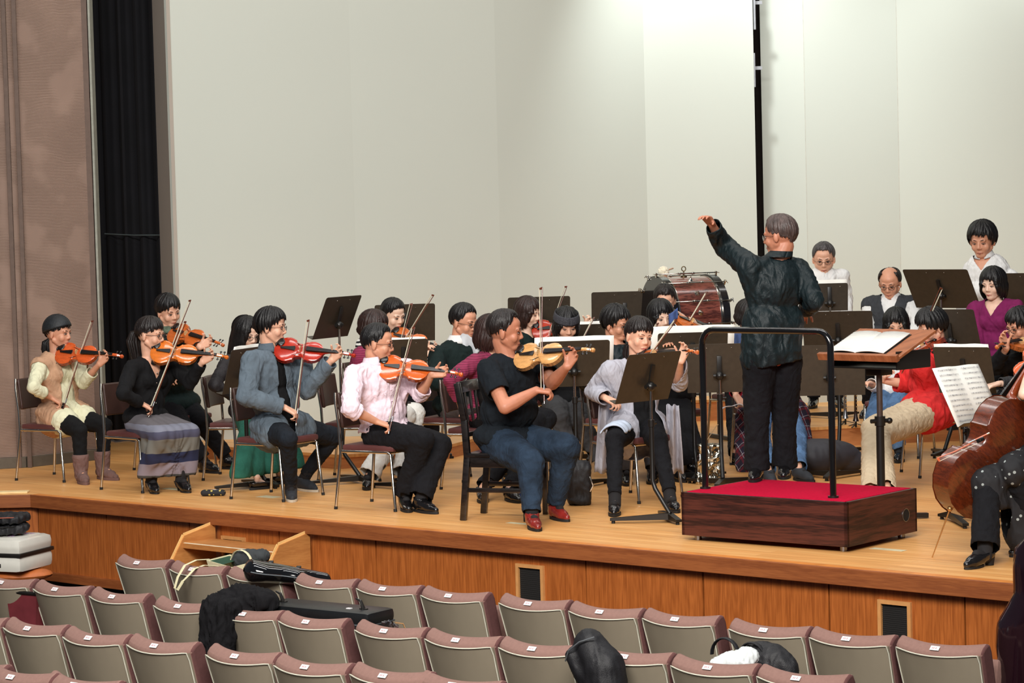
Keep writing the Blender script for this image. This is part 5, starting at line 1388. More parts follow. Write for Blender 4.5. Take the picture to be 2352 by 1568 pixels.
# --- denim jacket
p = person('person', 'young man in a grey-blue denim jacket and glasses playing a red violin', 640, 17.5, -34, (624, 750), -12, 6, 0, 1.0, 'm', tone='mid', hair=('mop', HB), gl=True, hk=1.0,
   J=dict(ne=(622, 808), sl=(690, 822), sr=(580, 830), er=(565, 912), wr=(655, 936), el=(706, 896), wl=(762, 826), kr=(662, 1008), kl=(768, 1002), ar=(668, 1118), al=(694, 1098), tr=(674, 1150), tl=(706, 1118)),
   viol=((632, 802), (812, 818), -.05, -1, 1.0, TILT), bow=((681, 966), (710, 739), -.12),
   top=[('tshirt', BLK, .004, 'short', {'tuck': 1}), ('jacket', CHAMB, .028, 'long', {'open': (.022, .05), 'hem': .10, 'shift': -.02, 'fold': .007, 'fs': 12, 'neck': .078})], bottom=('slim', BJEANS), shoes=('sneaker', SNEAK, WSOLE), collar=CHAMB)
fiddle(p, 'dark red violin played by the young man in the denim jacket', (178, 44, 26)); bowit(p, 'violin bow held by the young man in the denim jacket')
seat_at(640, 17.5, -34, 'steel chair under the young man in the denim jacket')
# --- black cardigan and striped skirt
p = person('person', 'woman with a ponytail and glasses in a black cardigan and wide striped skirt playing violin', 335, 18.3, -40, (346, 768), -20, 6, 0, .98, 'f', tone='mid', hair=('tiedbang', HDB, 'ponytail'), gl=(GLB, .021, .017, .0016),
   J=dict(ne=(345, 822), sl=(398, 834), sr=(302, 846), er=(282, 905), wr=(325, 926), el=(435, 880), wl=(465, 830), kr=(368, 1000), kl=(438, 994), ar=(346, 1102), al=(414, 1100), tr=(372, 1130), tl=(452, 1127)),
   viol=((347, 808), (520, 822), -.05, -1, 1.0, TILT), bow=((345, 948), (418, 763), -.10), top=[('cardigan', BLK, .014, 'long', {'v': .13, 'buttons': 5})], bottom=('skirt', STRSK, .86), shoes=('heel', LOAF))
fiddle(p, 'orange violin played by the woman in the black cardigan', (218, 116, 38)); bowit(p, 'silver-lapped bow held by the woman in the black cardigan')
seat_at(335, 18.3, -42, 'steel chair under the woman in the striped skirt')
# --- beige vest, far left
p = person('person', 'woman in a beige fringed vest, cream top, headscarf and brown boots at the far left', 140, 19.25, -25, (134, 764), -22, 5, 0, .95, 'f', tone='tan', hair=('tiedbang', HB, 'lowpony'),
   J=dict(ne=(128, 812), sl=(180, 830), sr=(92, 840), er=(76, 890), wr=(118, 913), el=(190, 880), wl=(228, 836), kr=(182, 988), kl=(240, 978), ar=(186, 1082), al=(236, 1074), tr=(206, 1108), tl=(286, 1096)),
   viol=((130, 812), (280, 820), -.05, -1, 1.0, TILT), bow=((145, 940), (211, 748), -.08),
   top=[('jersey_top', CREAM, .014, 'three', {'hem': .10, 'lap': .42, 'neck': .07}), ('vest', BEIGE, .031, 'none', {'open': (.035, .085), 'hem': .10, 'neck': .09})], bottom=('slim', BLK), shoes=('boot', BOOTM, BOOTM))
fiddle(p, 'orange-red violin played by the woman in the beige vest', (206, 88, 36)); bowit(p, 'bow held by the woman in the beige vest')
seat_at(138, 19.2, -30, 'steel chair at the far left under the woman in the beige vest')
mb = MB(); mb.M = p.Mh @ Matrix.Scale(p.kh, 4)
def scarf(u_, v_):
    th = math.pi * 2 * u_; lim = R(70 + 42 * (1 - math.cos(th)) / 2); ps = lim * (.001 + v_)
    return V((math.sin(ps) * math.sin(th) * .092, -.012 + math.sin(ps) * math.cos(th) * .109, .026 + math.cos(ps) * .108))
mb.grid(scarf, 40, 12); o = mb.build('headscarf', mat('dark_beaded_scarf', (26, 30, 34), .6, 0, .4, 60, .4, 100), p.th, org=p.org); s2 = o.modifiers.new('s', 'SOLIDIFY'); s2.thickness = .004; s2.offset = 1
# --- young man behind the striped skirt woman
p = person('person', 'young man with black hair playing violin behind the woman in the black cardigan', 405, 19.75, -35, (387, 714), -50, 16, 8, 1.02, 'm', tone='mid', hair=('mop', HB), hseed=8,
   J=dict(ne=(392, 768), sl=(440, 792), sr=(345, 800), wl=(458, 796), kl=(462, 968), kr=(420, 985)),
   viol=((392, 762), (512, 794), -.06, -1, 1.0, TILT), bow=((368, 880), (426, 723), -.08), top=[('sweater', DGREEN, .016, 'long')], bottom=('pants', BLKT), shoes=('oxford', LOAF), collar=mat('green_check_scarf', (86, 100, 82), .9, 0, .4, 40))
fiddle(p, 'brown-orange violin played by the young man with black hair', (196, 96, 36)); bowit(p, 'bow of the young man behind the black cardigan')
seat_at(405, 19.75, -35, 'steel chair half hidden behind the woman in the striped skirt')
# --- long-haired woman, teal skirt
p = person('person', 'woman with long black hair, glasses and a long teal skirt behind the denim jacket', 575, 18.95, -20, (566, 766), -46, 18, 0, .98, 'f', tone='fair', hair=('long', HB), gl=True,
   J=dict(ne=(560, 815), sl=(600, 830), sr=(522, 832), er=(493, 885), wr=(535, 910), kr=(572, 990), kl=(650, 985), ar=(590, 1096), al=(640, 1084), tr=(612, 1112), tl=(664, 1100), wl=(676, 845)),
   viol=((580, 812), (712, 852), -.04, -1, 1.0, TILT), top=[('lace_top', mat('black_lace', (28, 24, 28), .7, 0, .5, 120, .6, 200), .012, 'long', {'turtle': .3})], bottom=('skirt', TEAL, .90, .9), shoes=('flat', LOAF), socks=None)
fiddle(p, 'violin held by the woman with long black hair', (150, 60, 30))
seat_at(560, 18.95, -10, 'steel chair under the woman in the teal skirt')
# --- hidden desk partner behind the pink shirt
p = person('person', 'violinist in burgundy and white trousers, mostly hidden behind the pale pink shirt', 825, 18.65, -15, (861, 752), -15, 10, 0, .98, 'f', tone='mid', hair=('bob', HBR), J=dict(ar=(846, 1092), al=(925, 1088), tr=(838, 1124), wr=(880, 880), er=(850, 900)),
   bow=((905, 868), (947, 700), -.05, 1), top=[('sweater', BURG, .015, 'long')], bottom=('wide', TRO2), shoes=('flat', LOAF))
bowit(p, 'bow rising behind the man in the pale pink shirt')
seat_at(825, 18.65, -12, 'steel chair behind the man in the pale pink shirt')
# --- woman with tied hair and striped top
p = person('person', 'woman with tied-back black hair and a striped top, face turned down to her violin', 880, 20.2, -35, (904, 722), -48, 20, 6, .98, 'f', tone='fair', hair=('tied', HB, 'bun'),
   J=dict(ne=(885, 768), sl=(930, 790), sr=(835, 792), wl=(978, 812), wr=(900, 850)), viol=((896, 770), (1032, 808), -.05, -1, 1.0, TILT), bow=((890, 852), (991, 687), -.06), top=[('striped_top', BWSTR, .014, 'long')], bottom=('pants', BLKT), shoes=('flat', LOAF))
fiddle(p, 'violin under the chin of the woman with tied-back hair', (206, 104, 44)); bowit(p, 'long slanting bow held by the woman with tied-back hair')
seat_at(880, 20.2, -35, 'steel chair hidden behind the pale pink shirt, in the back row')
# --- man in dark green sweater with reading glasses
p = person('person', 'man in a dark green sweater with white collar and reading glasses looking down', 1055, 18.85, -30, (1066, 738), -35, 14, 4, 1.02, 'm', girth=1.05, tone='tan', hair=('short', HB), gl=(GLM, .020, .012, .0014), hk=1.04,
   J=dict(ne=(1052, 788), sl=(1112, 808), sr=(1004, 816), er=(1003, 880), wr=(1046, 884), wl=(1110, 840)), bow=((1062, 884), (1140, 775), -.1, 1), top=[('sweater', DGREEN, .018, 'long')], bottom=('pants', mat('grey_brown_wool', (74, 66, 64), .9, 0, .1)), shoes=('oxford', LOAF), collar=WHITE)
bowit(p, 'bow held low by the man in the dark green sweater')
seat_at(1050, 18.85, -25, 'steel chair under the man in the dark green sweater')
mb = MB(); c = p.Mh @ V((.0, .075, -.12))
mb.grid(lambda u_, v_: c + V(((u_ - .5) * .14, -.03 - .03 * math.sin(u_ * 9) * v_, .03 - .14 * v_ + .02 * math.sin(u_ * 7))), 16, 10); o = mb.build('shoulder_cloth', mat('grey_white_cloth', (196, 200, 204), .8, 0, .1, 20), None); tag(o, 'grey-white cloth tucked under the chin of the man in the dark green sweater', 'cloth'); s2 = o.modifiers.new('s', 'SOLIDIFY'); s2.thickness = .006
# --- burgundy sleeve behind the T-shirt man
p = person('person', 'brown-haired violinist in a burgundy ribbed sweater, hidden behind the man in the T-shirt', 1120, 17.85, -20, (1130, 765), -10, 10, 0, .98, 'f', tone='mid', hair=('longbob', HBR), J=dict(ne=(1125, 812), sl=(1165, 825), sr=(1092, 832), er=(1032, 872), wr=(1056, 920), ar=(1108, 1120), al=(1170, 1120), tr=(1112, 1155), tl=(1190, 1145)),
   top=[('ribbed_sweater', BURG, .015, 'long')], bottom=('pants', BLKT), shoes=('oxford', LOAF))
seat_at(1115, 17.85, -20, 'steel chair behind the black wooden chair')
# --- brown bob, green top
p = person('person', 'woman with a brown bob and dark green top playing violin by the pale wall', 1215, 20.5, -30, (1214, 718), -32, 12, 4, 1.0, 'f', tone='fair', hair=('longbob', HBR), J=dict(ne=(1210, 768), sl=(1250, 788), sr=(1175, 790), wl=(1345, 748), wr=(1240, 840)), eyes='low',
   viol=((1222, 762), (1386, 744), -.05, -1, 1.0, TILT), bow=((1240, 845), (1291, 692), -.05), top=[('knit_top', DGREEN, .014, 'long')], bottom=('pants', BLKT), shoes=('flat', LOAF))
fiddle(p, 'red violin of the woman with the brown bob', (176, 50, 28)); bowit(p, 'bow of the woman with the brown bob')
seat_at(1215, 20.5, -30, 'steel chair in the back row behind the T-shirt man')
# --- woman with net headband
p = person('person', 'woman with a dark net headband looking down behind the music stand', 1300, 19.05, -70, (1301, 745), -78, 22, 0, .98, 'f', tone='mid', hair=('longbob', HB), eyes='low', J=dict(kr=(1285, 960), kl=(1330, 965), wr=(1300, 850), wl=(1350, 830)), bow=((1305, 850), (1365, 730), -.1),
   top=[('black_top', BLK, .014, 'long')], bottom=('wide', mat('charcoal_trouser_cloth', (66, 66, 68), .9)), shoes=('oxford', LOAF))
bowit(p, 'bow tip showing beside the woman with the net headband')
mb = MB(); mb.M = p.Mh @ Matrix.Scale(p.kh, 4)
mb.grid(lambda u_, v_: (lambda th, z: V((math.sin(th) * .094 * math.sqrt(max(.2, 1 - ((z - .02) / .14) ** 2)), -.012 + math.cos(th) * .112 * math.sqrt(max(.2, 1 - ((z - .02) / .14) ** 2)), z)))(math.pi * 2 * u_, .032 + .058 * v_), 40, 6); o = mb.build('headband', mat('charcoal_net', (58, 58, 64), .8, 0, .5, 120, .8, 150), p.th, org=p.org); s2 = o.modifiers.new('s', 'SOLIDIFY'); s2.thickness = .003; s2.offset = 1
seat_at(1300, 19.05, -70, 'steel chair behind the black stand with white pages')
# --- man with bushy hair, black shirt
p = person('person', 'man with bushy black hair and glasses in a black shirt behind the grey cardigan', 1435, 18.3, -45, (1416, 742), -38, 14, 8, 1.02, 'm', tone='tan', hair=('mop', HB), gl=True, hseed=11, J=dict(ne=(1415, 795), sl=(1470, 812), sr=(1375, 822), er=(1345, 880), wr=(1400, 900), kr=(1440, 990), kl=(1500, 990), ar=(1440, 1082), al=(1500, 1078), tr=(1437, 1128), tl=(1485, 1112)),
   bow=((1425, 890), (1512, 744), -.1), top=[('black_shirt', CONSH, .018, 'long', {'fold': .009})], bottom=('pants', mat('dark_grey_trouser', (66, 66, 70), .9)), shoes=('oxford', LOAF))
bowit(p, 'bow of the man with bushy black hair'); seat_at(1435, 18.3, -45, 'steel chair under the man with bushy black hair')
# --- grey cardigan
p = person('person', 'woman in a pale grey cardigan and black trousers behind the front music stand', 1462, 16.85, -52, (1468, 772), -62, 8, -6, 1.0, 'f', tone='mid', hair=('tiedbang', HDB, 'lowpony'), eyes='low',
   J=dict(ne=(1462, 828), sl=(1520, 846), sr=(1402, 850), er=(1362, 900), wr=(1392, 914), el=(1560, 880), wl=(1562, 830), kr=(1412, 1010), kl=(1512, 1012), ar=(1412, 1148), al=(1540, 1140), tr=(1408, 1182), tl=(1566, 1174)),
   viol=((1462, 825), (1602, 812), -.06, -1, 1.0, (0, -.6, .8)), bow=((1410, 934), (1545, 748), -.12), top=[('black_top', BLK, .010, 'short', {'v': .08}), ('cardigan', GREYC, .022, 'long', {'open': (.075, .10), 'hem': .16, 'neck': .10})], bottom=('slim', BLKT), shoes=('flat', LOAF))
fiddle(p, 'violin half hidden behind the front music stand', (212, 112, 50)); bowit(p, 'bow held by the woman in the pale grey cardigan')
seat_at(1462, 16.85, -45, 'steel chair under the woman in the pale grey cardigan')
th = tag(bpy.data.objects.new('cardigan_drape', None), None); bpy.data.objects.remove(th)
for px0, px1, dd, w0_ in ((1392, 1388, -.02, .05), (1545, 1552, -.02, .04)):
    a0_ = at(px0, 930, p.base.y - .12); a1_ = at(px1, 1085, p.base.y - .02)
    mb = MB()
    mb.grid(lambda u_, v_: a0_.lerp(a1_, v_) + V(((u_ - .5) * w0_ * 2 * (1 + .3 * v_), .03 * math.sin(u_ * 9 + v_ * 2), .008 * math.sin(u_ * 12))), 14, 12)
    o = mb.build('cardigan_panel', GREYC, p.th, org=p.org); s2 = o.modifiers.new('s', 'SOLIDIFY'); s2.thickness = .005
kr = p.D['kr']; hr = p.D['hr']; mid = kr.lerp(hr, .25)
mb = MB(); dv = (kr - hr).normalized(); sv = V((dv.y, -dv.x, 0)).normalized()
def clf(u_, v_):
    a_ = (u_ - .5) * 2.4; return mid + dv * ((v_ - .5) * .17) + sv * math.sin(a_) * .088 + V((0, 0, 1)) * (math.cos(a_) * .088 + .004 + .006 * math.sin(v_ * 14 + u_ * 5)) + sv * .02 * v_
mb.grid(clf, 20, 12); o = mb.build('face_cloth', mat('pale_blue_towel', (196, 208, 226), .9, 0, .08, 30, .5, 200)); tag(o, 'folded pale blue cloth on the knee of the woman in the grey cardigan', 'cloth'); s2 = o.modifiers.new('s', 'SOLIDIFY'); s2.thickness = .008; s2.offset = 1
# --- black bob with violin
p = person('person', 'woman with a black bob in a long black dress playing violin near the drum', 1535, 18.95, -60, (1518, 727), -72, 12, 6, 1.0, 'f', tone='fair', hair=('bob', HB), J=dict(ne=(1528, 778), sl=(1575, 795), sr=(1490, 795), wl=(1625, 790), wr=(1515, 850), kr=(1530, 980), kl=(1580, 985), ar=(1550, 1075), al=(1585, 1068)),
   viol=((1546, 730), (1655, 770), -.10, 1, 1.0, (0, -.7, .7)), bow=((1520, 850), (1597, 719), -.1), top=[('dress_top', BLK, .014, 'long')], bottom=('skirt', BLKT, .85, .6), shoes=('ankle', LOAF))
fiddle(p, 'orange violin of the woman with the black bob', (222, 116, 52)); bowit(p, 'bow of the woman with the black bob')
seat_at(1535, 18.95, -60, 'steel chair under the woman in the long black dress')
mb = MB(); c = p.vio[0]; mb.grid(lambda u_, v_: c + V(((u_ - .5) * .07 + .0, -.05 - .02 * math.sin(u_ * 5), .03 - .08 * v_ + .05 * u_)), 10, 6); o = mb.build('chin_cloth', mat('blue_cloth', (66, 88, 140), .9)); tag(o, 'blue cloth under the chin of the woman with the black bob', 'cloth'); s2 = o.modifiers.new('s', 'SOLIDIFY'); s2.thickness = .005
# --- man behind her
p = person('person', 'man with black hair and glasses in white, head bent in front of the drum', 1525, 20.2, -90, (1527, 690), -88, 28, 0, 1.0, 'm', z0=.0, tone='mid', hair=('short', HDB), gl=True, J=dict(wr=(1480, 840), wl=(1570, 840)), top=[('shirt', WHITE, .016, 'long')], bottom=('pants', BLKT), shoes=('oxford', LOAF), collar=WHITE)
seat_at(1525, 20.2, -90, 'steel chair in front of the bass drum')
# --- sliver behind the conductor
p = person('person', 'brown-haired player in blue, almost hidden behind the conductor', 1715, 20.3, -60, (1722, 725), -40, 12, 0, 1.0, 'f', tone='mid', hair=('bob', HDB), J=dict(wr=(1700, 850), wl=(1750, 850), kr=(1692, 980), ar=(1690, 1040)), top=[('blue_top', mat('blue_jersey', (58, 76, 116), .9), .015, 'long')], bottom=('pants', BLKT), shoes=('flat', LOAF))
seat_at(1715, 20.3, -60, 'steel chair behind the conductor’s legs')
# --- red top behind the conductor's legs
p = person('person', 'violist in a crimson top with a plaid shirt tied round the waist behind the conductor', 1768, 18.7, -75, (1772, 780), -80, 15, 0, 1.0, 'f', tone='mid', hair=('bob', HB), J=dict(ne=(1775, 815), sl=(1835, 832), sr=(1728, 835), er=(1688, 888), wr=(1690, 908), kr=(1745, 1000), kl=(1830, 1000), ar=(1765, 1080), al=(1835, 1075)),
   bow=((1700, 928), (1790, 830), -.15), top=[('crimson_top', REDT, .016, 'three')], bottom=('pants', LJEANS), shoes=('sneaker', SNEAK))
bowit(p, 'bow held by the violist in crimson behind the conductor')
mb = MB(); 
for s_ in 'lr':
    h_ = p.D['h' + s_]; k_ = p.D['k' + s_]; out = p.rt * (.09 if s_ == 'r' else -.09)
    mb.rc(h_ + V((0, 0, .06)), h_.lerp(k_, .35) + out * .6 + V((0, 0, .03)), .13, .09, 14); mb.rc(h_.lerp(k_, .35) + out, h_.lerp(k_, .45) + out * 1.4 - V((0, 0, .36)), .09, .07, 12)
remesh(mb, 'plaid_shirt', plaid('plaid_flannel'), p.th, p.org, .011, 2, folds(.012, 10), None, 0)
seat_at(1768, 18.7, -75, 'steel chair under the violist in crimson')
mb = MB(); c = at(1690, 935, 18.3); mb.grid(lambda u_, v_: c + V(((u_ - .5) * .22, (v_ - .5) * .2, .03 * math.sin(u_ * 3.1) - .02 * v_ + .006 * math.sin(u_ * 13))), 14, 8); o = mb.build('lap_cloth', mat('white_lap_cloth', (226, 224, 226), .9)); tag(o, 'white cloth under the bow hand of the violist in crimson', 'cloth'); s2 = o.modifiers.new('s', 'SOLIDIFY'); s2.thickness = .006
# --- CONDUCTOR
fy = onz(1768, 1100, PZ)
p = person('person', 'conductor in a black shirt standing on the podium with his left arm raised', 1768, fy.y, 112, (1790, 541), 152, 6, 0, 1.0, 'm', z0=PZ, stand_=True, tone='dark', hair=('short', HCON), gl=True, hk=.97,
   J=dict(ne=(1782, 596), sl=(1722, 612), sr=(1832, 622), hc=(1772, 812), hl=(1745, 826), hr=(1803, 826), kl=(1738, 965), kr=(1802, 965), al=(1738, 1082, .05), ar=(1802, 1075, .08), tl=(1728, 1098), tr=(1800, 1090), el=(1664, 566), wl=(1634, 514), er=(1872, 690), wr=(1850, 712)), larm='up',
   top=[('shirt', CONSH, .022, 'long', {'hem': .12, 'lap': .12, 'neck': .07, 'fold': .010, 'fs': 9})], bottom=('wide', BLKT), shoes=('oxford', LOAF), collar=CONSH)
# --- wind / percussion players at the back right
p = person('person', 'man with greying hair and glasses in a white shirt at the back wall', 1895, 22.1, -95, (1892, 594), -98, 16, 0, .92, 'm', z0=.17, stand_=True, tone='mid', hair=('short', HGR), gl=True, hk=1.1, top=[('shirt', WHITE, .018, 'long', {'buttons': 3, 'bmat': WHITE})], bottom=('pants', BLKT), shoes=('oxford', LOAF), collar=WHITE)
p = person('person', 'balding man with glasses in a charcoal vest over a white shirt', 2052, 21.3, -110, (2044, 650), -112, 20, 0, 1.04, 'm', z0=.17, girth=1.08, tone='tan', hair=('balding', HDB), gl=(GLM, .022, .015, .0015), hk=1.06, eyes='low', J=dict(wr=(2000, 800), wl=(2080, 800)), top=[('shirt', WHITE, .014, 'long'), ('vest', CHAR, .034, 'none', {'v': .2, 'neck': .095})], bottom=('pants', BLKT), shoes=('oxford', LOAF), collar=WHITE)
seat_at(2052, 21.3, -110, 'steel chair under the balding man in the charcoal vest', .17)
p = person('person', 'tall man with bushy black hair in a white shirt standing at the back', 2275, 20.9, -115, (2256, 552), -118, 14, 0, .97, 'm', z0=.17, stand_=True, girth=1.12, tone='tan', hair=('mop', HB), hvol=1.06, hk=1.16, eyes='low', J=dict(sr=(2232, 640), sl=(2320, 640)), top=[('shirt', WHITE, .022, 'long', {'v': .08})], bottom=('pants', BLKT), shoes=('oxford', LOAF), collar=WHITE)
p = person('person', 'woman with a black bob in a plum V-neck sweater, eyes lowered', 2292, 19.9, -125, (2280, 652), -128, 10, 0, 1.04, 'f', z0=.17, tone='fair', hair=('longbob', HB), hvol=1.04, eyes='low', J=dict(ne=(2288, 690), sl=(2332, 706), sr=(2240, 710), wr=(2250, 850), wl=(2330, 850)), top=[('plum_sweater', MAROON, .020, 'long', {'v': .10, 'neck': .085})], bottom=('pants', BLKT), shoes=('oxford', LOAF))
seat_at(2292, 19.9, -125, 'steel chair under the woman in the plum sweater', .17)
p = person('person', 'woman with a black fringe peering over the top of the conductor’s desk', 2060, 19.3, -115, (2058, 746), -98, 16, 0, .98, 'f', tone='mid', hair=('bob', HB), J=dict(wr=(1998, 880), er=(2030, 895), kr=(2010, 960), kl=(2040, 965)), top=[('white_shirt', WHITE, .018, 'long')], bottom=('pants', LJEANS), shoes=('flat', LOAF))
seat_at(2060, 19.3, -115, 'steel chair behind the conductor’s desk pole')
# --- red sweater violist
p = person('person', 'woman in a red sweater and khaki trousers playing viola beside the podium', 2152, 17.9, -168, (2140, 752), -158, 22, 0, 1.0, 'f', girth=1.1, tone='mid', hair=('mop', HB), hvol=1.08, hseed=15, J=dict(ne=(2150, 806), sl=(2120, 838), sr=(2175, 832), wl=(2070, 826), el=(2108, 872), kl=(2018, 1000), kr=(2006, 985), al=(2040, 1130), ar=(1998, 1128)),
   viol=((2160, 784), (2052, 834), -.12, 1, 1.05, (0, -.5, .86)), bow=((2075, 850), (2131, 724), .0), top=[('red_sweater', REDK, .030, 'three', {'hem': .08, 'fold': .008})], bottom=('pants', KHAKI), shoes=('flat', LOAF))
fiddle(p, 'reddish viola of the woman in the red sweater', (186, 70, 36), name='viola', cat='viola'); bowit(p, 'thin bow tip above the head of the woman in red')
seat_at(2152, 17.9, -172, 'steel chair under the woman in the red sweater')
# --- right edge players
p = person('person', 'man with glasses and black hair playing viola at the right edge', 2362, 18.3, -160, (2342, 748), -150, 18, 0, 1.0, 'm', tone='tan', hair=('mop', HB), gl=(GLM, .022, .016, .0015), hseed=4, J=dict(wl=(2312, 800), el=(2280, 845), sl=(2330, 830)), viol=((2372, 790), (2290, 800), -.1, -1, 1.08, (0, -.5, .85)), bow=((2262, 852), (2372, 786), -.1), top=[('black_shirt', BLK, .016, 'long')], bottom=('pants', BLKT), shoes=('oxford', LOAF))
fiddle(p, 'viola of the man with glasses at the right edge', (206, 110, 50), name='viola', cat='viola'); bowit(p, 'bow in front of the plum sweater at the right edge')
seat_at(2362, 18.3, -160, 'steel chair of the man with glasses at the right edge')
p = person('person', 'violist in a black patterned top, only the arm and hand showing at the right edge', 2420, 16.9, -170, (2418, 735), -160, 10, 0, 1.0, 'f', tone='fair', hair=('bob', HB), J=dict(sl=(2405, 815), wl=(2330, 905), el=(2372, 930)), viol=((2400, 800), (2312, 912), -.1, -1, 1.08, (-.5, -.8, .2)), top=[('patterned_top', mat('black_scale_lace', (30, 30, 32), .7, 0, .7, 150, .6, 200), .014, 'long')], bottom=('pants', BLKT), shoes=('oxford', LOAF))
fiddle(p, 'orange viola pointing down with its scroll at the right edge', (222, 92, 36), name='viola', cat='viola')
seat_at(2420, 16.9, -170, 'steel chair beyond the right edge behind the cello')
FLOR = spots('black_floral_cloth', (20, 20, 24), (150, 158, 156), 26, .22)
p = person('person', 'cellist in black with a spotted floral skirt and block-heeled shoe at the right edge', 2395, 13.75, -165, (2440, 720), -160, 10, 0, 1.0, 'f', tone='fair', hair=('bob', HB), J=dict(sl=(2420, 830), sr=(2460, 830), el=(2352, 905), wl=(2385, 800), er=(2400, 1000), wr=(2360, 1040), kl=(2268, 1110), kr=(2330, 1080, .35), al=(2262, 1262), tl=(2185, 1302), ar=(2390, 1240)), relax=False,
   top=[('black_dress_top', BLK, .014, 'none')], bottom=('wide', BLKT), shoes=('block', LOAF), larm='x')
mb = MB()
for s_ in 'lr': mb.rc(p.D['h' + s_], p.D['k' + s_], .115, .095, 14); 
mb.rc(p.D['kl'] + V((0, 0, .0)), p.D['kl'] + V((.03, 0, -.10)), .095, .095, 14); mb.rc(p.D['kl'].lerp(p.D['hl'], .4), p.D['kl'].lerp(p.D['hl'], .5) - V((0, 0, .34)), .10, .09, 14); mb.rc(p.D['kl'].lerp(p.D['hl'], .8), p.D['kl'].lerp(p.D['hl'], .9) - V((0, 0, .34)), .10, .09, 14)
zc_ = p.D['kl'].z - .14
remesh(mb, 'skirt', FLOR, p.th, p.org, .011, 2, folds(.01, 9), lambda q: q.z < zc_ and (q - p.D['kl']).dot(p.Fw) > -.12, .004)
seat_at(2395, 13.75, -165, 'steel chair under the cellist')
ct = at(2182, 1168, 13.55); cs = at(2420, 800, 13.85); axc = (cs - ct).normalized()
cel = make_violin('brown cello leaning at the right edge in front of the cellist', ct, ct + axc * 1.23, (-.55, .82, .10), (128, 54, 24), 2.08, name='cello', cat='cello', chin=False, depth=.062)
MI = cel.matrix_world.inverted(); ep = onz(2141, 1280)
mb = MB(); mb.cyl(MI @ ct, MI @ ep, .005, .003); mb.ell(MI @ ct, .016); mb.build('endpin', mat('brass_endpin', (190, 150, 100), .3, .8), cel)
make_bow('cello bow resting across the brown cello', at(2260, 1000, 13.3), at(2152, 1052, 13.35), (0, 0, 1), L=None, name='cello_bow', stick=mat('orange_bow_wood', (190, 90, 50), .35))
# ================================================================== MUSIC STANDS
G = None
stand((1500, 15.6), (1490, 866), 134, 22, 'tilted music stand at the front between the T-shirt man and the podium')
stand((778, 18.35), (775, 728), 152, 24, 'tall tilted music stand above the denim jacket against the pale wall')
stand((540, 18.2), (556, 850), 160, 15, 'music stand with white pages behind the denim jacket', sheets=[('white pages on the stand of the long-haired woman', -.02, .02, .44, .34, 0)])
stand((935, 20.9), (930, 741), 98, 14, 'dark music stand behind the head of the woman with tied-back hair', w_=.52, h_=.33)
stand((925, 17.9), (926, 822), 102, 22, 'black music stand directly behind the pink shirt player’s violin', w_=.36, h_=.3, sheets=[('pages on the stand behind the pink shirt player', 0, .02, .32, .28, 0)])
stand((1240, 21.0), (1238, 725), 95, 14, 'music stand behind the woman with the brown bob', w_=.54)
stand((1306, 17.7), (1318, 835), 96, 20, 'wide black music stand with white pages left of the grey cardigan', w_=.52, h_=.36, sheets=[('white pages spread on the wide stand under the net-headband player', 0, .04, .58, .34, 0)])
stand((1355, 19.6), (1350, 790), 95, 18, 'music stand showing only its top edge beside the bushy-haired man', sheets=[('pages on the stand beside the bushy-haired man', 0, .04, .5, .3, 0)])
stand((1430, 21.2), (1435, 718), 92, 12, 'dark music stand against the wall left of the bass drum', w_=.58, h_=.38)
stand((1590, 18.0), (1590, 812), 94, 20, 'music stand with broad white pages below the black-bob violinist', w_=.52, sheets=[('broad white pages on the stand below the black-bob violinist', 0, .05, .62, .34, 0)])
stand((1640, 17.6), (1652, 845), 88, 10, 'black music stand seen through the left end of the podium rail', w_=.46, h_=.36)
stand((1905, 17.9), (1905, 850), 84, 10, 'olive-brown music stand seen through the podium rail right of the conductor', w_=.52, h_=.38)
stand((1910, 19.6), (1925, 765), 78, 26, 'wide music stand just right of the conductor’s elbow', w_=.56, h_=.4, sheets=None)
stand((1905, 21.0), (1905, 682), 90, 8, 'small grey-brown music stand in front of the greying man', w_=.32, h_=.24, z0=.17, sheets=[('pages on the stand of the greying man', .03, .02, .36, .26, 0)])
stand((2160, 20.4), (2162, 663), 44, 30, 'black music stand in front of the tall standing man', w_=.66, h_=.38, z0=.17)
stand((2185, 19.2), (2185, 765), 55, 24, 'dark music stand behind the head of the woman in red', w_=.46, h_=.42)
stand((2215, 17.2), (2215, 850), 60, 22, 'music stand with pages in front of the plum sweater', w_=.42, h_=.36, sheets=[('pages resting on the stand in front of the plum sweater', 0, .03, .4, .34, 0)])
stand((2362, 20.5), (2372, 670), 60, 20, 'music stand cut off by the right edge of the view', z0=.17)
# cello desk: music side faces the camera
s_ = stand((2235, 15.1), (2224, 915), -48, 28, 'black music stand with open sheet music facing the hall beside the cello', w_=.44, h_=.36, sheets=[('two white printed sheets open on the cello music stand', 0, .02, .46, .40, 0)])
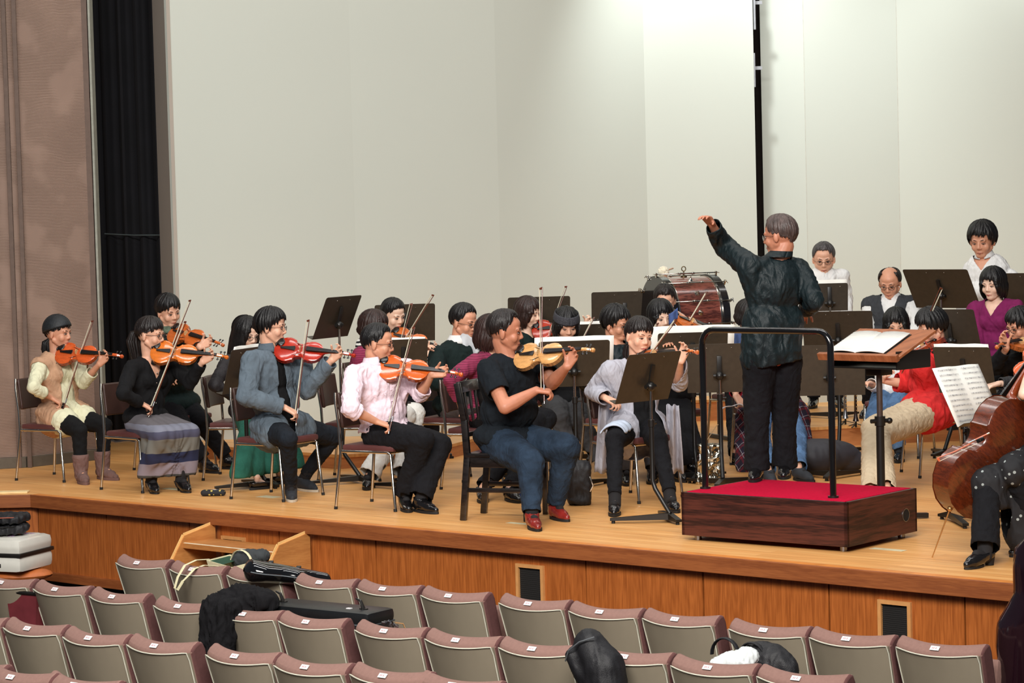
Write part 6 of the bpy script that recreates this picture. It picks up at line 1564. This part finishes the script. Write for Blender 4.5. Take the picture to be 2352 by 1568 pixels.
# low stand bases seen on the floor
# ================================================================== AUDITORIUM SEATS
SB = mat('seat_back_veneer', (140, 130, 112), .5, 0, .14, 3, .05, 60, (1, 1, .4))
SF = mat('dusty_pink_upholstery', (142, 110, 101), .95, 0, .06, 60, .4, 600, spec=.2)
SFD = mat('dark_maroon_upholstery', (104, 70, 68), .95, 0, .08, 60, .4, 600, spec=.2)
SP = mat('seat_back_piping', (206, 204, 186), .5)
TAGM = mat('seat_number_plate', (226, 224, 224), .5); TAGI = mat('seat_number_print', (186, 150, 154), .7)
def make_seat():
    "theatre seat facing +Y; origin on the floor below the back; top rear edge at z = .86, y = -.06"
    t = thing('theatre_seat', '', 'seat')
    W, H0, H1 = .235, .36, .86
    lean = .17
    def bk(u_, z, d):         # curved back; u in -1..1, d depth forwards
        top = (z - H0) / (H1 - H0); w_ = W * (.90 + .10 * top)
        y = -.06 - lean * (z - H1) * 1.0 * -1 if False else -.06 + (H1 - z) * .30
        return V((u_ * w_, y - .055 * (1 - u_ * u_) + d + .0, z - .018 * (1 - u_ * u_) * top))
    # rear shell
    mb = MB(); nu, nv = 16, 10
    f = lambda d: (lambda u, v: bk(2 * u - 1, H0 + (H1 - H0) * v, d))
    mb.grid(f(0), nu, nv); n0 = len(mb.v); mb.grid(f(.014), nu, nv)
    idx = lambda i, j: i * (nv + 1) + j
    bd = [idx(i, 0) for i in range(nu + 1)] + [idx(nu, j) for j in range(1, nv + 1)] + [idx(i, nv) for i in range(nu - 1, -1, -1)] + [idx(0, j) for j in range(nv - 1, 0, -1)]
    for k in range(len(bd)):
        a, b = bd[k], bd[(k + 1) % len(bd)]; mb.f.append((a, b, b + n0, a + n0)); mb.mi.append(0)
    mb.build('back_shell', SB, t)
    # piping round the shell edge
    mb = MB(); P = [bk(-1, H0 + .01, 0)] + [bk(-1, H0 + (H1 - H0) * q, 0) for q in (.3, .6, .92)] + [bk(-.97, H1 + .002, 0)] + [bk(-1 + 2 * i / 16, H1 + .004, 0) for i in range(1, 16)] + [bk(.97, H1 + .002, 0)] + [bk(1, H0 + (H1 - H0) * q, 0) for q in (.92, .6, .3)] + [bk(1, H0 + .01, 0)]
    mb.tube([p_ + V((0, -.003, 0)) for p_ in P], .0035, 6); mb.build('piping', SP, t)
    # upholstered front, wraps over the top and sides
    mb = MB(); th_ = .105
    def cu(u, v):
        a = 2 * math.pi * v; return V((0, 0, 0))
    rows = []
    for i in range(nu + 1):
        u = 2 * i / nu - 1; col = []
        top = lambda d, dz: bk(u, H1 + dz, d)
        e = 1.03
        sec = [(H0, .016), (H0 + .25, .016), (H1 - .02, .016), (H1 + .008, .010), (H1 + .034, .034), (H1 + .052, .066), (H1 + .050, .095), (H1 + .01, th_ + .012), (H1 - .25, th_ + .01), (H0, th_ + .02)]
        for z, d in sec:
            p_ = bk(u, min(z, H1), d); p_.z += max(0, z - H1); 
            if abs(u) > .93: p_.y += 0
            p_.x *= 1.045; rows.append(p_)
    ns = 10; vs = rows; fs = []
    for i in range(nu):
        for j in range(ns):
            j2 = (j + 1) % ns; fs.append((i * ns + j, (i + 1) * ns + j, (i + 1) * ns + j2, i * ns + j2))
    fs.append(tuple(range(ns))); fs.append(tuple(range(nu * ns + ns - 1, nu * ns - 1, -1)))
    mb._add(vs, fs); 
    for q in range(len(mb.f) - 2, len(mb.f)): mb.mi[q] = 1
    # side faces use the darker cloth
    for i in range(nu):
        for j in (6, 7, 8): pass
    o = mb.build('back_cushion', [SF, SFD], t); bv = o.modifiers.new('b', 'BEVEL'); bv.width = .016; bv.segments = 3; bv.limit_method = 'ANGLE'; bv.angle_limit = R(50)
    # number plate on top of the cushion
    c = bk(.02, H1, .030); mb = MB(); mb.box((c.x, c.y, H1 + .021), (.05, .026, .003), (R(42), 0, 0)); pl = mb.build('number_plate', TAGM, t, False)
    mb = MB(); 
    for q in (-.012, -.004, .008): mb.box((c.x + q, c.y - .0015, H1 + .0227), (.005, .010, .001), (R(42), 0, 0))
    mb.build('number_print', TAGI, pl, False)
    # folded seat pan, arm, stand
    mb = MB(); mb.box((0, .17, .60), (.42, .08, .40), (R(-12), 0, 0), .02); mb.build('seat_pan', SF, t)
    mb = MB(); mb.box((.262, .20, .56), (.045, .30, .03), None, .008); mb.build('armrest', woodmat('armrest_wood', (150, 78, 40), (186, 108, 62), 5, (1, 1, 4), .45), t)
    mb = MB(); mb.box((.262, .14, .27), (.03, .20, .54), None, .004); mb.build('standard', BLACKM, t, False)
    return t
SEAT0 = make_seat(); first_seat = [True]
rowA = [(317, 1295), (443, 1310), (578, 1324), (736, 1340), (881, 1355), (1032, 1371), (1215, 1389), (1379, 1408), (1552, 1425), (1755, 1450), (1945, 1470), (2149, 1492)]
rowB = [(5, 1340), (129, 1356), (260, 1373), (411, 1395), (560, 1413), (705, 1431), (884, 1452), (1049, 1473), (1224, 1493), (1435, 1511), (1627, 1536), (1830, 1561)]
rowC = [(-70, 1430), (66, 1446), (206, 1468), (357, 1486), (542, 1510), (703, 1535), (882, 1555), (1040, 1576)]
rowD = [(-80, 1538), (28, 1558), (172, 1576)]
ordn = ['first', 'second', 'third', 'fourth', 'fifth', 'sixth', 'seventh', 'eighth', 'ninth', 'tenth', 'eleventh', 'twelfth']
def seat_row(pts_, z, label, zf):
    for i, (x, y) in enumerate(pts_):
        p_ = onz(x, y, z + .01)
        q_ = onz(pts_[min(i + 1, len(pts_) - 1)][0], pts_[min(i + 1, len(pts_) - 1)][1], z) - onz(pts_[max(i - 1, 0)][0], pts_[max(i - 1, 0)][1], z)
        an = math.atan2(q_.y, q_.x); an = .75 * ANG + .25 * an
        org_ = p_ - Matrix.Rotation(an, 3, 'Z') @ V((.0, -.07, 0))
        lb = label % ordn[i]
        loc = (org_.x, org_.y, z - .86)
        if first_seat[0]:
            first_seat[0] = False; s_ = SEAT0; s_.location = loc; s_.rotation_euler = (0, 0, an); s_['label'] = lb; s_['group'] = 'theatre seats in the hall'
        else: s_ = dup(SEAT0, loc, an, lb, 'theatre seats in the hall')
seat_row(rowA, -.20, 'theatre seat in the row nearest the stage, %s from the left', HF)
seat_row(rowB, -.20, 'theatre seat in the second row from the stage, %s from the left', HF)
seat_row(rowC, -.17, 'theatre seat in the third row from the stage, %s from the left', HF)
seat_row(rowD, -.14, 'theatre seat in the row nearest the camera, %s from the left', HF)
def row_pt(x, y, z=-.2): return onz(x, y, z)
rA = Matrix.Rotation(ANG, 3, 'Z')
# ------------------------------------------------------------------ wooden steps
STW = woodmat('steps_wood', (172, 112, 58), (192, 132, 72), 3, (.6, .6, 6), .5, rings=1)
STE = mat('steps_edge_wood', (236, 190, 120), .5, 0, .06)
s0 = lip_point(600, -.2, .10)[0]
cst = lip_point(598, -.1, .015)[0]
st = thing('wooden_steps', 'light wooden steps with two side boards leaning against the stage front', 'steps', (cst.x, cst.y, HF), ANG)
hz = -.085 - HF
for sx_, nm in ((-.47, 0), (.47, 1)):
    mb = MB(); P = [(0, 0), (-.85, 0), (-.85, .12), (-.28, hz - .055), (0, hz)]
    mb.prism([(y_, z_) for y_, z_ in P], (sx_ - .012, 0, 0), (0, 1, 0), (0, 0, 1), (1, 0, 0), .026); sb = mb.build('side_board', STW, st, False)
    mb = MB(); mb.beam((sx_ + .001, -.28, hz - .053), (sx_ + .001, 0, hz + .002), .03, .006, (1, 0, 0)); mb.beam((sx_ + .001, -.85, .12), (sx_ + .001, -.28, hz - .053), .03, .006, (1, 0, 0)); mb.build('edge_strip', STE, sb, False)
for i, (y_, z_) in enumerate(((-.16, hz - .12), (-.40, hz - .36), (-.64, hz - .60))):
    mb = MB(); mb.box((0, y_, z_), (.92, .28, .035), None, .003); tr_ = mb.build('tread', STW, st, False)
    mb = MB(); mb.box((0, y_ - .13, z_ + .0185), (.90, .014, .003)); mb.build('nosing_strip', mat('white_nosing_strip', (232, 226, 200), .5), tr_, False)
# ------------------------------------------------------------------ cases, bags, coats
def pcase(*a): pass
BGLOSS = mat('glossy_black_shell', (14, 14, 16), .08, 0, .05, coat=1); BNYL = mat('black_nylon', (20, 20, 24), .6, 0, .2, 30, .4, 200); BSH = mat('black_case_shell', (22, 24, 26), .35)
# shiny violin-shaped case on the front row
A = onz(560, 1308, -.12); B = onz(760, 1332, -.22); org_ = V((A.x, A.y, A.z))
th = thing('shaped_violin_case', 'glossy black violin-shaped case lying across the front row seats', 'instrument case', org_)
ax_ = (B - A).normalized(); yy = V((0, 0, 1)).cross(ax_).normalized(); zz = ax_.cross(yy)
mb = MB(); L_ = (B - A).length; N = 20; prof = [(0, .02), (.04, .085), (.10, .115), (.2, .125), (.32, .105), (.42, .085), (.5, .088), (.58, .095), (.66, .075), (.74, .045), (.85, .035), (.97, .04), (1.0, .015)]
def vc(u_, v_):
    t = u_; 
    for (a, ra_), (b, rb_) in zip(prof, prof[1:]):
        if t <= b: w_ = ra_ + (rb_ - ra_) * (t - a) / (b - a); break
    an = 2 * math.pi * v_; hh = (.075 - .035 * t) * math.sqrt(min(1, (t + .002) / .07)) * math.sqrt(min(1, (1.002 - t) / .05))
    return ax_ * (t * L_) + yy * (math.cos(an) * w_) + zz * (math.sin(an) * hh - t * .0)
mb.grid(vc, 36, 20); mb.build('shell', BGLOSS, th, angle=70)
mb = MB(); mb.tube([vc(t / 20, 0) * 1.0 + zz * .002 for t in range(1, 20)], .004, 6); mb.tube([vc(t / 20, .5) for t in range(1, 20)], .004, 6); mb.build('rim_seal', mat('grey_case_rim', (90, 96, 100), .4), th)
mb = MB(); mb.box(vc(.62, .22), (.03, .02, .02), None, .004); mb.box(vc(.3, .22), (.03, .02, .02), None, .004); mb.build('latch', BLACKM, th, split=True)
# long rectangular black violin case on second row
A = at(622, 1394, onz(622, 1415, -.2).y + .22); B = at(872, 1420, onz(872, 1440, -.2).y + .22); A.z += .045; B.z += .045; d_ = (B - A); d_.z = 0; an = math.atan2(d_.y, d_.x); c = (A + B) / 2; Lc = d_.length
th = thing('oblong_violin_case', 'long black oblong violin case lying across the second row seats', 'instrument case', (c.x, c.y, c.z - .15), an)
mb = MB(); mb.box((0, .02, .03), (Lc, .24, .09), None, .03); mb.build('lower_shell', BSH, th)
mb = MB(); mb.box((0, .02, .105), (Lc, .24, .08), None, .03); mb.build('lid', BSH, th)
mb = MB(); mb.box((0, .02, .073), (Lc - .01, .244, .008), None, .002); mb.build('seam', mat('case_seam', (70, 76, 80), .4), th)
for x_ in (-Lc * .38, Lc * .36):
    mb = MB(); mb.rc((x_, -.0, .145), (x_ - .02, 0, .19), .012, .008, 8); mb.rc((x_ - .02, 0, .19), (x_ - .05, 0, .20), .008, .005, 8); mb.box((x_, -.0, .145), (.05, .02, .012), None, .003); mb.build('strap_ring', BLACKM, th)
mb = MB(); mb.box((Lc * .25, -.02, .147), (.03, .02, .004)); mb.build('name_tag', TAGM, th, False)
# white case stack at the far left
A = onz(48, 1262, -.24); 
th = thing('white_instrument_case', 'pearl white hard case with a black band at the far left', 'instrument case', (A.x - .06, A.y, A.z - .13), R(-22))
WHC = mat('pearl_white_shell', (216, 214, 204), .3, 0, .03, coat=.5)
mb = MB(); mb.box((0, 0, .06), (.40, .42, .12), None, .04); mb.build('lower_shell', WHC, th)
mb = MB(); mb.box((0, 0, .175), (.40, .42, .11), None, .045); mb.box((0, 0, .19), (.28, .34, .09), None, .02); mb.build('lid', WHC, th)
mb = MB(); mb.box((0, 0, .122), (.408, .428, .028), None, .008); mb.build('band', BLACKM, th)
mb = MB(); mb.box((.02, -.20, .05), (.05, .03, .03), None, .008); mb.build('latch', BLACKM, th)
mb = MB()
for (x_, y_) in ((-.06, .02), (.04, -.06), (.08, .08), (-.02, .12)): 
    for q in range(5): mb.box((x_ + random.uniform(-.03, .03), y_ + random.uniform(-.02, .02), .2365), (.03, .006, .001), (0, 0, random.random() * 3))
mb.build('sticker', mat('violet_sticker', (160, 110, 170), .5), th, False)
top_ = A + V((-.06, 0, .115))
for i, (lb, dz, hh, rz) in enumerate((('crumpled black cloth bag lying on the white case', .0, .07, .1), ('flat black zip bag on top of the stack at the far left', .075, .06, -.15))):
    mb = MB()
    mb.rc((-.12, -.05, hh / 2), (.14, -.04, hh / 2), hh * .5, hh * .48, 12, 1); mb.rc((-.12, .1, hh / 2), (.14, .08, hh / 2), hh * .5, hh * .48, 12); mb.box((0, .02, hh / 2), (.30, .26, hh * .9), None, .02)
    t_ = thing('black_bag', lb, 'bag', (top_.x - .06, top_.y, top_.z + dz), rz)
    remesh(mb, 'bag_body', BNYL, t_, V((0, 0, 0)), .008, 2, folds(.008, 16))
    mb = MB(); mb.tube([(-.13, -.11, hh * .8), (.0, -.125, hh * .8), (.14, -.10, hh * .8)], .004, 6); mb.build('zip', mat('zip_orange_label', (150, 80, 60), .5) if i else BLACKM, t_)
# orange-brown bag under the white case
mb = MB(); mb.ell((0, 0, .0), (.24, .16, .05), None, 20, 10); tag(mb.build('brown_leather_bag', mat('orange_leather', (176, 96, 44), .5, 0, .15), None), 'orange-brown leather bag under the white case at the far left', 'bag').location = (A.x - .02, A.y - .02, A.z - .17)
# red-brown tote with black frame behind row B seat
A = onz(66, 1402, -.35)
th = thing('wine_red_tote', 'wine-red bag with a black rim standing on a second row seat', 'bag', (A.x, A.y, A.z - .12), ANG + R(8))
mb = MB(); mb._add([(-.10, -.05, 0), (.10, -.05, 0), (.10, .05, 0), (-.10, .05, 0), (-.13, -.06, .24), (.13, -.06, .24), (.13, .06, .24), (-.13, .06, .24)], [(0, 3, 2, 1), (0, 1, 5, 4), (1, 2, 6, 5), (2, 3, 7, 6), (3, 0, 4, 7)]); mb.build('bag_body', mat('wine_leather', (110, 44, 50), .45, 0, .15, 10), th, False)
mb = MB(); mb.tube([(-.13, -.06, .24), (.13, -.06, .24), (.13, .06, .24), (-.13, .06, .24), (-.13, -.06, .24)], .012, 8); mb.build('rim', BLACKM, th)
# black coat over seat
A = onz(556, 1396, -.17)
th = thing('black_coat', 'black coat thrown over the second row seat beside the oblong case', 'coat', (A.x, A.y, A.z), ANG)
mb = MB(); mb.rc((-.10, -.02, .02), (.16, .02, .04), .075, .07, 14); mb.rc((-.12, -.09, .0), (-.13, -.10, -.34), .075, .08, 12); mb.rc((-.03, -.10, 0), (-.02, -.13, -.38), .07, .07, 12); mb.rc((.03, -.10, .02), (.03, -.12, -.16), .06, .03, 12); mb.rc((-.05, .02, .05), (.10, .05, .05), .07, .06, 12)
remesh(mb, 'coat_cloth', cloth('black_wool_coat', (16, 15, 18)), th, V((0, 0, 0)), .01, 2, folds(.018, 11))
# canvas tote with handles on row A
A = onz(478, 1300, -.2) - LN * .14; A.z = -.235
th = thing('canvas_tote', 'cream canvas tote with dark green lining hanging over a front row seat', 'bag', (A.x, A.y, A.z), ANG)
CANV = mat('cream_canvas', (216, 208, 170), .9, 0, .05, 40, .4, 300)
mb = MB(); mb._add([(-.12, .0, -.08), (.10, .0, -.10), (.12, .12, -.10), (-.10, .12, -.08), (-.14, -.03, .05), (.09, -.02, .02), (.13, .14, .04), (-.10, .14, .07)], [(0, 3, 2, 1), (0, 1, 5, 4), (1, 2, 6, 5), (2, 3, 7, 6), (3, 0, 4, 7)]); o = mb.build('bag_body', CANV, th, False)
s2 = o.modifiers.new('s', 'SOLIDIFY'); s2.thickness = .004
mb = MB(); mb._add([(-.135, -.02, .042), (.0, -.02, .03), (.01, .12, .045), (-.095, .13, .062)], [(0, 1, 2, 3)]); mb.build('lining', mat('dark_green_lining', (30, 66, 46), .9), th, False)
yb = onz(443, 1312, -.2).y
for k_, path in enumerate(([(480, 1284, .16), (450, 1286, .06), (424, 1298, -.08), (408, 1325, -.13), (401, 1350, -.14), (408, 1354, -.14), (420, 1334, -.14)], [(500, 1300, .16), (468, 1298, .06), (446, 1306, -.10), (432, 1322, -.135), (420, 1334, -.14)])):
    mb = MB(); mb.tube([at(x_, y_, yb + d_) for x_, y_, d_ in path], .010, 8, True, .35); o = mb.build('handle', CANV, None, org=(0, 0, 0))
    o.parent = th; bpy.context.view_layer.update(); o.matrix_parent_inverse = (Matrix.Translation(A) @ Matrix.Rotation(ANG, 4, 'Z')).inverted()
A = onz(535, 1296, -.2) - LN * .12; A.z = -.19
th = thing('striped_cloth_bag', 'black and white cloth bag beside the glossy black violin case', 'bag', (A.x, A.y + .03, A.z), ANG)
mb = MB(); mb.rc((-.06, 0, 0), (.06, .02, .02), .06, .05, 12); mb.rc((-.02, .06, .0), (.10, .06, .03), .05, .04, 12); remesh(mb, 'bag_body', mat('dark_canvas', (52, 56, 58), .9), th, V((0, 0, 0)), .008, 2, folds(.008, 14))
for r_, y_ in ((.10, -.05), (.085, .03)):
    mb = MB(); mb.tube([(r_ * math.cos(math.pi * i / 10) , y_, r_ * .9 * math.sin(math.pi * i / 10) - .02) for i in range(11)], .011, 8, True, .35); mb.build('handle', CANV, th)
# tall soft cello case top between seats (front right of centre)
A = at(1366, 1494, onz(1362, 1490, -.2).y - .42)
th = thing('soft_cello_case', 'tall soft black instrument case poking up between the second row seats', 'instrument case', (A.x, A.y, HF), ANG)
mb = MB(); zt_ = A.z - HF
mb.rc((.15, .0, .2), (.06, 0, zt_ - .08), .13, .095, 16); mb.rc((.06, 0, zt_ - .08), (-.03, 0, zt_ + .03), .10, .075, 16); mb.rc((.0, 0, zt_ - .15), (-.09, -.04, zt_ - .03), .08, .05, 14)
remesh(mb, 'case_body', BNYL, th, V((0, 0, 0)), .012, 3, folds(.006, 9))
mb = MB(); mb.tube([(-.12, -.08, zt_ - .05), (-.08, -.10, zt_ + .01), (-.02, -.09, zt_ + .055), (.05, -.06, zt_ + .08)], .004, 6); mb.build('zip', mat('steel_zip', (120, 124, 128), .4, .5), th)
mb = MB(); mb.box((.1, -.12, zt_ - .3), (.05, .012, .02), (0, .5, 0), .003); mb.build('strap_loop', BLACKM, th)
# backpack with white plastic bag
A = onz(1735, 1512, -.26)
th = thing('black_handbag', 'black round-topped bag with looped handles on the second row seats', 'bag', (A.x, A.y, A.z - .1), ANG)
mb = MB(); mb.ell((.06, 0, .06), (.19, .09, .13), None, 20, 14); mb.ell((-.08, .0, .03), (.12, .08, .09), None, 16, 10); remesh(mb, 'bag_body', BNYL, th, V((0, 0, 0)), .009, 2, folds(.006, 12))
for x_, y_ in ((-.17, -.02), (.02, -.05)):
    mb = MB(); mb.tube([(x_ + .085 * math.cos(math.pi * i / 12), y_, .10 + .09 * math.sin(math.pi * i / 12)) for i in range(13)], .015, 10, True, .4); mb.build('handle', BNYL, th)
A = onz(1690, 1515, -.2)
mb = MB(); mb.ell((0, 0, 0), (.10, .07, .05), None, 20, 12); mb.ell((.05, .0, .02), (.06, .05, .05), None, 16, 10); mb.ell((-.06, .0, -.005), (.07, .05, .03), None, 16, 10)
th = thing('plastic_bag', 'crumpled white plastic bag lying against the black handbag', 'bag', (A.x, A.y - .04, A.z))
remesh(mb, 'bag_film', mat('white_plastic_film', (216, 222, 222), .35, 0, .03), th, V((0, 0, 0)), .006, 1, folds(.005, 30))
# small camera-like clutter
A = onz(900, 1438, -.22); th = thing('key_bunch', 'bunch of dark keys and straps at the end of the oblong case', 'keys', (A.x, A.y, A.z))
mb = MB()
for i in range(9): mb.box((random.uniform(-.05, .05), random.uniform(-.03, .03), random.uniform(0, .03)), (.02, .012, .012), (random.random(), random.random(), random.random()), .002)
mb.build('key_pile', DARKSTEEL, th, False)
mb = MB(); mb.tube([(.02, 0, .02), (.06, .02, .01), (.08, .02, -.04)], .008, 6, True, .4); mb.build('strap', mat('tan_strap', (176, 130, 80), .6), th)
# blue and green things glimpsed between seats
for (x, y, z, sz, rgb, lb, nm) in ((367, 1408, -.30, (.08, .05, .10), (60, 140, 200), 'blue folder glimpsed between two second row seats', 'blue_folder'), (683, 1368, -.32, (.06, .06, .12), (110, 160, 180), 'pale blue cloth glimpsed behind the glossy violin case', 'blue_cloth'), (24, 1500, -.34, (.04, .03, .08), (90, 200, 120), 'green folder glimpsed at the far left between seats', 'green_folder'), (372, 1440, -.40, (.10, .06, .14), (30, 44, 80), 'dark blue bag glimpsed between two second row seats', 'navy_bag')):
    A = onz(x, y, z); mb = MB(); mb.box((0, 0, 0), sz, (0, 0, ANG), .008); o = mb.build(nm, mat(nm + '_cloth', rgb, .7, 0, .1)); o.location = A; tag(o, lb, 'bag' if 'bag' in nm else 'folder' if 'folder' in nm else 'cloth')
# big wine-black hard cello case standing at the right edge
A = onz(2352, 1560, -.55)
MAHO = mat('dark_wine_gloss_shell', (24, 8, 16), .1, 0, .2, 6, coat=1)
cp = atz(2388, 11.9, HF)
th = thing('hard_cello_case', 'glossy dark wine hard cello case standing upright at the right edge', 'instrument case', (cp.x, cp.y, HF), R(-30))
ztop = at(2345, 1240, 11.9).z - HF
prof = [(0, .20), (.04, .235), (.22, .25), (.38, .215), (.50, .185), (.60, .205), (.68, .20), (.75, .14), (.80, .105), (.90, .11), (.96, .095), (1.0, .03)]
def cc_(u_, v_):
    t = u_
    for (a, ra_), (b, rb_) in zip(prof, prof[1:]):
        if t <= b: w_ = ra_ + (rb_ - ra_) * (t - a) / (b - a); break
    an = 2 * math.pi * v_; ca, sa = math.cos(an), math.sin(an)
    return V((math.copysign(abs(ca) ** .8, ca) * w_, math.copysign(abs(sa) ** .8, sa) * (.16 - .06 * t), t * ztop + .02))
mb = MB(); mb.grid(cc_, 48, 28); mb.build('shell', MAHO, th, angle=70)
mb = MB(); mb.tube([cc_(t / 30, .5) for t in range(0, 31)], .006, 6); mb.build('rim_seal', BLACKM, th)
mb = MB(); p_ = cc_(.36, .5); mb.rc(p_, p_ + V((-.06, -.0, .05)), .014, .010, 10); mb.rc(p_ - V((0, 0, .03)), p_ + V((-.06, 0, .0)), .012, .009, 10); mb.build('latch', BLACKM, th)
# ------------------------------------------------------------------ things on the stage floor
A = onz(490, 1139, .0); th = thing('floral_pencil_case', 'black floral pencil case lying on the boards behind the chair legs', 'pencil case', (A.x, A.y, 0), R(-5))
mb = MB(); mb.rc((-.07, 0, .024), (.07, 0, .024), .023, .023, 16); mb.build('case_body', spots('black_floral_print', (28, 30, 34), (200, 180, 90), 38, .3), th)
mb = MB(); mb.tube([(-.07, 0, .047), (.07, 0, .047)], .002, 6); mb.build('zip', DARKSTEEL, th)
A = onz(1632, 1112, 0)
th = thing('silver_bag', 'crinkled silver foil bag on the boards left of the podium', 'bag', (A.x, A.y + .05, 0))
mb = MB(); mb._add([(-.10, -.05, 0), (.10, -.05, 0), (.10, .05, 0), (-.10, .05, 0), (-.075, -.04, .28), (.075, -.04, .28), (.075, .04, .28), (-.075, .04, .28)], [(0, 3, 2, 1), (0, 1, 5, 4), (1, 2, 6, 5), (2, 3, 7, 6), (3, 0, 4, 7), (4, 5, 6, 7)])
remesh(mb, 'bag_body', mat('silver_foil', (200, 196, 180), .18, 1, .05, 30, .5, 30), th, V((0, 0, 0)), .008, 1, folds(.014, 16))
mb = MB(); mb.tube([(-.04, 0, .28), (.0, .0, .34), (.06, .02, .42), (.09, .02, .44)], .008, 6, True, .4); mb.build('strap', mat('beige_strap', (190, 160, 120), .7), th)
A = onz(1340, 1165, 0)
th = thing('black_rucksack', 'small black rucksack on the boards beside the jeans of the T-shirt man', 'bag', (A.x - .02, A.y + .15, 0))
mb = MB(); mb.box((0, 0, .15), (.16, .14, .3), None, .04); remesh(mb, 'bag_body', BNYL, th, V((0, 0, 0)), .009, 2, folds(.008, 12)); mb = MB(); mb.tube([(.07, -.08, .2), (.09, -.09, .14), (.07, -.08, .1)], .006, 6); mb.build('buckle', CHROME, th)
A = onz(1232, 1150, 0); th = thing('blue_case', 'blue and black bag on the boards seen between the wooden chair legs', 'bag', (A.x, A.y + .2, 0)); mb = MB(); mb.box((0, 0, .05), (.26, .12, .08), None, .02); mb.build('bag_body', mat('bright_blue_nylon', (34, 70, 170), .6), th)
A = onz(1880, 1090, 0); th = thing('dark_padded_case', 'dark oval padded instrument case lying on the boards behind the podium rail', 'instrument case', (A.x, A.y + .1, 0), R(8))
mb = MB(); mb.ell((0, 0, .13), (.34, .16, .13), None, 26, 14); mb.ell((.25, 0, .09), (.14, .10, .085), None, 20, 12); remesh(mb, 'case_body', mat('grey_black_padding', (48, 48, 54), .6, 0, .1), th, V((0, 0, 0)), .012, 2, folds(.003, 6))
# woodwind instruments on their pegs
for (x, Yy, hh, rgb, lb) in ((1966, 20.0, .62, (40, 26, 22), 'black oboe standing on a peg left of the desk pole'), (1942, 20.3, .66, (150, 150, 154), 'silver flute standing on a peg behind the podium')):
    b_ = atz(x, Yy, .17); th = thing('woodwind_instrument', lb, 'woodwind instrument', (b_.x, b_.y, .17))
    m_ = mat('tube_%d' % rgb[0], rgb, .25, .9 if rgb[0] > 100 else .0, .05)
    mb = MB(); mb.tube([(0, 0, .06), (0, 0, hh * .6), (0, 0, hh)], [.014, .010, .009], 12); mb.lathe([(.026, .05), (.016, .09), (.012, .13)], n=16); mb.build('instrument_body', m_, th)
    mb = MB()
    for i in range(14): mb.ell((.008, -.012, .14 + i * (hh - .2) / 14), (.007, .007, .004), None, 8, 6); mb.box((-.008, -.010, .15 + i * (hh - .2) / 14), (.004, .004, .03))
    mb.build('key_work', mat('gold_keys', (200, 160, 90), .25, 1, .05), th)
    mb = MB(); mb.cyl((0, 0, 0), (0, 0, .07), .008)
    for i in range(3): a_ = i * 2.1; mb.beam((0, 0, .03), (.09 * math.cos(a_), .09 * math.sin(a_), .006), .012, .006)
    mb.build('peg_stand', BLACKM, th)
